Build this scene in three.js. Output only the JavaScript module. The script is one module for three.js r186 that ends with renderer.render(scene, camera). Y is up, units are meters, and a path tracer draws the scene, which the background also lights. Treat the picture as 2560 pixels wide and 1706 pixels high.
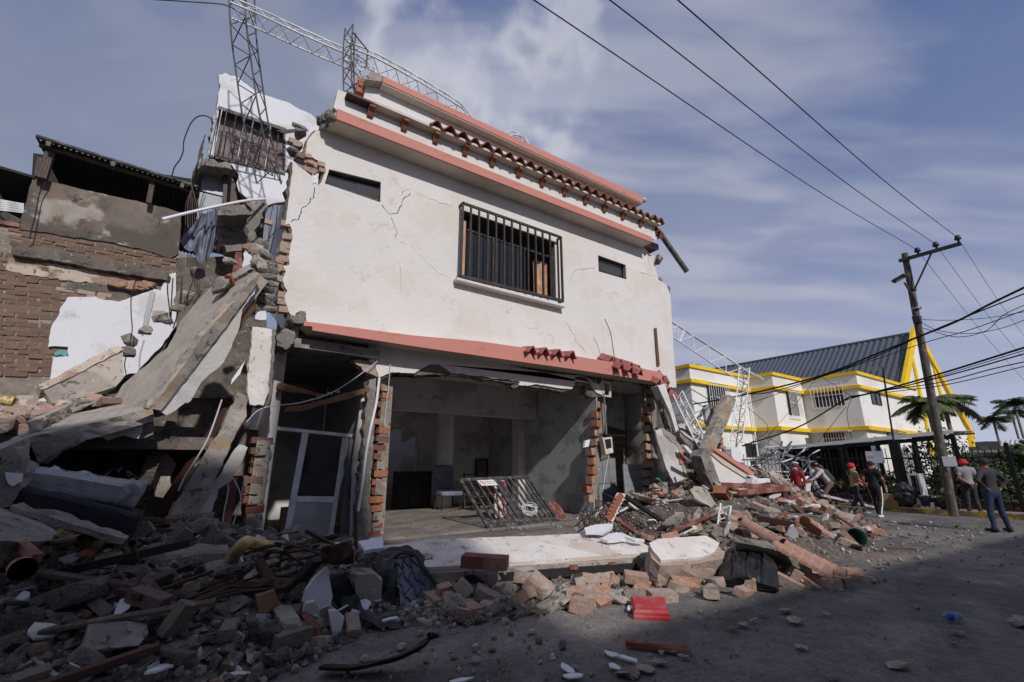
import * as THREE from 'three';
import { mergeGeometries, mergeVertices } from 'three/addons/utils/BufferGeometryUtils.js';
import { ConvexGeometry } from 'three/addons/geometries/ConvexGeometry.js';
import { RoundedBoxGeometry } from 'three/addons/geometries/RoundedBoxGeometry.js';
import { MarchingCubes } from 'three/addons/objects/MarchingCubes.js';

// ---------- camera, sky, sun, exposure ----------
// World axes follow the collapsed house: x runs along its street front, z points out to the street, y up.
const scene = new THREE.Scene();
const PITCH = 15.3 * Math.PI / 180, YAW = 34.8 * Math.PI / 180, EYE = 1.5, FL = 1138;
const camera = new THREE.PerspectiveCamera(2 * Math.atan(853 / FL) * 180 / Math.PI, 2560 / 1706, 0.05, 900);
camera.position.set(0, EYE, 0);
camera.rotation.set(PITCH, -YAW, 0, 'YXZ');
scene.add(camera);
const renderer = new THREE.WebGLRenderer({ antialias: true });
renderer.toneMapping = THREE.LinearToneMapping;
renderer.toneMappingExposure = 1.0;
renderer.shadowMap.enabled = true;
const SUN = new THREE.Vector3(-0.16, 0.71, 1).normalize();
const sun = new THREE.DirectionalLight(new THREE.Color(1.0, 0.965, 0.93), 3.15);
sun.target.position.set(6, 0, -8); sun.position.copy(SUN).multiplyScalar(80).add(sun.target.position);
sun.castShadow = true; sun.shadow.mapSize.set(2048, 2048); sun.shadow.radius = 2.4;
Object.assign(sun.shadow.camera, { left: -45, right: 55, top: 40, bottom: -40, near: 1, far: 220 });
scene.add(sun, sun.target);

const OPPX = -1.15, OPPH1 = 11.3, OPPT = 14.0, OPPX2 = 0.5, OPPH2 = 6.0, OPPZ = 4.6; // the houses behind the viewer whose shade reaches the picture

// seeded random numbers and noise
let _s = 7;
const seed = (n) => { _s = (n * 2654435761) >>> 0 || 1; };
const rnd = () => { _s = (_s + 0x6D2B79F5) | 0; let t = Math.imul(_s ^ (_s >>> 15), 1 | _s); t = (t + Math.imul(t ^ (t >>> 7), 61 | t)) ^ t; return ((t ^ (t >>> 14)) >>> 0) / 4294967296; };
const rr = (a, b) => a + (b - a) * rnd();
const pick = (a) => a[Math.floor(rnd() * a.length)];
const clamp = (v, a = 0, b = 1) => Math.max(a, Math.min(b, v));
const lerp = (a, b, t) => a + (b - a) * t;
const sst = (a, b, v) => { const t = clamp((v - a) / (b - a)); return t * t * (3 - 2 * t); };
const h3 = (x, y, z) => { let n = Math.imul(x | 0, 374761393) + Math.imul(y | 0, 668265263) + Math.imul(z | 0, 2147483647 ^ 0x5bd1e995); n = Math.imul(n ^ (n >>> 13), 1274126177); return ((n ^ (n >>> 16)) >>> 0) / 4294967296; };
const vn = (x, y, z) => { const X = Math.floor(x), Y = Math.floor(y), Z = Math.floor(z); let a = x - X, b = y - Y, c = z - Z; a *= a * (3 - 2 * a); b *= b * (3 - 2 * b); c *= c * (3 - 2 * c);
  const L = (p, q, t) => p + (q - p) * t; return L(L(L(h3(X, Y, Z), h3(X + 1, Y, Z), a), L(h3(X, Y + 1, Z), h3(X + 1, Y + 1, Z), a), b), L(L(h3(X, Y, Z + 1), h3(X + 1, Y, Z + 1), a), L(h3(X, Y + 1, Z + 1), h3(X + 1, Y + 1, Z + 1), a), b), c); };
const fbm = (x, y, z, o = 5) => { let s = 0, a = .5, n = 0; for (let i = 0; i < o; i++) { s += a * vn(x, y, z); n += a; a *= .5; x *= 2.03; y *= 2.03; z *= 2.03; } return s / n; };

// photo measurements: source pixel -> point of the place on a plane
const _c = Math.cos(PITCH), _n = Math.sin(PITCH), _cy = Math.cos(YAW), _sy = Math.sin(YAW);
const V = (x, y, z) => new THREE.Vector3(x, y, z);
const ray = (p) => { const X = p[0] - 1280, Y = 853 - p[1], dy = Y * _c + FL * _n, dz = Y * _n - FL * _c; return V(X * _cy - dz * _sy, dy, X * _sy + dz * _cy); };
const PZ = (p, z) => { const r = ray(p), t = z / r.z; return V(r.x * t, EYE + r.y * t, z); };
const PX = (p, x) => { const r = ray(p), t = x / r.x; return V(x, EYE + r.y * t, r.z * t); };
const PY = (p, y = 0) => { const r = ray(p), t = (y - EYE) / r.y; return V(r.x * t, y, r.z * t); };
const PP = (p, o, n) => { const r = ray(p), c = V(0, EYE, 0), t = n.dot(o.clone().sub(c)) / n.dot(r); return c.add(r.multiplyScalar(t)); };
const view = (x0, y0, s) => (x, y) => [x0 + x / s, y0 + y / s];
const qa = view(0, 0, 2.6133), qb = view(700, 100, 2.351), qc = view(0, 400, 2.941), qd = view(0, 850, 2.941), qe = view(600, 800, 2.613), qg = view(1200, 800, 2.613);
const y1 = view(1650, 800, 2.584), y2 = view(0, 1200, 2.614), y3 = view(700, 1250, 2.353), y4 = view(1500, 1200, 2.22), y5 = view(2050, 550, 3.484), y6 = view(1950, 1050, 3.857);
const w1 = view(1000, 250, 3.357), w2 = view(640, 200, 6.533), w3 = view(560, 0, 3.46), w4 = view(560, 400, 3.92), w5 = view(940, 840, 2.8), w6 = view(1560, 780, 2.85), w7 = view(0, 820, 3.267);
const many = (f, a) => { const o = []; for (let i = 0; i < a.length; i += 2) o.push(f(a[i], a[i + 1])); return o; };

// the sky: blue with thin streaks over the street, a broken cumulus bank above the house and grey cloud to its left
{
  const W = 1536, Hh = 768, data = new Float32Array(W * Hh * 4);
  const dirOf = (p) => ray(p).normalize();
  // the cloud bank's ragged edge runs up the sky above the house
  const d1 = dirOf([1235, 30]), d2 = dirOf([1330, 360]), edge = d1.clone().cross(d2).normalize(); if (edge.dot(dirOf([600, 200])) < 0) edge.negate();
  const puffs = [[[1400, 365], .07], [[1310, 120], .05], [[1345, 330], .06]].map(([p, r]) => [dirOf(p), r]);
  for (let j = 0; j < Hh; j++) for (let i = 0; i < W; i++) {
    const el = ((j + .5) / Hh - .5) * Math.PI, az = ((i + .5) / W - .5) * 2 * Math.PI;
    const dx = Math.cos(el) * Math.cos(az), dy = Math.sin(el), dz = Math.cos(el) * Math.sin(az);
    let r, g, b; const e = Math.max(dy, 0);
    const t = Math.pow(1 - e, 2.6);
    r = lerp(.08, .52, t); g = lerp(.135, .56, t); b = lerp(.31, .72, t);
    if (dy > -.02) {
      const k = 1 / (e + .22), X = dx * k, Z = dz * k, a1 = X * .8 + Z * .6, a2 = -X * .6 + Z * .8;
      const wx = fbm(X * 1.3 + 4, Z * 1.3, 2.2, 4) * 1.5, wz = fbm(X * 1.3 + 14, Z * 1.3, 7.2, 4) * 1.5;
      // thin drawn-out streaks and a soft veil
      const veil = sst(.30, .72, fbm(a1 * .9 + wx, a2 * 2.0 + wz, 3.1, 6)), st = sst(.42, .68, fbm(a1 * 1.5 + wx * .7, a2 * 7.5 + wz * .7, 7.7, 8)), ripple = sst(.45, .8, fbm(a1 * 5 + wx * 2, a2 * 11 + wz * 2, 1.7, 5));
      const cl = clamp(veil * .30 + st * .58 + ripple * .2 * veil), lum = .44 + .14 * fbm(X * 2.6, Z * 2.6, 9, 5);
      r = lerp(r, lum * .95, cl * .8); g = lerp(g, lum * .975, cl * .8); b = lerp(b, lum * 1.14, cl * .8);
      // broken cloud bank
      const sd = dx * edge.x + dy * edge.y + dz * edge.z, n1 = fbm(dx * 4.5 + 3, dy * 5.5, dz * 4.5, 7), n2 = fbm(dx * 13 + wx, dy * 15, dz * 13 + wz, 6);
      let m = sd * 2.2 + (n1 - .5) * 1.5 + (n2 - .5) * .65; for (const [d, rad] of puffs) { const ang = Math.acos(clamp(dx * d.x + dy * d.y + dz * d.z, -1, 1)); m = Math.max(m, .30 * (1 - ang / rad) + (n1 - .5) * .5 + (n2 - .5) * .7); }
      const bank = sst(-.06, .30, m), thick = sst(.08, .62, m + (n2 - .5) * .3), up = fbm(dx * 3 + 7, dy * 6, dz * 3 + 1, 5);
      const cr = lerp(.62, lerp(.16, .34, up), thick), cg = lerp(.63, lerp(.20, .37, up), thick), cb = lerp(.70, lerp(.32, .46, up), thick);
      const hole = sst(.50, .66, fbm(dx * 6 + 11, dy * 8 + 2, dz * 6, 6)) * .6, kk = bank * (1 - hole * thick) * .9;
      r = lerp(r, cr, kk); g = lerp(g, cg, kk); b = lerp(b, cb, kk);
      // low grey cloud near the horizon
      const lo = sst(.44, .7, fbm(dx * 5 + 2, dy * 22, dz * 5, 6)) * (1 - sst(.03, .24, dy)) * .5;
      r = lerp(r, .26, lo); g = lerp(g, .29, lo); b = lerp(b, .38, lo);
    } else { r = .10; g = .095; b = .09; }
    const o = (j * W + i) * 4; data[o] = r; data[o + 1] = g; data[o + 2] = b; data[o + 3] = 1;
  }
  const sky = new THREE.DataTexture(data, W, Hh, THREE.RGBAFormat, THREE.FloatType);
  sky.mapping = THREE.EquirectangularReflectionMapping; sky.magFilter = sky.minFilter = THREE.LinearFilter; sky.needsUpdate = true;
  scene.background = sky; scene.environment = sky;
}

// ---------- helpers: things, parts, geometry ----------
const taken = new Map();
const numbered = (n) => { const k = taken.get(n) || 0; taken.set(n, k + 1); return k ? n + '_' + String(k).padStart(3, '0') : n; };
const shade = (m) => { m.castShadow = m.receiveShadow = true; return m; };
function thing(name, label, category, group) { const g = new THREE.Group(); g.name = numbered(name); g.userData = { label, category, kind: 'thing' }; if (group) g.userData.group = group; scene.add(g); return g; }
function part(parent, name, geo, mat, label) { const m = shade(new THREE.Mesh(geo, mat)); m.name = name; if (label) m.userData.label = label; parent.add(m); return m; }
// move a thing built in place so that its own origin lies at its base
function settle(g) { g.updateMatrixWorld(true); const b = new THREE.Box3().setFromObject(g); if (b.isEmpty()) return g; const c = V((b.min.x + b.max.x) / 2, b.min.y, (b.min.z + b.max.z) / 2); for (const k of g.children) k.position.sub(c); g.position.add(c); return g; }
function solo(name, geo, mat, label, category, group) { geo.computeBoundingBox(); const b = geo.boundingBox, c = V((b.min.x + b.max.x) / 2, b.min.y, (b.min.z + b.max.z) / 2); geo.translate(-c.x, -c.y, -c.z); const m = shade(new THREE.Mesh(geo, mat)); m.position.copy(c); m.name = numbered(name); m.userData = { label, category, kind: 'thing' }; if (group) m.userData.group = group; scene.add(m); return m; }
function struct(name, geo, mat) { const m = shade(new THREE.Mesh(geo, mat)); m.name = numbered(name); m.userData = { kind: 'structure' }; scene.add(m); return m; }

function boxUV(g) {
  if (g.index) g = g.toNonIndexed(); const p = g.attributes.position, n = p.count, uv = new Float32Array(n * 2), a = V(), b = V(), c = V();
  for (let i = 0; i < n; i += 3) {
    a.fromBufferAttribute(p, i); b.fromBufferAttribute(p, i + 1); c.fromBufferAttribute(p, i + 2);
    const nx = Math.abs((b.y - a.y) * (c.z - a.z) - (b.z - a.z) * (c.y - a.y)), ny = Math.abs((b.z - a.z) * (c.x - a.x) - (b.x - a.x) * (c.z - a.z)), nz = Math.abs((b.x - a.x) * (c.y - a.y) - (b.y - a.y) * (c.x - a.x));
    for (let k = 0; k < 3; k++) { const q = k === 0 ? a : k === 1 ? b : c; const [u, v] = nx > ny && nx > nz ? [q.z, q.y] : ny > nz ? [q.x, q.z] : [q.x, q.y]; uv[(i + k) * 2] = u; uv[(i + k) * 2 + 1] = v; }
  }
  g.setAttribute('uv', new THREE.BufferAttribute(uv, 2)); return g;
}
const norm = (g) => { if (g.index) g = g.toNonIndexed(); for (const k of Object.keys(g.attributes)) if (!['position', 'normal', 'uv'].includes(k)) g.deleteAttribute(k); if (!g.attributes.uv) g = boxUV(g); return g; };
const merge = (a) => mergeGeometries(a.map(norm));
const box = (x0, x1, yy0, yy1, z0, z1) => { const g = new THREE.BoxGeometry(x1 - x0, yy1 - yy0, z1 - z0); g.translate((x0 + x1) / 2, (yy0 + yy1) / 2, (z0 + z1) / 2); return boxUV(g); };
const rbox = (w, h, d, r = .01, s = 2) => boxUV(new RoundedBoxGeometry(w, h, d, s, r));
const basis = (a, b, up = V(0, 1, 0)) => { const z = b.clone().sub(a).normalize(); if (Math.abs(z.dot(up)) > .98) up = V(1, 0, 0); const x = up.clone().cross(z).normalize(), y = z.clone().cross(x); return new THREE.Matrix4().makeBasis(x, y, z).setPosition(a.clone().add(b).multiplyScalar(.5)); };
const bar = (a, b, w, h = w, up) => { const g = boxUV(new THREE.BoxGeometry(w, h, a.distanceTo(b))); return g.applyMatrix4(basis(a, b, up)); };
const rod = (a, b, r, seg = 7, r2 = r) => { const g = new THREE.CylinderGeometry(r2, r, a.distanceTo(b), seg, 1).rotateX(Math.PI / 2); return boxUV(g.applyMatrix4(basis(a, b))); };
const tube = (pts, r, n = pts.length * 5, seg = 6) => new THREE.TubeGeometry(new THREE.CatmullRomCurve3(pts), n, r, seg, false);
// a cut outline in the place, with thickness behind it (as seen from the street), optionally with a broken edge
function jag(q, amp, step, z) { const o = []; for (let i = 0; i < q.length; i++) { const a = q[i], b = q[(i + 1) % q.length], L = Math.hypot(b.x - a.x, b.y - a.y), n = Math.max(1, Math.round(L / step)); for (let k = 0; k < n; k++) { const t = k / n, e = k ? amp : amp * .3; o.push(new THREE.Vector2(lerp(a.x, b.x, t) + (vn(a.x * 37 + k * 1.7, a.y * 31 + i, z) - .5) * 2 * e, lerp(a.y, b.y, t) + (vn(a.y * 41 + k * 1.9, a.x * 29 + i, z + 5) - .5) * 2 * e)); } } return o; }
function plate(pts, thick, o = {}) {
  const n = V(); for (let i = 0; i < pts.length; i++) { const a = pts[i], b = pts[(i + 1) % pts.length]; n.x += (a.y - b.y) * (a.z + b.z); n.y += (a.z - b.z) * (a.x + b.x); n.z += (a.x - b.x) * (a.y + b.y); } n.normalize();
  const cen = pts.reduce((s, p) => s.add(p), V()).multiplyScalar(1 / pts.length), eye = V(0, EYE, 0).sub(cen); if (n.dot(eye) < 0) n.negate();
  let ux = Math.abs(n.y) > .9 ? V(1, 0, 0) : V(0, 1, 0).cross(n).normalize(); ux.sub(n.clone().multiplyScalar(ux.dot(n))).normalize(); const uy = n.clone().cross(ux);
  const to2 = (p) => { const d = p.clone().sub(cen); return new THREE.Vector2(d.dot(ux), d.dot(uy)); };
  let q = pts.map(to2); if (THREE.ShapeUtils.isClockWise(q)) q.reverse();
  if (o.jag) q = jag(q, o.jag, o.step || .09, o.seed || 1);
  const sh = new THREE.Shape(q);
  for (const hpts of o.holes || []) { let hq = hpts.map(to2); if (!THREE.ShapeUtils.isClockWise(hq)) hq.reverse(); if (o.holeJag) hq = jag(hq, o.holeJag, .08, 3); sh.holes.push(new THREE.Path(hq)); }
  const g = new THREE.ExtrudeGeometry(sh, { depth: thick, steps: o.rough ? 3 : 1, bevelEnabled: !!o.bevel, bevelSize: o.bevel || 0, bevelThickness: o.bevel || 0, bevelOffset: -(o.bevel || 0), bevelSegments: 1, curveSegments: 6 });
  if (o.rough) { const p = g.attributes.position; for (let i = 0; i < p.count; i++) { const z = p.getZ(i); if (z < thick - 1e-4) { const x = p.getX(i), y = p.getY(i), f = o.rough * 2; p.setXYZ(i, x + (vn(x * 23, y * 23, z * 40) - .5) * f, y + (vn(x * 23 + 9, y * 23, z * 40) - .5) * f, z + (z > 1e-4 ? (vn(x * 19, y * 19 + 5, z * 40) - .5) * thick * .35 : 0)); } } g.computeVertexNormals(); }
  return g.applyMatrix4(new THREE.Matrix4().makeBasis(ux, uy, n).setPosition(cen.clone().sub(n.clone().multiplyScalar(thick))));
}
const PZs = (q, z) => q.map((p) => PZ(p, z));
const plane3 = (a, b, c) => { const n = b.clone().sub(a).cross(c.clone().sub(a)).normalize(); return { o: a, n }; };
const PPs = (q, pl) => q.map((p) => PP(p, pl.o, pl.n));
const mid = (a, b, t = .5) => a.clone().lerp(b, t);

// broken pieces: a few shared shapes of each kind, unit-sized along their longest side
function hull(pts) { const g = boxUV(new ConvexGeometry(pts)); g.computeVertexNormals(); return g; }
function brickShape(k, broken) { seed(900 + k); const P = [], c = .05; const L = broken ? rr(.28, .40) : .5; for (const x of [-.5, L]) for (const y of [-.17, .17]) for (const z of [-.25, .25]) { const j = rnd() < .3 ? rr(.05, .14) : c * rr(.3, .9); P.push(V(x - Math.sign(x) * j, y, z), V(x, y - Math.sign(y) * j * .7, z), V(x, y, z - Math.sign(z) * j)); } if (broken) for (let i = 0; i < 6; i++) P.push(V(L + rr(.02, .15), rr(-.13, .13), rr(-.2, .2))); return hull(P); }
function rockShape(k, fy = .55, fz = .75) { seed(300 + k); const P = []; for (let i = 0; i < 17; i++) { const th = rr(0, 6.283), u = rr(-1, 1), s = Math.sqrt(1 - u * u), m = Math.max(Math.abs(s * Math.cos(th)), Math.abs(u), Math.abs(s * Math.sin(th))), e = lerp(1, 1 / m, .62) * rr(.8, 1.03) * .5; P.push(V(s * Math.cos(th) * e, u * e * fy, s * Math.sin(th) * e * fz)); } return hull(P); }
function shardShape(k) { seed(500 + k); const n = 5 + (k % 3), q = []; for (let i = 0; i < n; i++) { const a = (i + rr(-.3, .3)) / n * 6.283, r = rr(.3, .55); q.push(new THREE.Vector2(Math.cos(a) * r, Math.sin(a) * r * .7)); } const g = new THREE.ExtrudeGeometry(new THREE.Shape(jag(q, .03, .15, k)), { depth: .07, bevelEnabled: false }); g.rotateX(-Math.PI / 2); return boxUV(g); }
const BRICKS = [0, 1, 2, 3, 4].map((k) => brickShape(k, false)).concat([5, 6, 7, 8].map((k) => brickShape(k, true)));
const ROCKS = [...Array(9).keys()].map((k) => rockShape(k, .45 + .1 * (k % 4), .6 + .1 * (k % 3)));
const SLABS = [...Array(5).keys()].map((k) => rockShape(40 + k, .2, .8));
const SHARDS = [...Array(7).keys()].map(shardShape);
// ---------- materials ----------
const N = 512;
function field(freq, oct, sd, gain = .5) {
  const out = new Float32Array(N * N); let amp = 1, tot = 0;
  for (let o = 0; o < oct; o++) { const f = freq << o; const lat = new Float32Array(f * f); for (let i = 0; i < f * f; i++) lat[i] = h3(i, sd * 17 + o, 91);
    for (let y = 0; y < N; y++) { const fy = y / N * f, Y = Math.floor(fy), Y1 = (Y + 1) % f; let b = fy - Y; b *= b * (3 - 2 * b);
      for (let x = 0; x < N; x++) { const fx = x / N * f, X = Math.floor(fx), X1 = (X + 1) % f; let a = fx - X; a *= a * (3 - 2 * a);
        const p = lat[Y * f + X], q = lat[Y * f + X1], r = lat[Y1 * f + X], s = lat[Y1 * f + X1]; out[y * N + x] += amp * (p + (q - p) * a + (r + (s - r) * a - p - (q - p) * a) * b); } }
    tot += amp; amp *= gain; }
  for (let i = 0; i < N * N; i++) out[i] /= tot; return out;
}
const FA = field(4, 6, 1), FB = field(4, 7, 2, .6), FC = field(16, 5, 3), FD = field(64, 3, 4, .7), FE = field(2, 5, 5), FG = field(256, 1, 6);
const at = (F, i, dx = 0, dy = 0) => F[(((i >> 9) + dy) & 511) * N + (((i & 511) + dx) & 511)];
function ctex(fn, size) { const d = new Uint8Array(N * N * 4); for (let i = 0; i < N * N; i++) { const c = fn(i); d[i * 4] = clamp(c[0], 0, 255); d[i * 4 + 1] = clamp(c[1], 0, 255); d[i * 4 + 2] = clamp(c[2], 0, 255); d[i * 4 + 3] = 255; } const t = new THREE.DataTexture(d, N, N); t.colorSpace = THREE.SRGBColorSpace; return fit(t, size); }
function btex(fn, size) { const d = new Uint8Array(N * N * 4); for (let i = 0; i < N * N; i++) { const c = clamp(fn(i)) * 255; d[i * 4] = d[i * 4 + 1] = d[i * 4 + 2] = c; d[i * 4 + 3] = 255; } return fit(new THREE.DataTexture(d, N, N), size); }
const fit = (t, size) => { t.wrapS = t.wrapT = THREE.RepeatWrapping; t.magFilter = THREE.LinearFilter; t.minFilter = THREE.LinearMipmapLinearFilter; t.generateMipmaps = true; t.repeat.set(1 / size, 1 / size); t.needsUpdate = true; return t; };
const mix3 = (a, b, t) => [lerp(a[0], b[0], t), lerp(a[1], b[1], t), lerp(a[2], b[2], t)];
const tone = (c, k) => [c[0] * k, c[1] * k, c[2] * k];
const std = (o) => new THREE.MeshStandardMaterial({ roughness: .9, metalness: 0, ...o });
const B = { stipple: btex((i) => .5 * at(FC, i) + .5 * at(FD, i, 40, 9), 1.6), rough: btex((i) => .55 * FB[i] + .3 * FC[i] + .15 * FD[i], .8), rough2: btex((i) => .4 * FB[i] + .4 * FC[i] + .2 * FG[i], 1.9), fine: btex((i) => .6 * FD[i] + .4 * FG[i], .5), soft: btex((i) => FA[i], 1.5), asphalt: btex((i) => .3 * FC[i] + .4 * FD[i] + .3 * FG[i], 1.5) };
const speck = (i, thr, dx = 77, dy = 31) => sst(thr, thr + .06, at(FC, i, dx, dy) * .6 + at(FD, i, dx, dy) * .4);
const M = {};
M.cream = std({ map: ctex((i) => { let c = tone([212, 207, 203], .965 + .05 * FE[i] + .03 * at(FC, i)); c = mix3(c, [190, 180, 170], .5 * speck(i, .66)); c = mix3(c, [205, 193, 180], .5 * sst(.55, .7, at(FB, i, 100, 20))); return c; }, 4.2), bumpMap: B.stipple, bumpScale: .010 });
M.creamIn = std({ map: ctex((i) => { let c = tone([204, 200, 197], .95 + .08 * FE[i]); c = mix3(c, [150, 144, 140], .6 * sst(.56, .72, at(FB, i, 200, 60))); return mix3(c, [120, 112, 106], .6 * speck(i, .68)); }, 3.6), bumpMap: B.soft, bumpScale: .006 });
M.white = std({ map: ctex((i) => { let c = tone([218, 218, 223], .965 + .04 * FE[i]); c = mix3(c, [186, 182, 180], .55 * sst(.58, .74, FB[i])); return mix3(c, [150, 146, 142], .5 * speck(i, .7)); }, 2.6), bumpMap: B.soft, bumpScale: .005 });
M.whiteBldg = std({ map: ctex((i) => mix3(tone([228, 226, 222], .96 + .05 * FE[i]), [196, 190, 184], .4 * sst(.52, .7, FB[i])), 5), bumpMap: B.soft, bumpScale: .004 });
M.pink = std({ map: ctex((i) => { let c = tone([197, 131, 118], .95 + .08 * FE[i]); c = mix3(c, [184, 122, 110], .5 * at(FC, i)); return mix3(c, [160, 96, 84], .5 * speck(i, .67)); }, 2.3), roughness: .75, bumpMap: B.fine, bumpScale: .002 });
M.paleSoffit = std({ map: ctex((i) => mix3(tone([205, 194, 180], .95 + .08 * FE[i]), [176, 164, 150], .5 * sst(.5, .7, FB[i])), 2.7), bumpMap: B.fine, bumpScale: .003 });
const conc = (base, dust, k) => (i) => { let c = tone(base, .78 + .42 * FB[i]); c = mix3(c, dust, sst(.42, .66, at(FA, i, 60 * k, 30)) * .75); c = mix3(c, tone(base, .45), .8 * speck(i, .64, 13 * k, 71)); return mix3(c, [205, 198, 190], .55 * speck(i, .66, 210, 19 * k)); };
M.concrete = std({ map: ctex(conc([118, 112, 107], [150, 141, 132], 1), 1.3), bumpMap: B.rough, bumpScale: .035 });
M.concretePale = std({ map: ctex(conc([150, 141, 132], [178, 167, 156], 2), 1.7), bumpMap: B.rough, bumpScale: .022 });
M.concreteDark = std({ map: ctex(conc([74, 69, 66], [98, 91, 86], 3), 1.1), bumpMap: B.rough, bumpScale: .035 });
M.beam = std({ map: ctex((i) => { let c = tone([140, 132, 124], .85 + .3 * FB[i]); c = mix3(c, [164, 130, 92], .6 * sst(.52, .68, at(FA, i, 33, 5))); c = mix3(c, [70, 66, 62], .85 * speck(i, .62, 5, 200)); return mix3(c, [188, 180, 172], .5 * sst(.55, .7, at(FB, i, 9, 300))); }, 1.2), bumpMap: B.rough, bumpScale: .025 });
M.slabTop = std({ map: ctex((i) => { const y = i >> 9, x = i & 511; const st = .5 + .5 * Math.sin(x / 512 * Math.PI * 2 * 9 + at(FA, i) * 2.4); let c = tone([160, 151, 142], .84 + .24 * FB[i] + .05 * st); c = mix3(c, [172, 160, 148], .6 * sst(.45, .65, at(FE, i, 44, y & 3))); return mix3(c, [88, 80, 74], .7 * speck(i, .66, 12, 99)); }, 1.5), bumpMap: B.rough2, bumpScale: .03 });
const brick = (a, b, dust, k, dk) => (i) => { let c = mix3(a, b, at(FA, i, 90 * k, 10)); c = tone(c, .8 + .4 * at(FB, i, 20, 50 * k)); c = mix3(c, dust, dk * (.46 + .42 * sst(.3, .72, at(FB, i, 140 * k, 77)))); return mix3(c, tone(a, .4), .6 * speck(i, .66, 31 * k, 9)); };
const brickB = { bumpMap: B.rough, bumpScale: .02 };
M.brick = [std({ map: ctex(brick([158, 92, 66], [140, 84, 66], [176, 156, 140], 1, .8), .55), ...brickB }), std({ map: ctex(brick([146, 96, 76], [164, 108, 82], [172, 156, 144], 2, .95), .6), ...brickB }), std({ map: ctex(brick([132, 100, 86], [150, 116, 98], [170, 158, 148], 3, 1), .6), ...brickB }), std({ map: ctex(brick([166, 86, 54], [150, 78, 52], [160, 138, 122], 4, .5), .5), ...brickB })];
M.brickOld = [std({ map: ctex(brick([116, 88, 73], [100, 79, 67], [118, 104, 92], 5, .5), .6), ...brickB }), std({ map: ctex(brick([126, 94, 76], [106, 82, 69], [130, 114, 100], 6, .6), .6), ...brickB }), std({ map: ctex(brick([104, 82, 69], [118, 90, 74], [112, 100, 90], 7, .6), .6), ...brickB })];
M.brickRed = [std({ map: ctex(brick([134, 58, 42], [112, 52, 40], [120, 104, 94], 8, .55), .45), ...brickB }), std({ map: ctex(brick([120, 66, 50], [98, 54, 44], [112, 100, 92], 9, .7), .5), ...brickB })];
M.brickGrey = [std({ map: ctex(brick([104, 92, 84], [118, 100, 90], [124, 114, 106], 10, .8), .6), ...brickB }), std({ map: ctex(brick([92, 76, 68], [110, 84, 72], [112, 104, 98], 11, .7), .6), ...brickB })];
M.mortar = std({ map: ctex(conc([92, 84, 77], [112, 102, 94], 4), 1), bumpMap: B.rough, bumpScale: .03 });
M.mortarPale = std({ map: ctex(conc([126, 116, 106], [142, 132, 122], 8), 1), bumpMap: B.rough, bumpScale: .02 });
M.oldPlaster = std({ map: ctex((i) => { let c = tone([112, 102, 94], .72 + .5 * FB[i]); c = mix3(c, [78, 70, 64], .7 * sst(.46, .64, at(FA, i, 10, 200))); c = mix3(c, [172, 166, 160], .75 * sst(.60, .70, at(FB, i, 300, 120))); c = mix3(c, [132, 110, 92], .35 * sst(.6, .7, at(FA, i, 400, 30))); return mix3(c, [54, 48, 44], .7 * speck(i, .66, 8, 300)); }, 2.9), bumpMap: B.rough2, bumpScale: .015 });
M.limewash = std({ map: ctex((i) => { let c = tone([188, 172, 158], .85 + .25 * FB[i]); c = mix3(c, [132, 108, 92], .8 * sst(.52, .66, at(FB, i, 130, 220))); return mix3(c, [90, 78, 70], .6 * speck(i, .62, 66, 20)); }, 1.8), bumpMap: B.rough2, bumpScale: .012 });
M.tile = [0, 1].map((k) => std({ map: ctex(brick(k ? [146, 78, 54] : [128, 66, 46], [112, 60, 44], [150, 118, 98], 12 + k, .4), .7), bumpMap: B.fine, bumpScale: .004, roughness: .85 }));
M.pinkTile = std({ map: ctex((i) => mix3(tone([150, 84, 78], .9 + .2 * FA[i]), [172, 132, 122], .6 * sst(.5, .68, FB[i])), .9), roughness: .65 });
M.clay = std({ map: ctex(brick([164, 96, 76], [150, 84, 66], [178, 152, 138], 15, .95), .8), bumpMap: B.fine, bumpScale: .004 });
M.iron = std({ map: ctex((i) => mix3(tone([56, 51, 49], .85 + .3 * FB[i]), [92, 82, 76], .5 * sst(.56, .7, at(FB, i, 70, 70))), .8), roughness: .55, metalness: .35 });
M.ironDust = std({ map: ctex((i) => mix3(tone([52, 52, 54], .85 + .3 * FB[i]), [132, 124, 116], .75 * sst(.5, .7, at(FB, i, 70, 10) * .7 + at(FD, i) * .3)), .7), roughness: .7, metalness: .2 });
M.black = std({ color: 0x1b1a1b, roughness: .6 });
M.blackTube = std({ color: 0x141414, roughness: .55 });
M.rebar = std({ map: ctex((i) => mix3([52, 44, 40], [92, 66, 52], FB[i]), .3), roughness: .8, metalness: .3 });
M.trussWhite = std({ map: ctex((i) => mix3([222, 224, 226], [168, 164, 160], .7 * sst(.55, .7, FB[i])), .6), roughness: .5 });
M.trussDark = std({ map: ctex((i) => mix3([66, 64, 62], [112, 104, 96], .7 * sst(.5, .7, FB[i])), .4), roughness: .6, metalness: .3 });
M.galv = std({ map: ctex((i) => mix3([150, 154, 158], [104, 104, 106], .8 * sst(.42, .66, FB[i])), .9), roughness: .45, metalness: .55 });
M.rust = std({ map: ctex((i) => mix3(tone([112, 62, 52], .8 + .4 * FB[i]), [156, 124, 110], .7 * sst(.52, .68, at(FB, i, 50, 90))), .8), roughness: .8, metalness: .1 });
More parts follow.
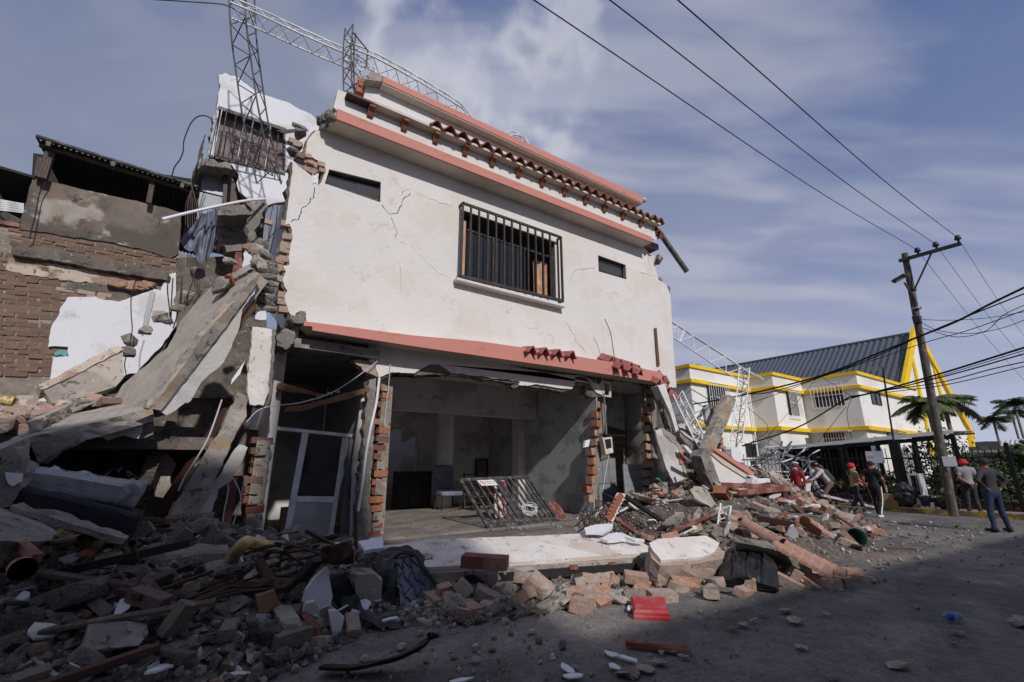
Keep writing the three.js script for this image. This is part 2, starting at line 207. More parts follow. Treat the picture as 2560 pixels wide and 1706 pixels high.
const wood = (a, b) => (i) => { const x = i & 511, y = i >> 9; const g = at(FA, ((y * 512) + ((x * 1) & 511)) & 262143, 0, 0); const s = .5 + .5 * Math.sin((y / 512) * Math.PI * 2 * 14 + g * 7 + Math.sin(x / 512 * 6.283) * .8); let c = mix3(a, b, s * .7 + .3 * at(FC, i)); return tone(c, .8 + .35 * at(FB, i)); };
M.wood = std({ map: ctex(wood([112, 84, 64], [84, 60, 46]), .7), bumpMap: B.fine, bumpScale: .004 });
M.woodOrange = std({ map: ctex(wood([146, 104, 76], [104, 68, 48]), .7), bumpMap: B.fine, bumpScale: .006 });
M.woodGrey = std({ map: ctex(wood([104, 92, 82], [72, 62, 56]), .8), bumpMap: B.fine, bumpScale: .005 });
M.woodDark = std({ map: ctex(wood([78, 44, 34], [54, 30, 24]), .8), roughness: .6 });
M.woodPale = std({ map: ctex(wood([186, 160, 124], [162, 132, 98]), .8) });
M.pvc = std({ color: 0xdcdde0, roughness: .4 });
M.pvcYellow = std({ map: ctex((i) => mix3([202, 176, 112], [146, 122, 84], sst(.45, .68, FB[i])), .5), roughness: .5 });
M.alu = std({ map: ctex((i) => tone([232, 232, 234], .85 + .25 * FA[i]), .6), roughness: .42, metalness: .15 });
M.aluGrey = std({ color: 0x8d8e94, roughness: .5, metalness: .3 });
M.frost = new THREE.MeshPhysicalMaterial({ color: 0xc2c2c4, roughness: .5, transmission: .4, thickness: 0, bumpMap: B.fine, bumpScale: .002 });
M.glass = new THREE.MeshPhysicalMaterial({ color: 0x6c7076, roughness: .06, metalness: 0, transmission: .85, thickness: 0 });
M.glassDark = std({ color: 0x14161a, roughness: .08, metalness: .0 });
const cloth = (a, b, size = .8, rough = .95) => std({ map: ctex((i) => mix3(tone(a, .85 + .3 * FA[i]), b, .7 * sst(.48, .7, at(FB, i, 19, 61))), size), bumpMap: B.soft, bumpScale: .01, roughness: rough });
M.greyCloth = cloth([112, 116, 132], [92, 95, 108]);
M.quilt = cloth([84, 88, 104], [126, 124, 126], .9); M.quiltBack = cloth([44, 44, 48], [96, 92, 88], .7);
M.curtainBrown = cloth([112, 84, 78], [92, 68, 64]); M.curtainTan = cloth([190, 150, 122], [160, 122, 98]); M.curtainMauve = cloth([128, 112, 112], [112, 98, 98], 1.4);
M.tanCloth = cloth([150, 116, 94], [112, 84, 66]); M.blueCloth = cloth([150, 168, 186], [112, 130, 150]);
M.navy = cloth([24, 26, 34], [44, 44, 50], .7); M.blackBag = std({ map: ctex((i) => mix3([26, 26, 27], [70, 66, 62], .5 * sst(.55, .75, FB[i])), .8), roughness: .42, bumpMap: B.soft, bumpScale: .03 });
M.plasticWrap = new THREE.MeshPhysicalMaterial({ color: 0xb0b0b4, roughness: .3, transmission: .25, thickness: 0, bumpMap: B.rough2, bumpScale: .03 });
M.red = std({ map: ctex((i) => mix3([178, 44, 52], [168, 112, 104], .75 * sst(.48, .72, FB[i])), .6), roughness: .5 });
M.yellow = std({ map: ctex((i) => mix3(tone([236, 194, 20], .94 + .08 * FE[i]), [190, 158, 40], .5 * sst(.55, .72, FB[i])), 2.2), roughness: .7 });
M.kerbYellow = std({ map: ctex((i) => mix3([196, 150, 40], [112, 100, 84], sst(.45, .62, FB[i])), 1.3), roughness: .85 });
M.roofDark = std({ map: ctex((i) => tone([74, 80, 92], .82 + .36 * FA[i]), 3), roughness: .7 });
M.zinc = std({ map: ctex((i) => mix3([196, 198, 202], [140, 138, 138], .7 * sst(.5, .68, FB[i])), 1.6), roughness: .5, metalness: .2 });
M.sheetBlack = std({ map: ctex((i) => tone([34, 32, 31], .7 + .6 * FB[i]), 1.5), roughness: .85 });
M.fence = std({ color: 0x141416, roughness: .55, metalness: .3 });
M.greyTile = std({ map: ctex((i) => tone([132, 136, 138], .9 + .2 * FA[i]), 1), roughness: .35 });
M.greyPaint = std({ map: ctex((i) => mix3(tone([178, 180, 183], .93 + .1 * FE[i]), [120, 120, 120], .5 * sst(.55, .7, FB[i])), 2) });
M.floorDust = std({ map: ctex(conc([112, 104, 97], [136, 126, 116], 7), 2), bumpMap: B.rough2, bumpScale: .01 });
M.soil = std({ map: ctex((i) => { let c = mix3([70, 62, 56], [104, 95, 87], FB[i]); c = mix3(c, [134, 124, 114], .8 * speck(i, .58, 20, 6)); return mix3(c, [128, 82, 62], .6 * speck(i, .63, 220, 160)); }, 1.1), bumpMap: B.rough, bumpScale: .06 });
M.green = std({ map: ctex((i) => mix3([34, 84, 68], [110, 116, 104], .6 * sst(.5, .7, FB[i])), .5), roughness: .5 });
M.cardboard = std({ map: ctex((i) => tone([156, 122, 88], .85 + .25 * FA[i]), .6) });
M.pole = std({ map: ctex((i) => mix3(tone([84, 78, 72], .7 + .5 * FB[i]), [128, 120, 110], .5 * sst(.52, .7, at(FB, i, 8, 8))), 1.4), bumpMap: B.fine, bumpScale: .004 });
M.wire = std({ color: 0x101012, roughness: .7 });
M.cable = std({ color: 0xbfc0c2, roughness: .6 });
M.leaf = [new THREE.MeshPhysicalMaterial({ color: new THREE.Color().setRGB(.05, .085, .022), roughness: .7, transmission: .12, thickness: 0 }), new THREE.MeshPhysicalMaterial({ color: new THREE.Color().setRGB(.12, .14, .04), roughness: .65, transmission: .12, thickness: 0 })];
M.bush = std({ color: new THREE.Color().setRGB(.035, .05, .018), roughness: .85 });
M.bark = std({ map: ctex(conc([112, 104, 94], [138, 130, 118], 9), .8), bumpMap: B.rough, bumpScale: .02 });
M.dustWhite = std({ map: ctex((i) => { let c = tone([222, 216, 211], .95 + .07 * FE[i]); c = mix3(c, [198, 185, 174], .5 * sst(.46, .64, at(FB, i, 120, 44))); c = mix3(c, [176, 150, 132], .35 * sst(.6, .7, at(FA, i, 20, 410))); return mix3(c, [120, 108, 100], .6 * speck(i, .63, 160, 70)); }, 2.1), bumpMap: B.rough2, bumpScale: .008 });
M.waxWhite = std({ color: 0xe6e6e6, roughness: .5 });
// ---------- ground ----------
const rubbleDust = (x, z) => { let d = 1e9; for (const [cx, cz, rx, rz] of [[-1, -7.5, 3.6, 3.4], [5, -7, 4.5, 2.6], [10.5, -7, 4, 3.6]]) d = Math.min(d, Math.hypot((x - cx) / rx, (z - cz) / rz)); return d; };
{
  // the roadway: one sheet with dust trodden over the tarmac
  const g = new THREE.PlaneGeometry(70, 60, 350, 300).rotateX(-Math.PI / 2); g.translate(14, 0, -10);
  const p = g.attributes.position, col = new Float32Array(p.count * 3);
  for (let i = 0; i < p.count; i++) {
    const x = p.getX(i), z = p.getZ(i), d = rubbleDust(x, z);
    const n = fbm(x * .9, z * 1.6, 3, 5), m = fbm(x * 3.1, z * 3.1, 8, 4), big = fbm(x * .28 + 4, z * .55, 1, 4);
    const streak = fbm(x * .32 + 7, z * 2.6, 12, 5), fine2 = fbm(x * 6, z * 6, 21, 3); const dust = clamp(sst(.40, .66, streak * .34 - .17 + (fine2 - .5) * .25 + n * .6 + m * .25 + big * .3 - .12 + .22 * (1.35 - Math.min(d, 2.2)))), stain = sst(.54, .68, fbm(x * .6 + 30, z * 1.5, 5, 5) + (fine2 - .5) * .1) * .6, clay = sst(.58, .7, fbm(x * .8 + 9, z * .9 + 50, 2, 4)) * .5 * dust;
    let c = [.195, .180, .168]; c = mix3(c, [.32, .28, .25], dust); c = mix3(c, [.085, .08, .076], stain); c = mix3(c, [.26, .17, .125], clay);
    p.setY(i, (fbm(x * .5, z * .5, 6, 3) - .5) * .03 - .01); col.set(c, i * 3);
  }
  g.setAttribute('color', new THREE.BufferAttribute(col, 3)); g.computeVertexNormals();
  const uv = g.attributes.uv; for (let i = 0; i < uv.count; i++) uv.setXY(i, p.getX(i), p.getZ(i));
  struct('road', g, std({ vertexColors: true, map: ctex((i) => { const v = 205 + 60 * (FC[i] - .5) + 70 * (FD[i] - .5) + 50 * (FG[i] - .5); return [v, v, v]; }, 2.3), bumpMap: B.asphalt, bumpScale: .012, roughness: .95 }));
  const far = new THREE.PlaneGeometry(1200, 1200).rotateX(-Math.PI / 2); far.translate(0, -.06, 0); struct('ground', boxUV(far), M.soil);
}
// kerb and pavement on the far side of the crossing street, painted yellow
{
  const top = std({ map: ctex(conc([120, 112, 104], [140, 130, 120], 6), 2.2), bumpMap: B.rough2, bumpScale: .01 });
  const pv = struct('pavement', box(20.25, 48, -.05, .12, -30, -3.0), top);
  const kb = thing('kerb', 'worn yellow painted kerb along the far pavement', 'kerb'); const L = 1.0;
  for (let z = -12; z < -2.7; z += L) part(kb, 'kerb_stone', box(20.05, 20.24, -.04, .135 + .006 * Math.sin(z * 9), z + .006, z + L - .006), M.kerbYellow);
  settle(kb);
}
// distant hills
{
  const sh = new THREE.Shape(); sh.moveTo(-80, -2); for (let x = -80; x <= 160; x += 3) sh.lineTo(x, 5.5 + 9 * fbm(x * .02, 3, 1, 5)); sh.lineTo(160, -2);
  const g = new THREE.ExtrudeGeometry(sh, { depth: 30, bevelEnabled: false }); g.rotateY(-Math.PI / 2 + .15); g.translate(330, 0, -60); struct('hills', g, std({ color: new THREE.Color().setRGB(.055, .07, .085) }));
}
// houses across the street, behind the viewer: their shade lies over the near road and the left heap
{
  const opp = (x0, x1, h, z0, lab, tilt = 0) => {
    const t = thing('opposite_house', lab, 'house');
    const q = [V(x0, 0, z0), V(x1, 0, z0 + tilt), V(x1, h, z0 + tilt), V(x0, h, z0)];
    const s = new THREE.Shape([new THREE.Vector2(x0, z0), new THREE.Vector2(x1, z0 + tilt), new THREE.Vector2(x1, z0 + 9), new THREE.Vector2(x0, z0 + 9)]);
    const g = new THREE.ExtrudeGeometry(s, { depth: h, bevelEnabled: false }).rotateX(Math.PI / 2); g.translate(0, h, 0); part(t, 'wall', g, M.greyPaint);
    part(t, 'roof', boxUV(new THREE.BoxGeometry(x1 - x0 - .1, .16, 9)).translate((x0 + x1) / 2, h + .08, z0 + 4.8 + tilt), M.concreteDark);
    for (let x = x0 + 1.2; x < x1 - 1.4; x += 2.6) for (let yy = 1.1; yy < h - 1.4; yy += 2.9) { const w = part(t, 'window', box(x, x + 1.1, yy, yy + 1.2, z0 - .03 + tilt * (x - x0) / (x1 - x0), z0 + .05 + Math.abs(tilt)), M.glassDark); }
    settle(t);
  };
  opp(-13, OPPX, OPPH1, OPPZ, 'tall rendered house across the street behind the viewer, at the left');
  opp(OPPX + .04, OPPX2, OPPT, OPPZ + .02, 'narrow stair tower across the street behind the viewer');
  opp(OPPX2 + .05, 24, OPPH2, OPPZ + .3, 'lower rendered house across the street behind the viewer, at the right', 1.8);
}
// ---------- the collapsed house ----------
const FZ = -10.37, CZ = -9.79;
const house = thing('collapsed_house', 'cream two storey house with salmon cornices and its ground floor burst open', 'house');
const crack = (q, w, z = FZ) => { w *= .62; const p = PZs(q, z), L = [], R = [], n = p.length; for (let i = 0; i < n; i++) { const a = p[Math.max(0, i - 1)], b = p[Math.min(n - 1, i + 1)], d = b.clone().sub(a).normalize(), s = w * (i === 0 || i === n - 1 ? .25 : .6 + .8 * h3(i, n, 5)) / 2; L.push(V(p[i].x - d.y * s, p[i].y + d.x * s, z)); R.push(V(p[i].x + d.y * s, p[i].y - d.x * s, z)); } return L.concat(R.reverse()); };
const fine = (q, k = 1) => { const o = []; for (let i = 0; i < q.length - 1; i++) { for (let j = 0; j < 4; j++) { const t = j / 4; o.push([lerp(q[i][0], q[i + 1][0], t) + (j ? (h3(i, j, k) - .5) * 5 : 0), lerp(q[i][1], q[i + 1][1], t) + (j ? (h3(j, i, k + 3) - .5) * 5 : 0)]); } } o.push(q[q.length - 1]); return o; };
{
  // upper storey: plaster coat with its cracks, on a brick core
  const left = [...many(w4, [650, 1515, 600, 1400, 590, 1340, 620, 1280, 590, 1240, 575, 1170, 605, 1095, 580, 1045, 640, 1030, 630, 950, 650, 850, 672, 760, 665, 690, 640, 625, 600, 640, 610, 560, 630, 400, 655, 200, 680, 10])];
  const notch = [...many(w2, [700, 1420, 800, 1480, 900, 1560]), ...many(w4, [903, 185, 897, 236, 930, 243, 960, 200, 978, 150, 975, 110, 985, 60]), ...many(w2, [1130, 1395, 960, 1290, 800, 1210, 820, 1120, 830, 1000, 930, 870, 1040, 820])];
  const right = [...many(w1, [2085, 1280, 2110, 1312, 2130, 1380, 2150, 1430, 2165, 1500, 2200, 1530]), [1675, 718], [1684, 870], [1691, 960]];
  const outline = [V(1.75, 4.3, FZ), ...PZs(left, FZ), ...PZs(notch, FZ), V(1.6, 9.7, FZ), V(13.5, 9.8, FZ), ...PZs(right, FZ), V(14.7, 4.3, FZ)];
  const winMain = [V(5.47, 6.55, FZ), V(8.93, 6.55, FZ), V(8.93, 8.6, FZ), V(5.47, 8.6, FZ)];
  const winL = PZs(many(w4, [1030, 90, 988, 232]), FZ).concat(PZs(many(qb, [590, 955, 593, 835]), FZ));
  const winR = PZs(many(w1, [1662, 1303, 1668, 1440, 1903, 1508, 1895, 1385]), FZ);
  const cracks = [
    crack(fine(many(qb, [598, 968, 622, 1002, 645, 1025, 690, 1020, 710, 975, 725, 935, 768, 900]), 1), .030), crack(fine(many(qb, [655, 1042, 668, 1082, 690, 1138, 678, 1172]), 2), .022),
    crack(fine(many(qb, [712, 920, 722, 882, 765, 884]), 3), .022), crack(fine(many(qb, [790, 896, 835, 910, 910, 942, 960, 962, 1022, 986]), 4), .020), crack(fine(many(w4, [650, 612, 690, 590, 725, 585, 755, 520, 765, 470, 830, 430, 845, 380, 882, 365, 888, 262]), 5), .030),
    crack(fine(many(qg, [560, 18, 590, 62, 640, 150, 700, 238]), 6), .024), crack(fine(many(w1, [1420, 1560, 1440, 1470, 1480, 1425, 1560, 1420, 1640, 1415]), 7), .020), crack(fine(many(w1, [2000, 1445, 2060, 1460, 2120, 1480]), 8), .03), crack(fine(many(w1, [2070, 1300, 2090, 1380, 2130, 1440]), 9), .016),
    crack(fine(many(qb, [690, 1185, 760, 1200, 850, 1290, 930, 1370, 1000, 1400]), 10), .010), crack(fine(many(qb, [700, 1290, 712, 1400, 708, 1490]), 11), .009), crack(fine(many(qb, [640, 770, 690, 850, 715, 868]), 12), .010),
    crack(fine(many(qg, [295, 45, 380, 62]), 14), .014), crack(fine(many(qg, [385, 88, 415, 92]), 15), .012), crack(fine(many(qg, [440, 95, 470, 102, 466, 148, 495, 152]), 16), .012), crack(fine(many(qg, [790, 0, 808, 130, 815, 262]), 17), .010),
  ];
  part(house, 'plaster_coat', plate(outline, .045, { holes: [winMain, winL, winR, ...cracks], jag: .018, step: .1 }), M.cream);
  const inset = outline.map((p) => V(p.x < 2.6 ? p.x - .05 : p.x > 12 ? p.x + .0 : p.x, p.y, FZ - .046));
  part(house, 'wall_core', plate(inset, .22, { holes: [winMain, winL, winR].map((h) => h.map((p) => V(p.x, p.y, FZ - .046))), jag: .05, step: .13, rough: .05 }), M.mortar);
  part(house, 'inner_plaster', plate(outline.map((p) => V(p.x, p.y, FZ - .268)), .02, { holes: [winMain, winL, winR].map((h) => h.map((p) => V(p.x, p.y, FZ - .268))) }), M.creamIn);
  // bricks standing out of the broken left edge
  const edge = PZs(many(w4, [625, 650, 635, 760, 615, 850, 600, 905, 590, 980, 555, 1000, 560, 1060, 560, 1180, 575, 1330, 560, 1400, 600, 1480]), FZ - .1); seed(11);
  for (let i = 0; i < edge.length; i++) { const b = part(house, 'brick', BRICKS[i % 9], M.brick[1 + i % 2]); b.position.copy(edge[i]); b.position.y += rr(-.02, .02); b.rotation.set(rr(-.1, .1), rr(-.35, .35), rr(-.12, .12)); b.scale.set(rr(.2, .3), .40, .34); b.position.x -= .02; }
  const edge2 = PZs(many(w2, [720, 780, 720, 900, 640, 1040, 660, 1110, 640, 1190, 700, 1280, 780, 1330, 840, 1300, 940, 1340, 860, 1420, 960, 1420, 1050, 1440, 980, 1500, 1060, 1520, 900, 1500]), FZ - .12);
  for (let i = 0; i < edge2.length; i++) { const c = i < 2 || i === 4; const b = part(house, c ? 'concrete_lump' : 'brick', c ? ROCKS[i % 9] : BRICKS[i % 9], c ? M.concrete : pick([M.brick[2], M.brick[1], M.brickGrey[0], M.brick[0]])); b.position.copy(edge2[i]); b.rotation.set(rr(-.15, .15), rr(-.2, .2) + (i % 2 ? 1.57 : 0), rr(-.35, .1)); const s = c ? .42 : rr(.28, .36); b.scale.set(s, s * (c ? 1 : 1.15), s); }
  // blocks at the broken right edge
  const er = PZs([...many(w1, [2175, 1340]), ...many(w1, [2185, 1505])], FZ - .15); er.forEach((p, i) => { const b = part(house, 'concrete_lump', ROCKS[3 + i], i ? M.brick[2] : M.concretePale); b.position.copy(p); const s = i ? .3 : .62; b.scale.setScalar(s); b.rotation.set(.4, .8, .3); });
}
// the slabs and hidden walls of the upper room, so that day enters it only by its openings
{
  part(house, 'upper_floor_slab', box(1.5, 14.6, 4.22, 4.46, -17.2, -10.66), M.creamIn);
  part(house, 'roof_slab', box(1.6, 14.2, 9.78, 10.0, -16.8, -10.2), M.concrete);
  part(house, 'upper_back_wall', box(1.9, 14.5, 4.47, 9.77, -17.0, -16.8), M.creamIn);
  part(house, 'side_wall', box(14.3, 14.5, 4.47, 9.77, -16.79, -10.66), M.creamIn);
  // torn party wall left of the room: its pale inner face shows past the broken corner
  const X = 1.46; const q = many(w4, [672, 20, 630, 30, 560, 90, 520, 150, 470, 220, 430, 300, 405, 420, 380, 520, 350, 620, 318, 720, 300, 800, 300, 880, 330, 960, 380, 1060, 420, 1180, 440, 1290, 455, 1400, 450, 1500]);
  const pts = q.map((p) => PX(p, X)); pts.push(V(X, 4.1, FZ - .05), V(X, 9.2, FZ - .06));
  part(house, 'party_wall', plate(pts, .14, { jag: .05, step: .16, rough: .05 }), M.white);
}
// upper cornice: salmon fascia, soffit, parapet, tiled eave on corbels, attic band
{
  const bl = PZ(w2(1315, 640), CZ), br = PZ(w1(2118, 1197), CZ), tl = PZ(w2(1325, 465), CZ), tr = PZ(w1(2114, 1150), CZ);
  const corn = part(house, 'upper_cornice', plate([bl, br, tr, tl], .05, { bevel: .006 }), M.pink);
  const sb = (p, dy) => V(p.x, p.y + dy, CZ - .052);
  const sof = plate([sb(bl, .012), sb(br, .012), sb(tr, -.01), sb(tl, -.01)], .54); { const p = sof.attributes.position; for (let i = 0; i < p.count; i++) if (p.getX(i) < 3) p.setX(i, p.getX(i) - (CZ - .052 - p.getZ(i)) * .5); sof.computeVertexNormals(); } part(house, 'soffit', sof, M.paleSoffit);
  seed(21); for (let i = 0; i < 9; i++) { const c = part(house, 'concrete_lump', ROCKS[i % 9], M.concrete); const p = PZ(w2(lerp(1255, 1060, (i % 5) / 4) + rr(-30, 30), lerp(560, 720, (i % 5) / 4) + (i > 4 ? 60 : -20)), CZ - .12 - .1 * (i % 5)); c.position.copy(p); c.scale.setScalar(rr(.22, .36)); c.rotation.set(rr(0, 3), rr(0, 3), rr(0, 3)); }
  // parapet strip above the fascia
  const pz = CZ - .03; const ptl = PZ(w2(1335, 160), pz), pbl = PZ(w2(1265, 440), pz), top = PZ(qb(1265, 650), pz), yTop = ptl.y + .06;
  part(house, 'parapet', plate([pbl, V(tl.x + .02, tl.y - .05, pz), V(tr.x + .22, tr.y - .05, pz), V(tr.x + .3, yTop + .12, pz), V(ptl.x + .3, yTop - .02, pz), ptl], .3, { jag: .008, step: .3 }), M.cream);
  const eF = -9.56, eA = PZ(qb(560, 372), eF), eB = PZ(qb(2240, 1088), eF);
  const eY = (x) => lerp(eA.y, eB.y, (x - eA.x) / (eB.x - eA.x));
  const ep = (x, dy, z) => V(x, eY(x) + dy, z);
  { const g = plate([ep(eA.x, 0, eF), ep(eB.x, 0, eF), ep(eB.x, .07, eF), ep(eA.x, .07, eF)], .4); part(house, 'eave', g, M.paleSoffit); }
  { const a = PZ(qb(405, 300), -9.4); part(house, 'bare_eave_board', bar(V(a.x, eY(a.x) - .0, -9.7), V(eA.x - .02, eY(eA.x) + .0, -9.7), .26, .06), M.woodDark, 'dark bare board where the tiles are missing'); }
  for (const [x, y] of [[545, 380], [745, 465], [930, 545], [1105, 622], [1265, 690], [1420, 757], [1560, 817], [1693, 875], [1815, 927], [1928, 977], [2035, 1022], [2140, 1067]]) {
    const p = PZ(qb(x, y), -9.6), yy = eY(p.x) - .005; const s = new THREE.Shape(); s.moveTo(0, 0); s.lineTo(.22, 0); s.lineTo(.22, -.08); s.quadraticCurveTo(.13, -.09, .1, -.18); s.lineTo(.05, -.25); s.lineTo(0, -.25); const g = new THREE.ExtrudeGeometry(s, { depth: .13, bevelEnabled: true, bevelSize: .006, bevelThickness: .006, bevelSegments: 1 }); g.rotateY(-Math.PI / 2); g.translate(p.x + .065, yy, pz + .005); part(house, 'corbel', boxUV(g), M.tile[1]);
  }
  // barrel tiles along the eave
  const t0 = PZ(qb(905, 465), -9.3).x, t1 = eB.x + .12, nT = 25, P = (t1 - t0) / nT;
  const sh = new THREE.Shape(), K = 26; for (let i = 0; i <= K; i++) { const x = (i / K - .5) * P * 1.04, y = .088 * Math.cos(x / P * 6.283); i ? sh.lineTo(x, y) : sh.moveTo(x, y); } for (let i = K; i >= 0; i--) { const x = (i / K - .5) * P * 1.04, y = .088 * Math.cos(x / P * 6.283) - .045; sh.lineTo(x, y); }
  const tg = boxUV(new THREE.ExtrudeGeometry(sh, { depth: .5, bevelEnabled: false })); seed(31); globalThis.__tile = tg;
  for (let i = 0; i < nT; i++) { const x = t0 + (i + .5) * P, m = part(house, 'roof_tile', tg, M.tile[i % 3 ? 0 : 1]); m.position.set(x, eY(x) + .23 + rr(-.016, .016), -9.95 + rr(-.02, .03)); m.rotation.set(.16 + rr(-.015, .015), rr(-.02, .02), rr(-.03, .03)); }
  // a few tiles slipped at the right end
  for (let i = 0; i < 3; i++) { const m = part(house, 'roof_tile', tg, M.tile[i % 2]); m.position.set(eB.x + .25 + .05 * i, eY(eB.x) + .1 - i * .16, -10.0 + .1 * i); m.rotation.set(.2, -1.2, -.5 - .2 * i); m.scale.set(.9, 1, .7); }
  // mortar scallops where tiles are missing
  { const x = PZ(qb(850, 455), -9.4).x; part(house, 'tile_bed', plate([ep(x - .55, .07, eF - .01), ep(x + .3, .07, eF - .01), ep(x + .3, .12, eF - .01), ep(x + .1, .24, eF - .01), ep(x - .12, .14, eF - .01), ep(x - .5, .15, eF - .01)], .25), M.white); }
  // attic wall and its salmon coping
  const az = -9.98; const aTL = PZ(w3(1372, 712), -9.72), aTR = PZ(w1(2036, 866), -9.72), cTL = PZ(w3(1372, 655), -9.72), cTR = PZ(w1(2042, 815), -9.72);
  const aL = PZ(w3(1222, 700), az); const xr = aTR.x - .05;
  part(house, 'attic_wall', plate([V(aL.x, eY(3) - .1, az), V(xr, eY(12) - .1, az), V(xr, aTR.y + .04, az), V(aL.x + .02, aTL.y + .02, az)], .22, { jag: .012, step: .3 }), M.cream);
  part(house, 'attic_coping', plate([aTL, aTR, cTR, cTL], .46, { bevel: .008 }), M.pink);
  part(house, 'coping_soffit', plate([V(aTL.x, aTL.y - .03, -9.735), V(aTR.x, aTR.y - .03, -9.735), V(aTR.x, aTR.y - .003, -9.735), V(aTL.x, aTL.y - .003, -9.735)], .24), M.paleSoffit);
  part(house, 'broken_coping_end', plate(PZs(many(w3, [1225, 688, 1268, 610, 1370, 652, 1366, 706]), -9.722), .4, { jag: .03, step: .1, rough: .04 }), M.concretePale, 'bare concrete where the salmon coping has snapped');
  seed(41); for (let i = 0; i < 5; i++) { const b = part(house, 'brick', BRICKS[i], M.brick[3]); b.position.copy(PZ(w3(1195 + rr(-8, 8), 715 + i * 22), az - .1)); b.scale.set(.3, .36, .3); b.rotation.set(rr(-.1, .1), rr(-.3, .3), rr(-.1, .1)); }
  // white lump and broken end at the right
  { const b = part(house, 'plaster_lump', ROCKS[2], M.white); b.position.copy(PZ(w1(2045, 842), -9.9)); b.scale.setScalar(.28); }
  part(house, 'broken_cornice_end', plate(PZs(many(w1, [2122, 1150, 2142, 1062, 2178, 1100, 2176, 1165, 2120, 1192]), CZ - .06), .4, { jag: .02, rough: .03 }), M.cream);
}
// lower cornice band and tiles on it
{
  const top = many(qe, [418, 8]).concat([[1030, 838.5]], many(qg, [0, 140, 330, 188, 575, 228, 900, 283, 1190, 345])), bot = many(qg, [1190, 412, 575, 318, 330, 284, 0, 236]).concat([[1030, 866]], many(qe, [472, 70, 470, 44, 415, 40]));
  part(house, 'lower_cornice', plate(PZs([...top, ...bot], CZ), .05, { bevel: .005 }), M.pink);
  const b2 = PZs(bot.slice(0, 6), CZ - .052).map((p) => V(p.x, p.y + .012, p.z)), t2 = PZs(top, CZ - .052).map((p) => V(p.x, p.y - .012, p.z));
  part(house, 'lower_soffit', plate([...t2, ...b2], .56), M.paleSoffit);
  part(house, 'concrete_lump', plate(PZs(many(w4, [655, 1520, 690, 1530, 755, 1480, 795, 1488, 790, 1580, 720, 1600, 640, 1570]), CZ - .2), .5, { jag: .05, rough: .09, step: .08 }), M.concrete);
  const tg = globalThis.__tile; delete globalThis.__tile; seed(51);
  for (let i = 0; i < 4; i++) { const p = PZ(qg(318 + i * 86, 196 + i * 10), CZ); const m = part(house, 'loose_tile', tg, M.pinkTile); m.position.set(p.x, p.y + .07, CZ - .3); m.rotation.set(.16, rr(-.05, .05), rr(-.06, .06) - .04); m.scale.set(.92, 1.0, 1); }
  for (let i = 0; i < 7; i++) for (let k = 0; k < 2; k++) { if (i === 3 && k === 0) continue; const p = PZ(qg(880 + i * 62 - k * 6, 290 + i * 19 - k * 34), CZ); const m = part(house, 'loose_tile', tg, M.pinkTile); const drop = Math.max(0, i - 3.4) * .14; m.position.set(p.x, p.y + .1 - drop + k * .12, CZ - .18 - k * .34 + rr(-.04, .04)); m.rotation.set(.42 + .1 * Math.max(0, i - 3), rr(-.08, .08), rr(-.1, .1) - .1 - .09 * Math.max(0, i - 3)); m.scale.set(.74, .95, 1); }
  for (let i = 0; i < 5; i++) { const p = PZ(qg(1200 + (i % 2) * 45, 330 + i * 34), CZ - .1); const m = part(house, 'loose_tile', tg, M.pinkTile); m.position.set(p.x, p.y, CZ - .35); m.rotation.set(1.1 + rr(-.1, .1), rr(-.15, .15), rr(-.15, .15)); m.scale.set(.66, 1, .62); }
  // timber post stub and thin cables on the wall
  part(house, 'timber_strip', plate(PZs(many(qg, [1142, 55, 1155, 50, 1176, 300, 1160, 300]), FZ + .06), .05), M.wood);
  const c1 = many(qg, [815, -5, 850, 75, 870, 190, 890, 330, 905, 430, 930, 560, 980, 650]); part(house, 'hanging_cable', tube(PZs(c1, CZ + .05), .012), M.wire);
}
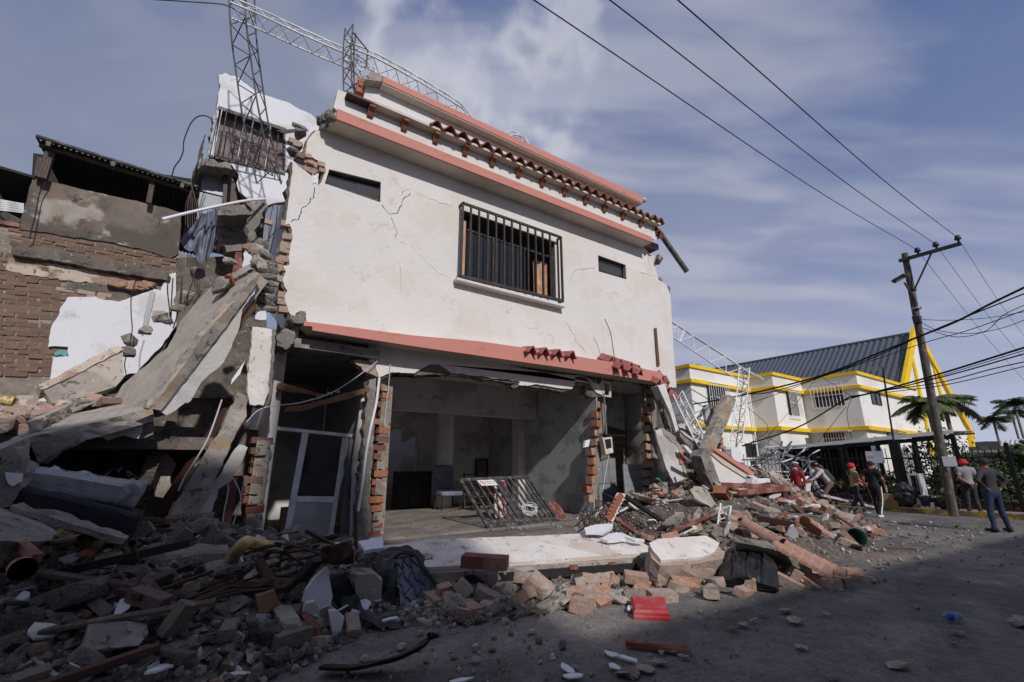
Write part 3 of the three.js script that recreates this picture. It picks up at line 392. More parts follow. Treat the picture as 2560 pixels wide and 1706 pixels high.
// main window: opening, glazing, curtains, projecting iron grille, sill
{
  const w = part(house, 'window', merge([box(5.47, 5.53, 6.55, 8.6, FZ - .16, FZ - .1), box(8.87, 8.93, 6.55, 8.6, FZ - .16, FZ - .1), box(5.53, 8.87, 8.53, 8.6, FZ - .16, FZ - .1), box(5.53, 8.87, 6.55, 6.61, FZ - .16, FZ - .1), box(5.53, 8.87, 8.05, 8.11, FZ - .16, FZ - .1), box(6.58, 6.64, 6.61, 8.05, FZ - .16, FZ - .1), box(7.72, 7.78, 6.61, 8.05, FZ - .16, FZ - .1)]), M.iron);
  part(w, 'pane', box(5.53, 6.58, 6.61, 8.05, FZ - .137, FZ - .13), M.glass); part(w, 'pane', box(6.64, 7.72, 6.61, 8.05, FZ - .137, FZ - .13), M.glass);
  const drape = (x0, x1, yA, yB, z, f, a) => { const n = Math.round((x1 - x0) * 36), g = new THREE.PlaneGeometry(x1 - x0, yB - yA, n, 6); const p = g.attributes.position; for (let i = 0; i < p.count; i++) { const x = p.getX(i); p.setZ(i, Math.sin(x * f + Math.sin(x * 3.1) * 1.5) * a + .02 * p.getY(i) * Math.sin(x * 5)); } g.computeVertexNormals(); g.translate((x0 + x1) / 2, (yA + yB) / 2, z); return g; };
  part(house, 'curtain', drape(5.6, 7.5, 6.5, 8.2, FZ - .36, 26, .045), M.curtainBrown); part(house, 'curtain', drape(8.3, 8.82, 6.5, 7.95, FZ - .34, 22, .05), M.curtainTan); part(house, 'curtain', drape(5.5, 5.62, 6.5, 8.3, FZ - .05, 22, .01), M.curtainTan);
  part(house, 'curtain_rail', rod(V(5.5, 8.26, FZ - .34), V(8.9, 8.22, FZ - .34), .018), M.iron);
  const z1 = FZ + .2, gr = part(house, 'window_grille', merge([bar(V(5.36, 6.44, z1), V(9.03, 6.5, z1), .07, .09), bar(V(5.36, 8.68, z1), V(9.02, 8.72, z1), .06, .07), bar(V(5.37, 6.42, z1), V(5.37, 8.7, z1), .06), bar(V(9.02, 6.46, z1), V(9.02, 8.74, z1), .06), bar(V(5.37, 6.46, FZ), V(5.37, 6.46, z1), .06), bar(V(9.02, 6.5, FZ), V(9.02, 6.5, z1), .06), bar(V(5.37, 8.67, FZ), V(5.37, 8.67, z1), .06), bar(V(9.02, 8.71, FZ), V(9.02, 8.71, z1), .06), bar(V(9.02, 6.5, FZ + .02), V(9.02, 8.7, FZ + .02), .05)]), M.iron);
  for (const x of [590, 660, 735, 805, 872, 938, 1008, 1072, 1135, 1195, 1255]) { const X = PZ(w1(x, 1100), z1).x; part(gr, 'bar', bar(V(X, 6.48, z1), V(X + .004, 8.68, z1), .062, .045), M.iron); }
  part(house, 'window_sill', boxUV(new RoundedBoxGeometry(3.86, .08, .3, 2, .015)).translate(7.18, 6.34, FZ + .08), M.cream);
  for (const q of [[many(qb, [262, 850, 285, 800, 585, 880, 585, 948]), 4], [many(w1, [1668, 1435, 1670, 1340, 1850, 1395, 1855, 1495]), 4]]) {
    const p = PZs(q[0], FZ - .2), lw = part(house, 'louvre_window', merge([bar(p[0], p[1], .05, .06), bar(p[1], p[2], .05, .06), bar(p[2], p[3], .05, .06), bar(p[3], p[0], .05, .06)]), M.iron);
    for (let k = 1; k < q[1] + 1; k++) { const t = k / (q[1] + 1), a = mid(p[0], p[1], t), b = mid(p[3], p[2], t); part(lw, 'louvre', bar(a, b, .012, .13, V(0, .7, .7)), M.aluGrey); }
  }
}
// lintel over the garage opening, torn along its foot
{
  const q = [...many(qe, [842, 158, 846, 270, 885, 295, 905, 375, 930, 370, 990, 342, 1140, 350, 1200, 312, 1240, 292, 1300, 290, 1345, 318, 1385, 348, 1470, 352, 1500, 362, 1580, 366, 1660, 384, 1740, 388, 1829, 405]), ...many(w5, [1000, 345, 1060, 350, 1120, 338, 1200, 352, 1300, 370, 1372, 372, 1392, 340, 1392, 288]), ...many(w5, [1465, 282, 1500, 320, 1512, 358, 1545, 398, 1580, 412, 1588, 320, 1588, 292])];
  const tp = many(qe, [1600, 262, 1200, 208]);
  part(house, 'lintel_plaster', plate(PZs([...q, [1500, 962], ...tp], FZ), .05, { jag: .012, step: .08 }), M.cream);
  const core = PZs([...many(qe, [850, 150, 880, 330, 925, 388, 1000, 352, 1140, 362, 1340, 356, 1500, 375, 1829, 420]), ...many(w5, [940, 350, 965, 368, 1000, 352, 1100, 362, 1200, 368, 1300, 396, 1380, 372, 1400, 355, 1465, 350, 1480, 420, 1520, 430, 1570, 425, 1590, 290])], FZ - .052);
  part(house, 'lintel_core', plate(core, .24, { jag: .02, step: .08, rough: .06 }), M.mortar);
}
// the wall hollow to the left: dark broken beam ends, door bay
{
  part(house, 'door_bay_back', box(1.5, 3.35, -.02, 4.2, -15.2, -15), M.creamIn);
  part(house, 'door_bay_wall', box(3.36, 3.5, -.02, 4.2, -15, -10.9), M.creamIn);
  part(house, 'door_bay_ceiling', box(1.2, 3.35, 3.9, 4.1, -15, -10.2), M.concrete);
  part(house, 'door_bay_wall', box(1.3, 1.48, -.02, 4.05, -15, -10.75), M.creamIn);
  part(house, 'broken_beam', plate(PZs(many(qe, [235, 95, 300, 55, 355, 75, 350, 150, 300, 195, 240, 170]), -9.95), .4, { jag: .04, rough: .08, step: .08 }), M.concrete);
  part(house, 'broken_beam', plate(PZs(many(qe, [740, 265, 840, 265, 885, 300, 900, 375, 850, 350, 800, 330]), FZ - .03), .22, { jag: .03, rough: .05, step: .08 }), M.brick[2]);
  // brick piers, each brick its own
  const pier = (name, top, bot, n, px, zc, mats, wd) => { const g = new THREE.Group(); g.name = name; house.add(g); seed(n * 7 + px); part(g, 'mortar_core', (() => { const a = PZ(top, zc - .16), b = PZ(bot, zc - .16); return bar(b, a, wd * 1.04, .25, V(1, 0, 0)); })(), M.mortarPale);
    for (let i = 0; i < n; i++) { const t = i / (n - 1), c = PZ([lerp(top[0], bot[0], t), lerp(top[1], bot[1], t)], zc); const hgt = (PZ(top, zc).y - PZ(bot, zc).y) / (n - 1); const m = part(g, 'brick', BRICKS[Math.floor(rnd() * 9)], pick(mats)); m.position.set(c.x + rr(-.06, .06), c.y, c.z - .15 + rr(-.06, .05)); m.scale.set(wd * rr(.8, 1.1), hgt * rr(.66, .8) / .34, .5); m.rotation.set(rr(-.05, .05), rr(-.2, .2), rr(-.09, .09)); if (rnd() < .8) { const q = part(g, 'mortar_bed', SLABS[i % 5], M.mortar); q.position.set(c.x + rr(-.03, .03), c.y + hgt * .5, c.z - .14 + rr(-.03, .05)); q.scale.set(wd * rr(.85, 1.05), .2, .46); } } return g; };
  pier('brick_pier', qe(950, 440), qe(885, 1400), 18, 1, FZ, [...M.brickRed, M.brickRed[0], M.brick[3]], .30);
  pier('brick_pier', qe(150, 790), qe(60, 1430), 11, 2, FZ + .1, M.brickRed, .34);
  pier('brick_pier', w5(1580, 480), w5(1505, 1140), 11, 3, FZ, [M.brick[0], M.brick[1], M.brick[3]], .22);
  pier('brick_pier', qg(1110, 470), qg(1120, 1180), 13, 4, FZ - .1, [M.brick[0], M.brick[1], M.brick[2]], .34);
  part(house, 'concrete_jamb', plate(PZs(many(qe, [842, 390, 888, 380, 880, 700, 858, 1000, 850, 1430, 752, 1460, 768, 1120, 800, 880, 815, 600]), FZ - .02), .3, { jag: .03, rough: .05 }), M.concrete);
  part(house, 'plaster_return', plate(PZs(many(qe, [792, 520, 818, 500, 800, 880, 762, 985, 742, 1440, 715, 1440, 735, 900]), FZ - .24), .06, { jag: .01 }), M.creamIn);
  part(house, 'white_conduit', tube(PZs(many(qe, [910, 378, 890, 540, 850, 720, 822, 880, 800, 1060, 770, 1250]), FZ + .06), .032), M.pvc);
  part(house, 'thin_cable', tube(PZs(many(qe, [985, 195, 975, 380, 955, 560, 940, 690]), FZ + .05), .009), M.cable);
  part(house, 'cable', tube([PZ(qe(960, 215), FZ + .08), PZ(qe(860, 300), FZ + .1), PZ(qe(610, 470), FZ + .3), PZ(qe(400, 540), FZ + .5), PZ(qe(130, 585), FZ + .6), PZ(qe(40, 670), FZ + .6)], .010, 40), M.cable);
  part(house, 'snapped_rafter', plate(PZs(many(qe, [290, 600, 300, 575, 480, 540, 700, 475, 845, 440, 850, 465, 700, 520, 520, 560, 430, 592, 350, 600]), FZ + .25), .14, { jag: .012, step: .1 }), M.woodOrange);
  part(house, 'snapped_rafter', plate(PZs(many(qe, [250, 410, 320, 425, 530, 485, 540, 505, 420, 480, 320, 470, 240, 450]), FZ - .1), .14, { jag: .012, step: .1 }), M.woodOrange);
  seed(61); for (let i = 0; i < 7; i++) { const m = part(house, 'plaster_crumb', ROCKS[i], M.concretePale); m.position.copy(PZ(qe(380 + i * 42 + rr(-10, 10), 556 - i * 13), FZ + .2)); m.position.y += .03; m.scale.setScalar(rr(.06, .13)); }
  // white plaster pillar hanging left of the door bay
  part(house, 'hanging_plaster', plate(PZs(many(qe, [78, 45, 205, 62, 205, 150, 182, 480, 152, 560, 62, 552, 46, 360, 74, 180]), -9.7), .1, { jag: .02, step: .09, rough: .03 }), M.dustWhite);
  part(house, 'hanging_plaster_core', plate(PZs(many(qe, [90, 40, 235, 62, 228, 170, 205, 500, 165, 575, 60, 560]), -9.81), .2, { jag: .03, step: .09, rough: .05 }), M.concrete);
  part(house, 'hanging_plaster', plate(PZs(many(w4, [305, 1495, 410, 1480, 415, 1568, 300, 1560]), -9.72), .1, { jag: .02 }), M.white);
  seed(63); for (let i = 0; i < 8; i++) { const m = part(house, 'concrete_block', SLABS[i % 5], M.concrete); m.position.copy(PZ(w4(430 + (i % 2) * 25 - i * 6, 1030 + i * 62), -10.0)); m.scale.set(.42, .8, .36); m.rotation.set(rr(-.1, .1), rr(-.3, .3), rr(-.15, .15)); }
  for (let i = 0; i < 4; i++) { const m = part(house, 'concrete_block', ROCKS[i + 2], M.concretePale); m.position.copy(PZ(w4(330 + (i % 2) * 45, 900 + i * 50), -9.9)); m.scale.set(.28, .62, .3); m.rotation.set(rr(-.2, .2), rr(-.3, .3), rr(-.2, .2)); }
  // reinforcing bars and cables across the torn party wall
  for (const q of [[645, 10, 560, 210, 500, 340, 470, 480, 445, 640, 430, 830, 425, 980], [610, 60, 555, 300, 530, 420, 505, 640, 470, 820, 440, 960], [520, 680, 440, 770, 385, 840], [470, 640, 430, 800]]) part(house, 'hanging_rebar', tube(many(w4, q).map((p) => PX(p, 1.38)), .013), M.rebar);
  { const m = part(house, 'hanging_brick', BRICKS[1], M.brick[2]); m.position.copy(PX(w4(432, 612), 1.3)); m.scale.set(.3, .55, .3); }
}
// ground floor room seen through the garage opening
{
  const x0 = 3.5, x1 = 10.55, zb = -17;
  part(house, 'room_floor', box(1.4, 15, -.03, .04, -17, -9.9), M.floorDust);
  // back wall with a torn dark hole
  const hole = PZs(many(w5, [80, 700, 130, 650, 185, 655, 185, 750, 285, 700, 285, 880, 275, 1090, 60, 1100, 60, 900]), zb);
  part(house, 'room_back_wall', plate([V(5.2, 0, zb), V(15, 0, zb), V(15, 4.2, zb), V(5.2, 4.2, zb)], .15, { holes: [hole] }), M.creamIn);
  part(house, 'space_behind', box(5, 15, 0, 4.2, -19.2, -19), M.creamIn); part(house, 'space_behind', box(4.8, 5, 0, 4.2, -19, -17.1), M.creamIn);
  part(house, 'room_left_wall', box(3.51, 3.62, 0, 4.2, -17, -10.7), M.creamIn);
  part(house, 'room_beam', box(3.63, 10.5, 3.16, 4.21, -13.9, -13.5), M.creamIn);
  part(house, 'rear_ceiling', box(3.63, 10.5, 3.9, 4.2, -17, -13.92), M.creamIn);
  const col = new THREE.CylinderGeometry(.31, .31, 3.9, 28); const cp = PZ(w5(482, 850), -15.6); col.translate(cp.x, 1.96, -15.6); part(house, 'round_column', col, M.white);
  // right wall, cracked, running back from the street
  const side = [V(x1, 0, -16.9), V(x1, 0, -10.8), V(x1, 1.1, -10.65), V(x1, 1.6, -10.55), V(x1, 2.6, -10.45), V(x1, 4.2, -10.42), V(x1, 4.2, -16.9)];
  const sc = (q, w) => { const p = fine(q, 5).map((a) => PX(a, x1)), L = [], R = []; p.forEach((v, i) => { const s = w * (i === 0 || i === p.length - 1 ? .2 : .5 + .6 * h3(i, 3, 9)); L.push(V(x1, v.y, v.z - s)); R.push(V(x1, v.y, v.z + s)); }); return L.concat(R.reverse()); };
  part(house, 'room_side_wall', plate(side, .04, { holes: [sc(many(w5, [925, 500, 945, 540, 940, 600]), .02), sc(many(w5, [1025, 740, 1062, 790, 1080, 900, 1105, 980]), .03), sc(many(w5, [1135, 1030, 1160, 1065, 1180, 1110]), .03), sc(many(w5, [1460, 560, 1455, 640, 1462, 720]), .02), sc(many(w5, [960, 640, 1000, 700, 1015, 730]), .012)], jag: .01, step: .12 }), M.greyPaint);
  part(house, 'room_side_core', box(x1 + .042, x1 + .2, 0, 4.2, -16.9, -10.7), M.mortar);
  part(house, 'side_pilaster', box(x1 - .32, x1 - .01, 0, 4.2, -14.7, -14.3), M.creamIn);
  const lamp = part(house, 'ceiling_lamp', new THREE.CylinderGeometry(.05, .1, .12, 14).translate(6.2, 4.15, -11.5), M.pvc);
  // small room to the right of the pier: grey bare brick, tiled wall and embossed panel
  part(house, 'bare_wall', box(10.8, 14.2, 0, 4.2, -12.6, -12.4), M.mortar); seed(71);
  for (let r = 0; r < 17; r++) for (let c = 0; c < 9; c++) { const x = 10.95 + c * .36 + (r % 2) * .18, y = 1.0 + r * .135; if (x > 13.9 || y > 3.1) continue; const m = part(house, 'brick', BRICKS[(r * 3 + c) % 5], M.brickGrey[(r + c * 2) % 2]); m.position.set(x, y, -12.42 + rr(-.01, .01)); m.scale.set(.345, .34, .2); }
  part(house, 'wall_plaster', plate([V(10.8, 3.0, -12.3), V(11.1, 2.75, -12.3), V(11.6, 2.9, -12.3), V(12.2, 2.75, -12.3), V(13.1, 2.95, -12.3), V(13.9, 2.8, -12.3), V(14, 4.2, -12.3), V(10.8, 4.2, -12.3)], .03, { jag: .03 }), M.greyPaint);
  part(house, 'inner_side_wall', plate([V(14.1, 0, -12.4), V(14.1, 0, -10.6), V(14.1, 4.2, -10.5), V(14.1, 4.2, -12.4)], .15, { jag: .03 }), M.creamIn);
  for (let r = 0; r < 2; r++) for (let c = 0; c < 6; c++) part(house, 'wall_tile', boxUV(new RoundedBoxGeometry(.33, .86, .02, 1, .006)).translate(11.0 + c * .345, .45 + r * .88, -11.95), M.greyTile);
  // cavity grey panel with raised diamonds, leaning
  const pq = PZs(many(qg, [935, 945, 1070, 945, 1100, 1290, 960, 1300]), FZ - .35); const pan = part(house, 'embossed_panel', plate(pq, .04), M.greyTile);
  for (let i = 0; i < 7; i++) for (let k = 0; k < 4; k++) { const p = mid(mid(pq[0], pq[1], (k + .5) / 4), mid(pq[3], pq[2], (k + .5) / 4), (i + .5) / 7); const g = new THREE.ConeGeometry(.1, .022, 4).rotateX(Math.PI / 2); g.scale(.8, 1.2, 1); part(pan, 'raised_diamond', g.translate(p.x, p.y, p.z + .01), M.greyTile); }
  part(house, 'meter_recess', merge([plate(PZs(many(qg, [797, 395, 812, 398, 815, 500, 800, 498]), FZ + .02), .06), plate(PZs(many(qg, [845, 415, 857, 418, 858, 505, 846, 505]), FZ + .02), .06), plate(PZs(many(qg, [797, 395, 857, 410, 857, 424, 797, 408]), FZ + .03), .06), plate(PZs(many(qg, [800, 488, 858, 496, 858, 507, 800, 500]), FZ + .03), .06)]), M.paleSoffit);
  part(house, 'conduit', tube(PZs(many(qg, [808, 480, 818, 600, 826, 750]), FZ + .12), .028), M.galv);
  const me = part(house, 'electricity_meter', plate(PZs(many(qg, [800, 772, 862, 765, 872, 870, 822, 882]), FZ + .26), .16, { bevel: .01 }), M.paleSoffit); part(me, 'meter_glass', plate(PZs(many(qg, [815, 782, 855, 778, 860, 835, 826, 845]), FZ + .275), .02), M.glassDark); part(me, 'meter_reader', plate(PZs(many(qg, [845, 845, 862, 842, 866, 862, 850, 866]), FZ + .285), .02), M.white);
  part(house, 'white_flex', tube(PZs(many(qg, [842, 885, 825, 980, 800, 1125]), FZ + .2), .011), M.cable);
  part(house, 'conduit', tube(PZs(many(qg, [1075, 445, 1080, 570]), FZ - .1), .05), M.galv);
  part(house, 'crossing_pipe', tube([PZ(qg(780, 745), FZ + .1), PZ(qg(860, 755), FZ - .2), PZ(qg(950, 760), FZ - .6)], .02), M.iron);
}
part(house, 'hanging_gutter', bar(PZ(w1(2168, 1100), -9.95), PZ([1718, 680], -9.5), .2, .1), M.ironDust, 'dark steel gutter hanging off the right end of the cornice');
settle(house);
// ---------- rear wing of the house: broken white wall with a barred window ----------
{
  const z = -13.8, t = thing('rear_wing', 'broken white upper wall with a barred window behind the hanging lattice', 'wall');
  const out = many(qa, [1425, 485, 1470, 475, 1560, 510, 1640, 575, 1740, 625, 1870, 665, 1960, 715, 2030, 745, 2075, 790, 2110, 900, 2000, 1050, 1900, 1300, 1740, 1345, 1650, 1338, 1620, 1300, 1560, 1250, 1545, 1190, 1560, 1140, 1530, 1100, 1505, 1062, 1440, 1040, 1365, 1020, 1385, 860, 1415, 690, 1440, 560]);
  const hole = many(qa, [1432, 702, 1850, 838, 1862, 1122, 1505, 1048, 1390, 1012]);
  part(t, 'wall', plate(PZs(out, z), .05, { holes: [PZs(hole, z)], jag: .035, step: .14 }), M.white);
  part(t, 'wall_core', plate(PZs(out, z - .052), .2, { holes: [PZs(hole, z - .052)], jag: .07, step: .15, rough: .05 }), M.concrete);
  const win = part(t, 'window', merge([plate(PZs(many(qa, [1425, 690, 1870, 838, 1870, 858, 1425, 712]), z + .04), .1), plate(PZs(many(qa, [1375, 1010, 1860, 1125, 1862, 1140, 1375, 1026]), z + .04), .1), plate(PZs(many(qa, [1852, 850, 1864, 850, 1866, 1125, 1854, 1122]), z + .03), .08)]), M.iron);
  part(t, 'curtain', plate(PZs(many(qa, [1410, 700, 1860, 830, 1870, 1135, 1370, 1020]), z - .3), .03), M.curtainMauve);
  const gr = part(t, 'window_grille', merge([rod(PZ(qa(1400, 880), z + .22), PZ(qa(1865, 1005), z + .22), .014), rod(PZ(qa(1400, 868), z + .22), PZ(qa(1865, 992), z + .22), .014), rod(PZ(qa(1400, 1020), z + .22), PZ(qa(1850, 1128), z + .22), .018)]), M.trussDark);
  for (const [a, b, c, d] of [[1420, 705, 1355, 1018], [1450, 715, 1392, 1024], [1482, 720, 1428, 1032], [1545, 745, 1488, 1045], [1600, 765, 1548, 1062], [1655, 785, 1605, 1076], [1710, 805, 1665, 1090], [1768, 828, 1730, 1104], [1818, 875, 1796, 1118]]) part(gr, 'bar', rod(PZ(qa(a, b), z + .22), PZ(qa(c, d), z + .22), .018), a % 3 ? M.galv : M.trussDark);
  part(t, 'tin_flashing', plate(PZs(many(qa, [1800, 852, 1925, 842, 1930, 862, 1860, 872]), z + .3), .03), M.woodGrey);
  settle(t);
  // torn rooms below it
  const u = thing('torn_room', 'torn open upper room with grey panel and brown door frame', 'room');
  part(u, 'back_wall', plate(PZs(many(qa, [1290, 1060, 1760, 1160, 1700, 1700, 1180, 1600]), -15.6), .15), M.mortar);
  part(u, 'ceiling_slab', plate(PZs(many(qa, [1260, 1120, 1320, 1040, 1510, 1065, 1500, 1100, 1330, 1080]), -13.6), 1.8, { jag: .05, rough: .06 }), M.concrete);
  part(u, 'grey_panel', plate(PZs(many(qa, [1332, 1085, 1460, 1110, 1452, 1280, 1308, 1245]), -14.2), .05), M.aluGrey);
  part(u, 'grey_panel', plate(PZs(many(qa, [1305, 1255, 1452, 1290, 1440, 1420, 1280, 1430]), -14.15), .05), M.greyPaint);
  part(u, 'door_frame', plate(PZs(many(qa, [1462, 1112, 1490, 1118, 1478, 1330, 1452, 1325]), -14.0), .12), M.woodDark);
  part(u, 'door_frame', plate(PZs(many(qa, [1515, 1150, 1550, 1165, 1545, 1240, 1600, 1300, 1640, 1345, 1500, 1335]), -14.1), .1), M.woodDark);
  part(u, 'floor_slab', plate(PZs(many(qa, [1420, 1345, 1540, 1340, 1645, 1352, 1640, 1405, 1425, 1408]), -12.4), 1.4, { jag: .03, rough: .05 }), M.concrete);
  part(u, 'floor_slab_edge', plate(PZs(many(qa, [1425, 1408, 1640, 1405, 1650, 1560, 1560, 1640, 1480, 1650, 1420, 1560]), -13.1), .6, { jag: .05, rough: .08 }), M.concrete);
  part(u, 'broken_wall_end', plate(PZs(many(w4, [205, 400, 260, 410, 300, 440, 400, 400, 410, 430, 370, 520, 350, 620, 290, 700, 300, 770, 250, 800, 230, 620, 262, 520, 265, 470]), -12.3), .3, { jag: .06, rough: .09, step: .1 }), M.concrete);
  part(u, 'lower_plaster', plate(PZs(many(w4, [205, 850, 295, 790, 330, 830, 330, 1000, 180, 1060, 190, 920]), -12.6), .1, { jag: .03 }), M.white);
  part(u, 'brown_frame', plate(PZs(many(w4, [115, 900, 172, 905, 178, 1070, 75, 1130, 95, 1000]), -12.4), .12), M.rust);
  part(u, 'back_wall', plate(PZs(many(qc, [1290, 720, 1960, 700, 1960, 1750, 1300, 1750]), -14.0), .1), M.mortar);
  settle(u);
  // grey cloth hanging out of the room
  const pts = many(qc, [1600, 345, 1500, 375, 1480, 425, 1400, 450, 1350, 530, 1320, 600, 1370, 620, 1400, 655, 1440, 700, 1475, 748, 1510, 740, 1530, 690, 1562, 690, 1590, 520]);
  const cg = new THREE.PlaneGeometry(1, 1, 26, 34), cp = cg.attributes.position; const TL = PZ(qc(1480, 400), -12.0), TR = PZ(qc(1605, 345), -12.0), BL = PZ(qc(1320, 610), -11.8), BM = PZ(qc(1490, 755), -11.7), BR = PZ(qc(1565, 690), -11.8);
  for (let i = 0; i < cp.count; i++) { const u = cp.getX(i) + .5, v = .5 - cp.getY(i); const bot = u < .55 ? mid(BL, BM, u / .55) : mid(BM, BR, (u - .55) / .45), top = mid(TL, TR, u); const p = mid(top, bot, Math.pow(v, 1 - .3 * (u < .3 ? 1 : 0))); p.z += .10 * Math.sin(u * 19 + v * 3) * (.3 + v) + .05 * Math.sin(u * 41 - v * 6); p.y += .05 * Math.sin(u * 23) * v; cp.setXYZ(i, p.x, p.y, p.z); } cg.computeVertexNormals();
  solo('hanging_cloth', cg, M.greyCloth, 'grey blue cloth hanging from the torn upper room', 'cloth');
  solo('white_pipe', tube([PZ(qc(1190, 438), -11.2), PZ(qc(1400, 385), -11.4), PZ(qc(1650, 330), -11.6), PZ(qc(1800, 302), -11.8), PZ(qc(1945, 288), -12.2)], .034), M.pvc, 'thin white plastic pipe sticking out over the grey neighbour wall', 'pipe');
  solo('lamp_wire', tube(PZs(many(qa, [1385, 775, 1330, 755, 1285, 765, 1250, 800, 1225, 850, 1200, 920, 1195, 990, 1170, 1050, 1140, 1090, 1122, 1150]), -13.4), .016), M.wire, 'bent dark cable arching left of the barred upper window', 'cable');
}
// ---------- neighbour house on the left ----------
const NZ = -14.2;
{
  const t = thing('neighbour_house', 'old brick neighbour house with grey render and sheet roof, at the left', 'house');
  part(t, 'render_wall', plate(PZs(many(qc, [235, 130, 380, 160, 560, 205, 800, 262, 1000, 300, 1100, 325, 1335, 388, 1325, 560, 1310, 690, 1250, 722, 1050, 660, 800, 602, 500, 562, 300, 530, 138, 512, 160, 400, 180, 330]), NZ + .06), .08, { jag: .025, step: .12 }), M.oldPlaster);
  part(t, 'mortar_wall', plate(PZs(many(qc, [-160, 480, 140, 510, 1420, 700, 1420, 1000, 1100, 1568, -160, 1800]), NZ + .01), .2), M.mortarPale);
  part(t, 'concrete_beam', plate(PZs(many(qc, [85, 620, 400, 650, 700, 715, 1000, 775, 1240, 815, 1245, 885, 1000, 850, 700, 800, 400, 740, 90, 695]), NZ + .2), .3, { jag: .025, rough: .04 }), M.mortar);
  part(t, 'limewashed_band', plate(PZs(many(qc, [60, 715, 400, 765, 800, 840, 1150, 900, 1130, 960, 1000, 950, 700, 905, 480, 885, 300, 860, 100, 825, 40, 800]), NZ + .05), .08, { jag: .03 }), M.limewash);
  part(t, 'render_patch', plate(PZs(many(qc, [490, 890, 800, 920, 1100, 960, 1040, 1000, 880, 1030, 700, 1000, 480, 950]), NZ + .045), .08, { jag: .02 }), M.mortar);
  part(t, 'rear_masonry', box(-9, 1.4, 0, 5.2, NZ - .5, NZ - .32), M.mortar);
  // brickwork: every brick that can be told apart
  const wallBricks = (qL, qR, rows, len, zoff, keep, mats, sd, hk = 1) => { seed(sd); for (let r = 0; r < rows.length; r++) { const A = PZ(rows[r][0], NZ + zoff), Bp = PZ(rows[r][1], NZ + zoff), L = A.distanceTo(Bp), n = Math.floor(L / len), ang = Math.atan2(Bp.y - A.y, Bp.x - A.x); for (let i = 0; i <= n; i++) { const d = (i + (r % 2) * .5) * len; if (d > L) continue; const p = mid(A, Bp, d / L); if (!keep(p, r, i)) continue; const m = part(t, 'brick', BRICKS[Math.floor(rnd() * 5)], pick(mats)); m.position.set(p.x + rr(-.015, .015), p.y + rr(-.008, .008), p.z + rr(-.02, .02)); m.rotation.set(0, rr(-.03, .03), ang + rr(-.02, .02)); m.scale.set(len * rr(.84, .96), hk * .36, .22); } } };
  const rows1 = []; for (let k = 0; k < 7; k++) rows1.push([qc(150, 528 + k * 24), qc(1300, 728 + k * 24)]);
  wallBricks(0, 0, rows1, .37, -.02, (p, r, i) => !(r > 4 && p.x < -2.6), M.brickOld, 81, .68);
  const rows2 = []; for (let k = 0; k < 27; k++) rows2.push([qc(-60, 690 + k * 34), qc(470, 762 + k * 31.5)]);
  const inWhite = (p) => false;
  wallBricks(0, 0, rows2, .37, -.02, (p, r, i) => { const lim = r < 3 ? -3.0 : -1.72 - r * .022; return p.x < lim && rnd() > .02; }, M.brickOld, 82, .84);
  const rows3 = []; for (let k = 0; k < 3; k++) rows3.push([qc(480, 962 + k * 30), qc(900, 1015 + k * 30)]);
  wallBricks(0, 0, rows3, .37, -.02, (p) => true, [M.brickOld[1], M.brick[2]], 83, .76);
  seed(84); for (const [x, y] of [[850, 915], [900, 920], [950, 935], [1010, 935], [1060, 930], [1100, 920]]) { const m = part(t, 'brick', BRICKS[5 + (x % 4)], M.brick[0]); m.position.copy(PZ(qc(x, y), NZ + .12)); m.scale.set(.3, .4, .3); m.rotation.set(0, rr(-.4, .4), rr(-.2, .2)); }
  // white plaster that was the lost room's side
  part(t, 'white_plaster', plate(PZs(many(qc, [500, 1010, 700, 1005, 770, 1030, 870, 1042, 1000, 1000, 1130, 950, 1180, 960, 1230, 850, 1420, 800, 1420, 1000, 1240, 1300, 1000, 1568, 340, 1700, 375, 1568, 390, 1452, 500, 1445, 498, 1375, 400, 1370, 350, 1375, 370, 1240, 420, 1160, 440, 1090]), NZ + .12), .07, { jag: .025, step: .12 }), M.white);
  part(t, 'teal_patch', plate(PZs(many(qc, [395, 1425, 420, 1400, 495, 1400, 495, 1440, 470, 1450, 450, 1430, 405, 1440]), NZ + .06), .03, { jag: .02 }), std({ color: 0x5f9c9f }));
  part(t, 'orange_mortar', plate(PZs(many(qc, [340, 1380, 500, 1380, 495, 1450, 385, 1460, 370, 1560, 300, 1568]), NZ + .02), .05, { jag: .03 }), M.brick[0]);
  part(t, 'white_plaster', plate(PZs(many(qc, [1100, 960, 1140, 970, 1080, 1240, 1040, 1290, 1060, 1130]), NZ + .16), .05, { jag: .01 }), M.aluGrey);
  // sheet-metal roof and its frame
  const A = PZ(qa(235, 905), NZ + .5), Bq = PZ(qa(1290, 1235), NZ + .5); const back = V(0, .25, -5.5);
  const rg = new THREE.PlaneGeometry(1, 1, 120, 1), rp = rg.attributes.position; for (let i = 0; i < rp.count; i++) { const u = rp.getX(i) + .5, v = .5 - rp.getY(i); const p = mid(A, Bq, u).add(back.clone().multiplyScalar(v)); p.y += .035 * Math.sin(u * 120 / 2 * 3.14159); rp.setXYZ(i, p.x, p.y, p.z); } rg.computeVertexNormals(); part(t, 'sheet_roof', rg, M.sheetBlack);
  part(t, 'roof_edge', rod(A.clone().add(V(0, .04, .03)), Bq.clone().add(V(0, .04, .03)), .05, 8), M.ironDust);
  const C = PZ(qa(260, 942), NZ + .35), D = PZ(qa(1285, 1250), NZ + .35); part(t, 'roof_beam', bar(C, D, .10, .14), M.woodGrey);
  for (const [x0, ya, x1, yb, r] of [[345, 935, 275, 1170, .16], [1005, 1150, 970, 1330, .11]]) part(t, 'roof_post', bar(PZ(qa(x0, ya), NZ + .25), PZ(qa(x1, yb), NZ + .25), r, r), M.woodGrey);
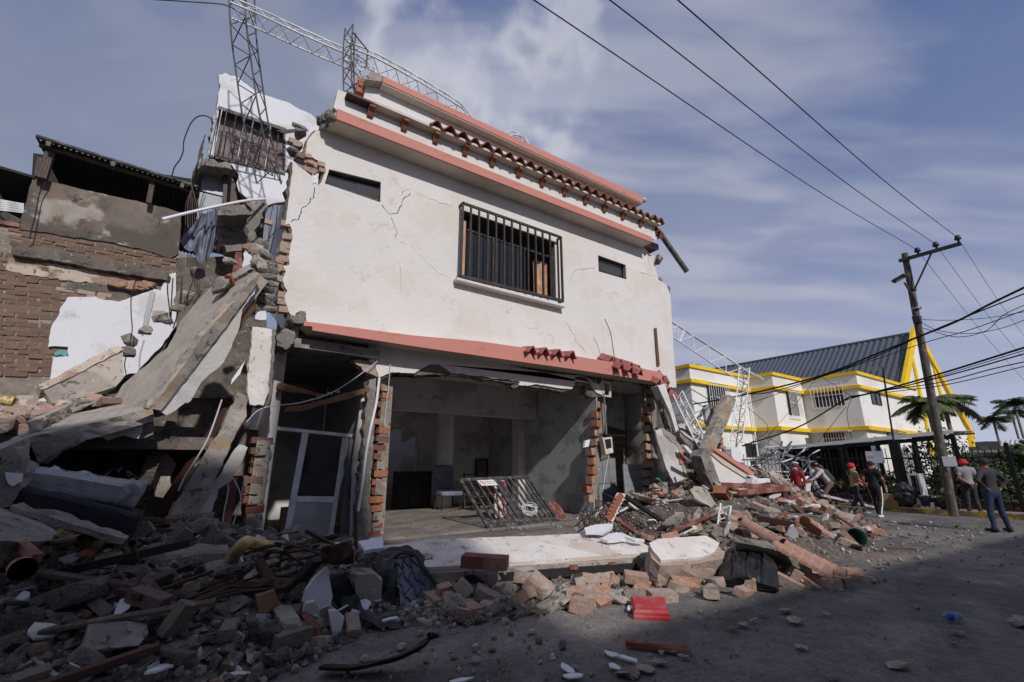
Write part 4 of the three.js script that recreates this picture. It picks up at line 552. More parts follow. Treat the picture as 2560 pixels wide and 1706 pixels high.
  part(t, 'roof_post', bar(PZ(qa(268, 1040), NZ + .2), PZ(qa(245, 1160), NZ + .2), .14, .1), M.woodGrey);
  const bw = [...many(qa, [215, 1000, 1320, 1180, 1320, 1420, 200, 1250])]; part(t, 'loft_back_wall', plate(PZs(bw, NZ - 2.6), .1, { holes: [PZs(many(qa, [940, 1232, 1095, 1270, 1095, 1308, 960, 1280, 938, 1258]), NZ - 2.6)] }), M.sheetBlack);
  part(t, 'loft_floor', plate([V(-6, 6.4, NZ - .1), V(-1, 6.6, NZ - .1), V(-1, 6.6, NZ - 3), V(-6, 6.4, NZ - 3)], .1), M.sheetBlack);
  for (const x of [320, 740, 1190]) part(t, 'roof_bolt', boxUV(new THREE.BoxGeometry(.08, .16, .12)).translate(...PZ(qa(x, 905 + (x - 235) * .313 + 10), NZ + .5).toArray()), M.iron);
  // lower sheet roof further left
  const E1 = PZ(qa(-120, 1065), NZ + .1), E2 = PZ(qa(225, 1165), NZ + .1); part(t, 'sheet_roof', plate([E1, E2, E2.clone().add(V(0, -.2, -4)), E1.clone().add(V(0, -.2, -4))], .06), M.sheetBlack);
  part(t, 'side_wall', plate(PZs(many(qa, [-140, 1100, 220, 1165, 150, 1420, 110, 1600, -140, 1600]), NZ - 1.6), .2), M.sheetBlack);
  for (let k = 0; k < 5; k++) part(t, 'zinc_sheet', plate(PZs(many(qa, [-80, 1288 + k * 16, 155, 1330 + k * 13, 152, 1341 + k * 13, -80, 1302 + k * 16]), NZ - .4 + .02 * k), .03), M.galv);
  part(t, 'red_beam', bar(PZ(qa(-60, 1445), NZ - .2), PZ(qa(130, 1478), NZ - .2), .1, .1), M.rust);
  part(t, 'loft_rubbish', plate(PZs(many(qa, [0, 1400, 30, 1380, 130, 1430, 130, 1450, 40, 1440]), NZ - .3), .15, { jag: .04, rough: .05 }), M.concreteDark);
  settle(t);
  solo('thin_wire', tube(PZs(many(qc, [1000, 880, 965, 1000, 962, 1120, 970, 1250, 940, 1400, 915, 1500, 930, 1600]), -12.6), .011), M.wire, 'thin dark wire hanging down the white plaster at the left', 'wire');
  solo('dark_cable', tube(PZs(many(qa, [305, 1180, 262, 1250, 230, 1400, 205, 1500, 192, 1560]), NZ + .25), .012), M.wire, 'thin dark cable down the grey neighbour wall', 'cable');
  seed(85); for (let i = 0; i < 6; i++) { const x = 1215 + i * 13; solo('hanging_wire', tube(PZs(many(qa, [1340 - i * 6, 880 + i * 40, 1300 + i * 5, 1000, 1275 - i * 5, 1180, x, 1330, x - 4 + i * 3, 1470 + i * 20]), -13 + .1 * i), .012), i % 2 ? M.trussDark : M.rebar, ['rusty', 'grey', 'bent', 'thin', 'slack', 'short'][i] + ' wire dangling between the neighbour roof and the torn room', 'wire', 'wires dangling by the torn room'); }
}
// ---------- the fallen floor slabs on the left ----------
{
  const A = PZ([650, 690], -9.2), Bt = PZ([385, 1015], -8.7), D = PZ([588, 655], -11.6), C = PZ([285, 990], -11.2);
  const pl = plane3(A, Bt, D);
  const t = thing('fallen_slab', 'huge concrete floor slab slanting down from the broken corner', 'slab');
  const top = PPs([...many(qc, [1900, 838, 1830, 800, 1735, 830, 1640, 890, 1560, 930, 1480, 1000, 1400, 1100, 1330, 1180, 1290, 1270, 1230, 1380, 1100, 1490, 1000, 1568]), ...many(qd, [900, 330, 860, 400, 720, 560, 900, 545, 1108, 498])], pl);
  part(t, 'slab', plate(top, .22, { jag: .018, step: .1 }), M.slabTop);
  // plastered edge beam under its near side
  const ev = plane3(A, Bt, A.clone().add(V(0, -1, -.12)));
  part(t, 'edge', plate(PPs([...many(qc, [1905, 838, 1912, 870, 1870, 940]), ...many(qd, [1590, 0, 1480, 140, 1180, 520, 1108, 508, 1330, 220, 1560, -100])], ev).map((p) => p.add(V(.0, 0, .05))), .2, { jag: .015, step: .1, rough: .03 }), M.beam);
  part(t, 'edge_beam', plate(PPs([...many(qc, [1880, 935, 1870, 985, 1840, 1010, 1780, 1100, 1760, 1230]), ...many(qd, [1700, 60, 1640, 170, 1480, 310, 1400, 450, 1375, 468, 1365, 460, 1290, 520, 1222, 556, 1172, 522, 1400, 240, 1590, 5])], ev), .12, { jag: .015, step: .1 }), M.cream);
  part(t, 'brown_lining', plate(PPs([...many(qc, [1870, 1000, 1885, 1080, 1800, 1190, 1762, 1240, 1790, 1100])], ev).map((p) => p.add(V(0, 0, -.15))), .08, { jag: .02 }), M.wood);
  part(t, 'plaster_ridge', plate(PPs(many(qc, [1640, 900, 1760, 830, 1840, 790, 1850, 830, 1720, 900, 1560, 1000]), pl).map((p) => p.add(V(-.02, .06, .05))), .12, { jag: .03, rough: .05 }), M.concretePale);
  settle(t);
  const u = thing('fallen_slab', 'flatter broken concrete slab carrying rubble above the dark cavity', 'slab');
  const fr = (q, z) => PZs(many(w7, q), z);
  const lp = plane3(PZ(w7(1245, 660), -8.7), PZ(w7(300, 850), -8.3), PZ(w7(700, 640), -11));
  part(u, 'slab', plate(PPs(many(w7, [1245, 655, 1225, 640, 1000, 600, 800, 660, 500, 720, 200, 860, -80, 980, -60, 1010, 260, 884, 640, 806]), lp), .2, { jag: .03, rough: .05, step: .12 }), M.slabTop);
  part(u, 'edge', plate(fr([630, 812, 950, 725, 1245, 658, 1250, 705, 1080, 765, 860, 820, 690, 858, 640, 840], -8.62), .3, { jag: .02, rough: .04 }), M.beam);
  part(u, 'plaster_skirt', plate(fr([680, 868, 900, 815, 1150, 742, 1160, 800, 1130, 905, 1080, 900, 1010, 878, 940, 895, 868, 918, 840, 890, 690, 905], -8.85), .1, { jag: .02 }), M.creamIn);
  part(u, 'block_skirt', plate(fr([1150, 750, 1245, 715, 1250, 870, 1130, 910], -8.95), .2, { jag: .02 }), M.concrete);
  settle(u);
  const k = thing('slab_piece', 'wedge of concrete slab broken off in front of the cavity', 'slab piece'); part(k, 'concrete', plate(fr([165, 1085, 185, 1000, 200, 960, 400, 890, 600, 835, 660, 862, 650, 905, 480, 1000, 330, 1080, 250, 1110], -7.9), .35, { jag: .025, rough: .05 }), M.concrete); settle(k);
  const pn = thing('leaning_slab', 'smooth grey slab panel leaning against the white plaster', 'slab'); const pp = plane3(PZ(w7(310, 480), -10.8), PZ(w7(1000, 190), -11.6), PZ(w7(430, 615), -10.7));
  part(pn, 'face', plate(PPs(many(w7, [345, 500, 600, 400, 800, 290, 960, 215, 1000, 198, 1012, 400, 940, 480, 700, 560, 430, 618, 392, 560]), pp), .12, { jag: .008 }), M.concretePale);
  part(pn, 'broken_top_edge', plate(PPs(many(w7, [308, 482, 500, 390, 720, 270, 880, 190, 965, 165, 1003, 190, 960, 220, 800, 296, 600, 406, 375, 510, 330, 520]), pp).map((p) => p.add(V(0, .03, .02))), .3, { jag: .015, rough: .03 }), M.limewash); settle(pn);
}
// ---------- the dark cavity below: hidden walls, leaning beams, mattress, sofa ----------
{
  const t = thing('buried_room', 'dark buried room under the fallen slabs', 'room');
  part(t, 'back_wall', box(-6, 1.5, -.02, 2.3, -12.4, -12.2), M.mortar); part(t, 'block_wall', box(-5, 1.4, -.02, 1.3, -11.2, -11.0), M.mortar);
  part(t, 'collapsed_floor', box(-6.5, .6, 1.75, 1.95, -12.2, -9.3), M.mortar);
  part(t, 'side_wall', box(-4.6, -4.4, 0, 2.4, -12.2, -7.4), M.mortar); settle(t);
  const b = thing('leaning_beam', 'long pitted concrete beam leaning out of the cavity beside the brick pier', 'beam');
  part(b, 'beam', plate(PZs(many(qd, [1750, 385, 1820, 415, 1812, 560, 1700, 760, 1540, 1130, 1420, 1350, 1335, 1490, 1125, 1500, 1300, 1180, 1480, 880, 1640, 620]), -9.0), .32, { jag: .02, rough: .05 }), M.beam);
  part(b, 'plaster_flank', plate(PZs(many(qd, [1760, 770, 1822, 790, 1740, 960, 1700, 1030, 1605, 1100, 1560, 1250, 1510, 1330, 1500, 1400, 1430, 1480, 1320, 1492, 1560, 1080, 1700, 840]), -9.15), .05, { jag: .02 }), M.creamIn); settle(b);
  const w = solo('timber_post', plate(PZs(many(qd, [1225, 590, 1292, 605, 1105, 1065, 1050, 1070, 998, 1045]), -9.6), .14, { jag: .008 }), M.woodGrey, 'brown timber post leaning in the dark cavity', 'post');
  solo('broken_column', plate(PZs(many(qd, [1180, 830, 1230, 840, 1275, 920, 1250, 1000, 1265, 1090, 1240, 1170, 1140, 1150, 1090, 1040]), -9.9), .25, { jag: .03, rough: .05 }), M.concretePale, 'broken plastered column stump beside the timber post', 'column');
  solo('dark_beam', bar(PZ(qd(1690, 520), -9.7), PZ(qd(1180, 1300), -9.4), .16, .2), M.woodDark, 'dark timber behind the pitted concrete beam', 'beam');
  solo('rust_column', bar(PZ(qd(1720, 1010), -9.9), PZ(qd(1640, 1500), -9.9), .12, .12), M.rust, 'rusty red steel post inside the gap left of the brick pier', 'post');
  solo('white_cable', tube(PZs(many(qd, [1630, 440, 1590, 560, 1530, 720, 1440, 880, 1360, 1000, 1310, 1110]), -9.0), .014), M.cable, 'pale cable sagging in front of the dark cavity', 'cable');
  solo('white_cable', tube(PZs(many(qd, [1710, 1010, 1770, 1160, 1720, 1330, 1675, 1490]), -9.2), .011), M.cable, 'pale cable bent like a bow beside the brick pier', 'cable'); solo('white_cable', tube(PZs(many(qd, [1660, 950, 1675, 1100, 1640, 1300, 1625, 1500]), -9.2), .011), M.cable, 'straight pale cable hanging beside the bent one', 'cable');
  solo('door_leaf_piece', plate(PZs(many(qd, [1800, 150, 1765, 250, 1695, 330, 1705, 290, 1760, 210]), -9.3), .04), M.pvc, 'white strip hanging under the broken corner', 'strip');
  // wrapped mattress
  const m = thing('wrapped_mattress', 'mattress wrapped in clear plastic lying under the slab', 'mattress');
  const a0 = PZ(w7(185, 1245), -7.0), a1 = PZ(w7(1120, 1370), -7.0); const d = a1.clone().sub(a0), L = d.length(); const ang = Math.atan2(d.y, d.x);
  const mg = (w, h, dd, wob, sd) => { const g = new THREE.BoxGeometry(w, h, dd, 60, 10, 10); const p = g.attributes.position; for (let i = 0; i < p.count; i++) { const x = p.getX(i), y = p.getY(i), z = p.getZ(i); const k = wob * (Math.sin(x * 42 + y * 16 + fbm(x * 3, y * 6, z * 3 + sd, 3) * 9) * .5 + (fbm(x * 9, y * 9, z * 9 + sd, 3) - .5) * 2), r = 1 - .12 * Math.pow(Math.abs(y) / h * 2, 6); p.setXYZ(i, x + k * .3, y * (1 - .06 * Math.pow(Math.abs(z) / dd * 2, 4)) + k * .5, z * r + k); } g.computeVertexNormals(); return g; };
  const body = part(m, 'mattress', mg(L * .88, .27, 1.0, .008, 1), M.plasticWrap); body.position.copy(mid(a0, a1, .43)); body.rotation.z = ang; body.position.z -= .35;
  const end = part(m, 'bunched_plastic', mg(L * .17, .30, .9, .04, 5), M.plasticWrap); end.position.copy(mid(a0, a1, .93)); end.rotation.z = ang - .1; end.position.z -= .25;
  part(m, 'piping', tube([a0.clone().add(V(0, .09, .17)), mid(a0, a1, .3).add(V(0, .1, .17)), mid(a0, a1, .6).add(V(0, .09, .17)), mid(a0, a1, .86).add(V(0, .08, .17))], .008), M.cable); settle(m);
  const s = thing('dark_sofa', 'dark navy sofa base crushed under the rubble', 'sofa'); const sq = PZs(many(qd, [135, 1080, 400, 1130, 700, 1210, 1035, 1290, 1000, 1380, 950, 1475, 700, 1420, 300, 1290, 95, 1200]), -6.6); part(s, 'base', plate(sq, .7, { bevel: .03, jag: .01 }), M.navy); settle(s);
  const bc = new THREE.PlaneGeometry(1, 1, 30, 8), bp = bc.attributes.position; const c0 = PZ(w7(370, 1175), -7.2), c1 = PZ(w7(790, 1240), -7.2); for (let i = 0; i < bp.count; i++) { const u = bp.getX(i) + .5, v = bp.getY(i) + .5; const p = mid(c0, c1, u); p.z += -.1 - v * .35; p.y += .05 * (fbm(u * 9, v * 4, 3, 4) - .3) + .03 * Math.sin(u * 9 + v * 2) * v + .02; p.z += .05 * fbm(u * 14, v * 5, 8, 3); bp.setXYZ(i, p.x, p.y, p.z); } bc.computeVertexNormals(); solo('blue_sheet', bc, M.blueCloth, 'crumpled light blue sheet on the wrapped mattress', 'sheet');
  const dj = new THREE.PlaneGeometry(1, 1, 24, 10), dp = dj.attributes.position; const e0 = PZ(w7(800, 1230), -7.5), e1 = PZ(w7(1100, 1250), -7.5); for (let i = 0; i < dp.count; i++) { const u = dp.getX(i) + .5, v = dp.getY(i) + .5; const p = mid(e0, e1, u); p.z -= v * .5; p.y += .12 * Math.sin(u * 3.1) * (1 - .5 * v) + .04 * Math.sin(u * 22 + v * 9); dp.setXYZ(i, p.x, p.y, p.z); } dj.computeVertexNormals(); solo('dark_clothes', dj, M.navy, 'heap of dark clothes at the end of the wrapped mattress', 'clothes');
  // left boulder of plastered wall
  const bl = thing('wall_chunk', 'big plastered wall chunk at the left edge beside the mattress', 'wall chunk'); part(bl, 'concrete', plate(PZs(many(qd, [-60, 870, 20, 800, 90, 785, 140, 830, 160, 950, 150, 1080, 100, 1180, 60, 1230, -60, 1260]), -6.5), .55, { jag: .03, rough: .09 }), M.concrete); part(bl, 'plaster', plate(PZs(many(qd, [35, 975, 160, 985, 155, 1040, 90, 1078, 60, 1060, 40, 1020]), -6.48), .03, { jag: .015 }), M.white); settle(bl);
  // ledge beam below the sofa
  const lb = thing('fallen_ledge', 'long cracked concrete ledge below the dark sofa', 'beam'); part(lb, 'concrete', plate(PZs(many(qd, [80, 1215, 300, 1275, 620, 1380, 935, 1465, 900, 1505, 780, 1490, 500, 1400, 260, 1320, 60, 1255]), -6.1), .4, { jag: .02, rough: .05 }), M.concrete); settle(lb);
  const lf = thing('fallen_masonry', 'broad flat rubble covered wall face at the left edge', 'wall'); part(lf, 'concrete', plate(PPs(many(qd, [-60, 1230, 100, 1260, 300, 1330, 420, 1420, 380, 1470, 200, 1480, -60, 1490]), plane3(PZ(qd(0, 1240), -6.1), PZ(qd(400, 1430), -5.9), PZ(qd(0, 1490), -5.3))), .2, { jag: .03, rough: .05 }), M.concrete); settle(lf);
  // aluminium sliding door in the door bay
  const DZ = -11.0, dr = thing('sliding_door', 'aluminium framed door with frosted glass hanging askew in the left bay', 'door');
  part(dr, 'head_rail', plate(PZs(many(qe, [192, 692, 735, 748, 730, 768, 192, 715]), DZ), .1, { bevel: .004 }), M.alu);
  part(dr, 'stile', plate(PZs(many(qe, [405, 738, 448, 740, 312, 1480, 268, 1480, 300, 1320]), DZ + .02), .06, { bevel: .004 }), M.alu);
  part(dr, 'stile', plate(PZs(many(qe, [668, 770, 705, 772, 640, 1180, 600, 1470, 565, 1470, 612, 1180]), DZ + .01), .06, { bevel: .004 }), M.alu);
  part(dr, 'middle_rail', plate(PZs(many(qe, [372, 1152, 618, 1155, 614, 1196, 364, 1190]), DZ + .015), .055, { bevel: .004 }), M.alu);
  part(dr, 'pane', plate(PZs(many(qe, [440, 750, 668, 778, 618, 1155, 372, 1152]), DZ), .008), M.glass); part(dr, 'frosted_pane', plate(PZs(many(qe, [364, 1190, 614, 1196, 570, 1530, 310, 1530]), DZ), .01), M.frost);
  part(dr, 'fixed_leaf', plate(PZs(many(qe, [712, 770, 738, 780, 722, 1000, 745, 1100, 742, 1440, 650, 1440]), DZ - .05), .05), M.aluGrey); part(dr, 'lock', plate(PZs(many(qe, [728, 1015, 755, 1015, 742, 1165, 712, 1165]), DZ + .03), .05), M.black);
  settle(dr);
  solo('pale_cabinet', box(PZ(qe(275, 1240), -11.4).x, PZ(qe(310, 1240), -11.4).x + .1, .02, PZ(qe(280, 1228), -11.4).y, -11.6, -11.3), M.woodPale, 'pale cabinet edge behind the askew aluminium door', 'cabinet');
}
// ---------- lattice trusses on the roof ----------
function lattice(t, path, size, bays, mat, rC, rB, up = V(0, 1, 0), sides = 3) {
  const curve = new THREE.CatmullRomCurve3(path), P = []; const n = bays;
  for (let i = 0; i <= n; i++) { const u = i / n, c = curve.getPointAt(u), d = curve.getTangentAt(u); let x = up.clone().cross(d).normalize(), y = d.clone().cross(x); const ring = []; for (let s = 0; s < sides; s++) { const a = sides === 3 ? Math.PI / 2 + s * 2.0944 : Math.PI / 4 + s * Math.PI / 2; ring.push(c.clone().add(x.clone().multiplyScalar(Math.cos(a) * size)).add(y.clone().multiplyScalar(Math.sin(a) * size))); } P.push(ring); }
  for (let s = 0; s < sides; s++) part(t, 'chord', tube(P.map((r) => r[s]), rC, n * 2, 6), mat);
  for (let i = 0; i < n; i++) for (let s = 0; s < sides; s++) { const e = (s + 1) % sides; part(t, 'lacing_bar', rod(P[i][i % 2 ? e : s], P[i + 1][i % 2 ? s : e], rB, 5), mat); }
  return P;
}
{
  const z = -11.0, W = (x, y, zz = z) => PZ(w3(x, y), zz);
  const t1 = thing('lattice_mast', 'dark lattice mast hanging down in front of the broken white wall', 'lattice mast');
  lattice(t1, [W(160, -90, -11.6), W(165, 100, -11.6), W(185, 350, -11.7), W(225, 640, -11.8), W(270, 950, -11.9), W(330, 1250, -12), W(400, 1568, -12.1)], .34, 10, M.trussDark, .022, .014, V(0, 0, 1)); settle(t1);
  const t2 = thing('lattice_girder', 'white lattice girder bending from the dark mast down to the roof corner', 'lattice girder');
  lattice(t2, [W(70, 55, -11.3), W(330, 165, -11.2), W(620, 300, -11.1), W(900, 425), W(1080, 505), W(1180, 570), W(1235, 660, -10.9)], .27, 13, M.trussWhite, .024, .012, V(0, 1, 0)); settle(t2);
  const t3 = thing('lattice_girder', 'white lattice girder lying along the roof top behind the coping', 'lattice girder');
  lattice(t3, [W(1065, 430, -10.8), W(1250, 500, -10.8), W(1500, 630, -10.8), W(1750, 770, -10.8), W(1960, 900, -10.8), W(2045, 960, -10.9), W(2095, 1030, -10.9)], .27, 12, M.trussWhite, .026, .012, V(0, 1, 0)); settle(t3);
  const t4 = thing('lattice_mast', 'short dark lattice mast standing on the eave left of the coping', 'lattice mast');
  lattice(t4, [W(1100, 250, -10.2), W(1085, 420, -10.2), W(1085, 600, -10.2), W(1090, 800, -10.2)], .16, 6, M.trussDark, .018, .012, V(0, 0, 1)); part(t4, 'raking_bar', rod(W(1115, 280, -10.2), W(1245, 440, -10.6), .018), M.trussDark); part(t4, 'raking_bar', rod(W(1090, 760, -10.2), W(1175, 705, -10.2), .02), M.trussDark); part(t4, 'upright', rod(W(1242, 445, -10.6), W(1230, 580, -10.6), .022), M.trussDark); settle(t4);
  const hp = (x, y) => PZ(w1(x, y), -11.2); const t5 = thing('lattice_hoop', 'white lattice hoop peeping over the salmon coping', 'lattice girder'); lattice(t5, [hp(880, 330), hp(920, 295), hp(980, 300), hp(1040, 335), hp(1070, 400)], .14, 7, M.trussWhite, .022, .012); settle(t5);
  const t6 = thing('guy_wire', 'guy wire running off the mast top to the left', 'wire'); part(t6, 'wire', tube([W(60, 62, -11.5), W(0, 40, -11.5), PZ([500, 6], -11.5), PZ([380, -2], -11.5)], .016), M.trussDark); settle(t6);
}
// ---------- rubble heaps: the lie of the debris ----------
const bump2 = (x, z, cx, cz, rx, rz, h) => { const d = Math.hypot((x - cx) / rx, (z - cz) / rz); return d < 1 ? h * (1 - d * d) * (1 - d * d * .35) : 0; };
const HEAP = (x, z) => {
  let h = 0;
  h = Math.max(h, bump2(x, z, -.6, -8.0, 3.6, 4.2, .62)); h = Math.max(h, bump2(x, z, -2.6, -6.6, 2.6, 2.8, .62)); h = Math.max(h, bump2(x, z, 1.2, -7.0, 1.7, 2.2, .42));   // left
  h = Math.max(h, bump2(x, z, 4.9, -5.0, 3.4, 1.0, .05)); h = Math.max(h, bump2(x, z, 8.2, -5.4, 1.9, 1.3, .2));                                                             // in front of the lintel
  h = Math.max(h, bump2(x, z, 12.0, -8.0, 3.4, 4.0, .75)); h = Math.max(h, bump2(x, z, 14.6, -9.0, 2.9, 3.2, 1.5)); h = Math.max(h, bump2(x, z, 9.9, -6.0, 2.8, 2.4, .42)); // right
  return h <= 0 ? 0 : h + (fbm(x * 2.2, z * 2.2, 4, 4) - .5) * .22 * clamp(h * 3);
};
{
  const heap = (name, x0, x1, z0, z1, lab) => { const nx = Math.round((x1 - x0) * 14), nz = Math.round((z1 - z0) * 14), g = new THREE.PlaneGeometry(x1 - x0, z1 - z0, nx, nz).rotateX(-Math.PI / 2); g.translate((x0 + x1) / 2, 0, (z0 + z1) / 2); const p = g.attributes.position; for (let i = 0; i < p.count; i++) { const x = p.getX(i), z = p.getZ(i), h = HEAP(x, z); p.setY(i, h > .004 ? h + .02 * (vn(x * 9, z * 9, 2) - .3) : -.12); } g.computeVertexNormals(); const uv = g.attributes.uv; for (let i = 0; i < uv.count; i++) uv.setXY(i, p.getX(i), p.getZ(i)); const m = shade(new THREE.Mesh(g, M.soil)); m.name = name; m.userData = { kind: 'stuff', label: lab, category: 'rubble' }; scene.add(m); };
  heap('rubble_heap', -5.6, 3.0, -12.2, -3.6, 'low heap of dusty earth and crushed masonry at the left');
  heap('rubble_heap_001', 1.6, 8.2, -8.6, -4.2, 'thin spread of crushed masonry in front of the garage opening');
  heap('rubble_heap_002', 6.0, 17.2, -12.2, -3.0, 'high heap of dusty earth and crushed masonry at the right');
}
// ---------- the fallen lintel and the pieces round it ----------
{
  const b0 = PY(y3(610, 268), .46), b1 = PY(y3(1960, 198), .44), f1 = PY(y3(2188, 300), .30); const pl = plane3(b0, b1, f1);
  const t = thing('fallen_lintel', 'long white rendered lintel lying across the garage opening', 'lintel');
  part(t, 'white_face', plate(PPs(many(y3, [540, 300, 610, 268, 700, 262, 800, 240, 850, 226, 960, 232, 1200, 222, 1500, 212, 1740, 200, 1960, 195, 2010, 192, 2100, 235, 2190, 285, 2188, 306, 2100, 318, 1700, 345, 1300, 372, 880, 398, 700, 360]), pl), .05, { jag: .012, step: .12 }), M.dustWhite);
  part(t, 'concrete', plate(PPs(many(y3, [560, 305, 850, 232, 1740, 206, 1990, 198, 2180, 290, 2185, 312, 2100, 324, 1300, 380, 875, 405, 700, 365]), pl).map((p) => p.clone().addScaledVector(pl.n, -.055 * Math.sign(pl.n.y))), .2, { jag: .015, rough: .03 }), M.concretePale);
  const fl = PP(y3(880, 404), pl.o, pl.n), fr = PP(y3(2110, 324), pl.o, pl.n); const dn = V(0, -.24, .02);
  part(t, 'steel_angle', bar(fl.clone().add(V(.3, -.16, .03)), fr.clone().add(V(-.1, -.14, .03)), .05, .1), M.black);
  part(t, 'red_patch', bar(mid(fl, fr, .62).add(V(0, -.09, .05)), mid(fl, fr, .66).add(V(0, -.09, .05)), .02, .06), M.rust); part(t, 'red_patch', bar(mid(fl, fr, .82).add(V(0, -.09, .05)), mid(fl, fr, .86).add(V(0, -.09, .05)), .02, .06), M.rust);
  // house number plate
  const cv = document.createElement('canvas'); cv.width = 256; cv.height = 96; const cx = cv.getContext('2d'); cx.fillStyle = '#17181a'; cx.fillRect(0, 0, 256, 96); cx.strokeStyle = '#c9c9c4'; cx.lineWidth = 5; cx.strokeRect(8, 8, 240, 80); cx.fillStyle = '#e4e2da'; cx.font = 'bold 72px sans-serif'; cx.textBaseline = 'middle'; cx.textAlign = 'right'; cx.fillText('-29', 238, 50);
  const tx = new THREE.CanvasTexture(cv); tx.colorSpace = THREE.SRGBColorSpace; const q = PPs(many(y3, [775, 330, 885, 322, 902, 350, 790, 358]), pl).map((p) => p.addScaledVector(pl.n, .008 * Math.sign(pl.n.y))); const ng = new THREE.BufferGeometry(); ng.setAttribute('position', new THREE.BufferAttribute(new Float32Array([q[3], q[2], q[1], q[3], q[1], q[0]].flatMap((p) => p.toArray())), 3)); ng.setAttribute('uv', new THREE.BufferAttribute(new Float32Array([0, 0, 1, 0, 1, 1, 0, 0, 1, 1, 0, 1]), 2)); ng.computeVertexNormals(); part(t, 'number_plate_back', plate(q.map((p) => p.clone().addScaledVector(pl.n, -.002 * Math.sign(pl.n.y))), .01), M.black); part(t, 'number_plate', ng, std({ map: tx, roughness: .5 }), 'dark house number plate ending in -29');
  settle(t);
  // loose render sheets on the lintel
  const up = plane3(b0.clone().add(V(0, .1, 0)), b1.clone().add(V(0, .12, 0)), f1.clone().add(V(0, .1, 0)));
  solo('render_sheet', plate(PPs(many(y3, [1790, 165, 1860, 145, 1960, 140, 1955, 160, 1900, 195, 1850, 190, 1800, 190]), up), .04, { jag: .01 }), M.white, 'curled sheet of white render on the far end of the fallen lintel', 'render sheet');
  solo('render_sheet', plate(PPs(many(y3, [1900, 190, 1950, 165, 2010, 205, 1900, 215, 1850, 200]), up).map((p) => p.add(V(0, -.05, .1))), .035, { jag: .01 }), M.white, 'small white render sheet leaning on the curled one', 'render sheet');
  solo('render_sheet', plate(PPs(many(y3, [460, 245, 520, 235, 530, 225, 600, 218, 608, 280, 540, 290, 500, 300]), up), .04, { jag: .015 }), M.white, 'ragged white render flakes at the foot of the brick pier', 'render sheet');
  solo('render_sheet', plate(PPs(many(y3, [2030, 215, 2140, 232, 2145, 240, 2090, 240]), up), .03, { jag: .01 }), M.white, 'thin white sliver at the right end of the fallen lintel', 'render sheet');
  // second fallen piece
  const u = thing('fallen_wall_piece', 'white faced brick wall piece beside the right end of the fallen lintel', 'wall piece'); const p2 = plane3(PY(y4(320, 325), .52), PY(y4(590, 312), .5), PY(y4(350, 445), .34));
  part(u, 'white_face', plate(PPs(many(y4, [275, 350, 320, 328, 400, 322, 590, 310, 665, 352, 640, 400, 560, 430, 450, 440, 340, 447, 300, 400]), p2), .04, { jag: .015 }), M.dustWhite);
  part(u, 'brick_core', plate(PPs(many(y4, [272, 355, 322, 334, 590, 318, 700, 372, 690, 420, 560, 445, 340, 458, 290, 420]), p2).map((p) => p.clone().addScaledVector(p2.n, -.045 * Math.sign(p2.n.y))), .3, { jag: .02, rough: .02, step: .16 }), M.brick[2]); settle(u);
  // brick-brown drain cover piece
  const rb = PY(y3(1075, 398), .33), rb2 = PY(y3(1340, 404), .33); const dc = solo('clay_beam', bar(rb.clone().add(V(0, .08, 0)), rb2.clone().add(V(0, .06, 0)), .26, .13), M.rust, 'brick red clay beam lying under the edge of the fallen lintel', 'beam');
}
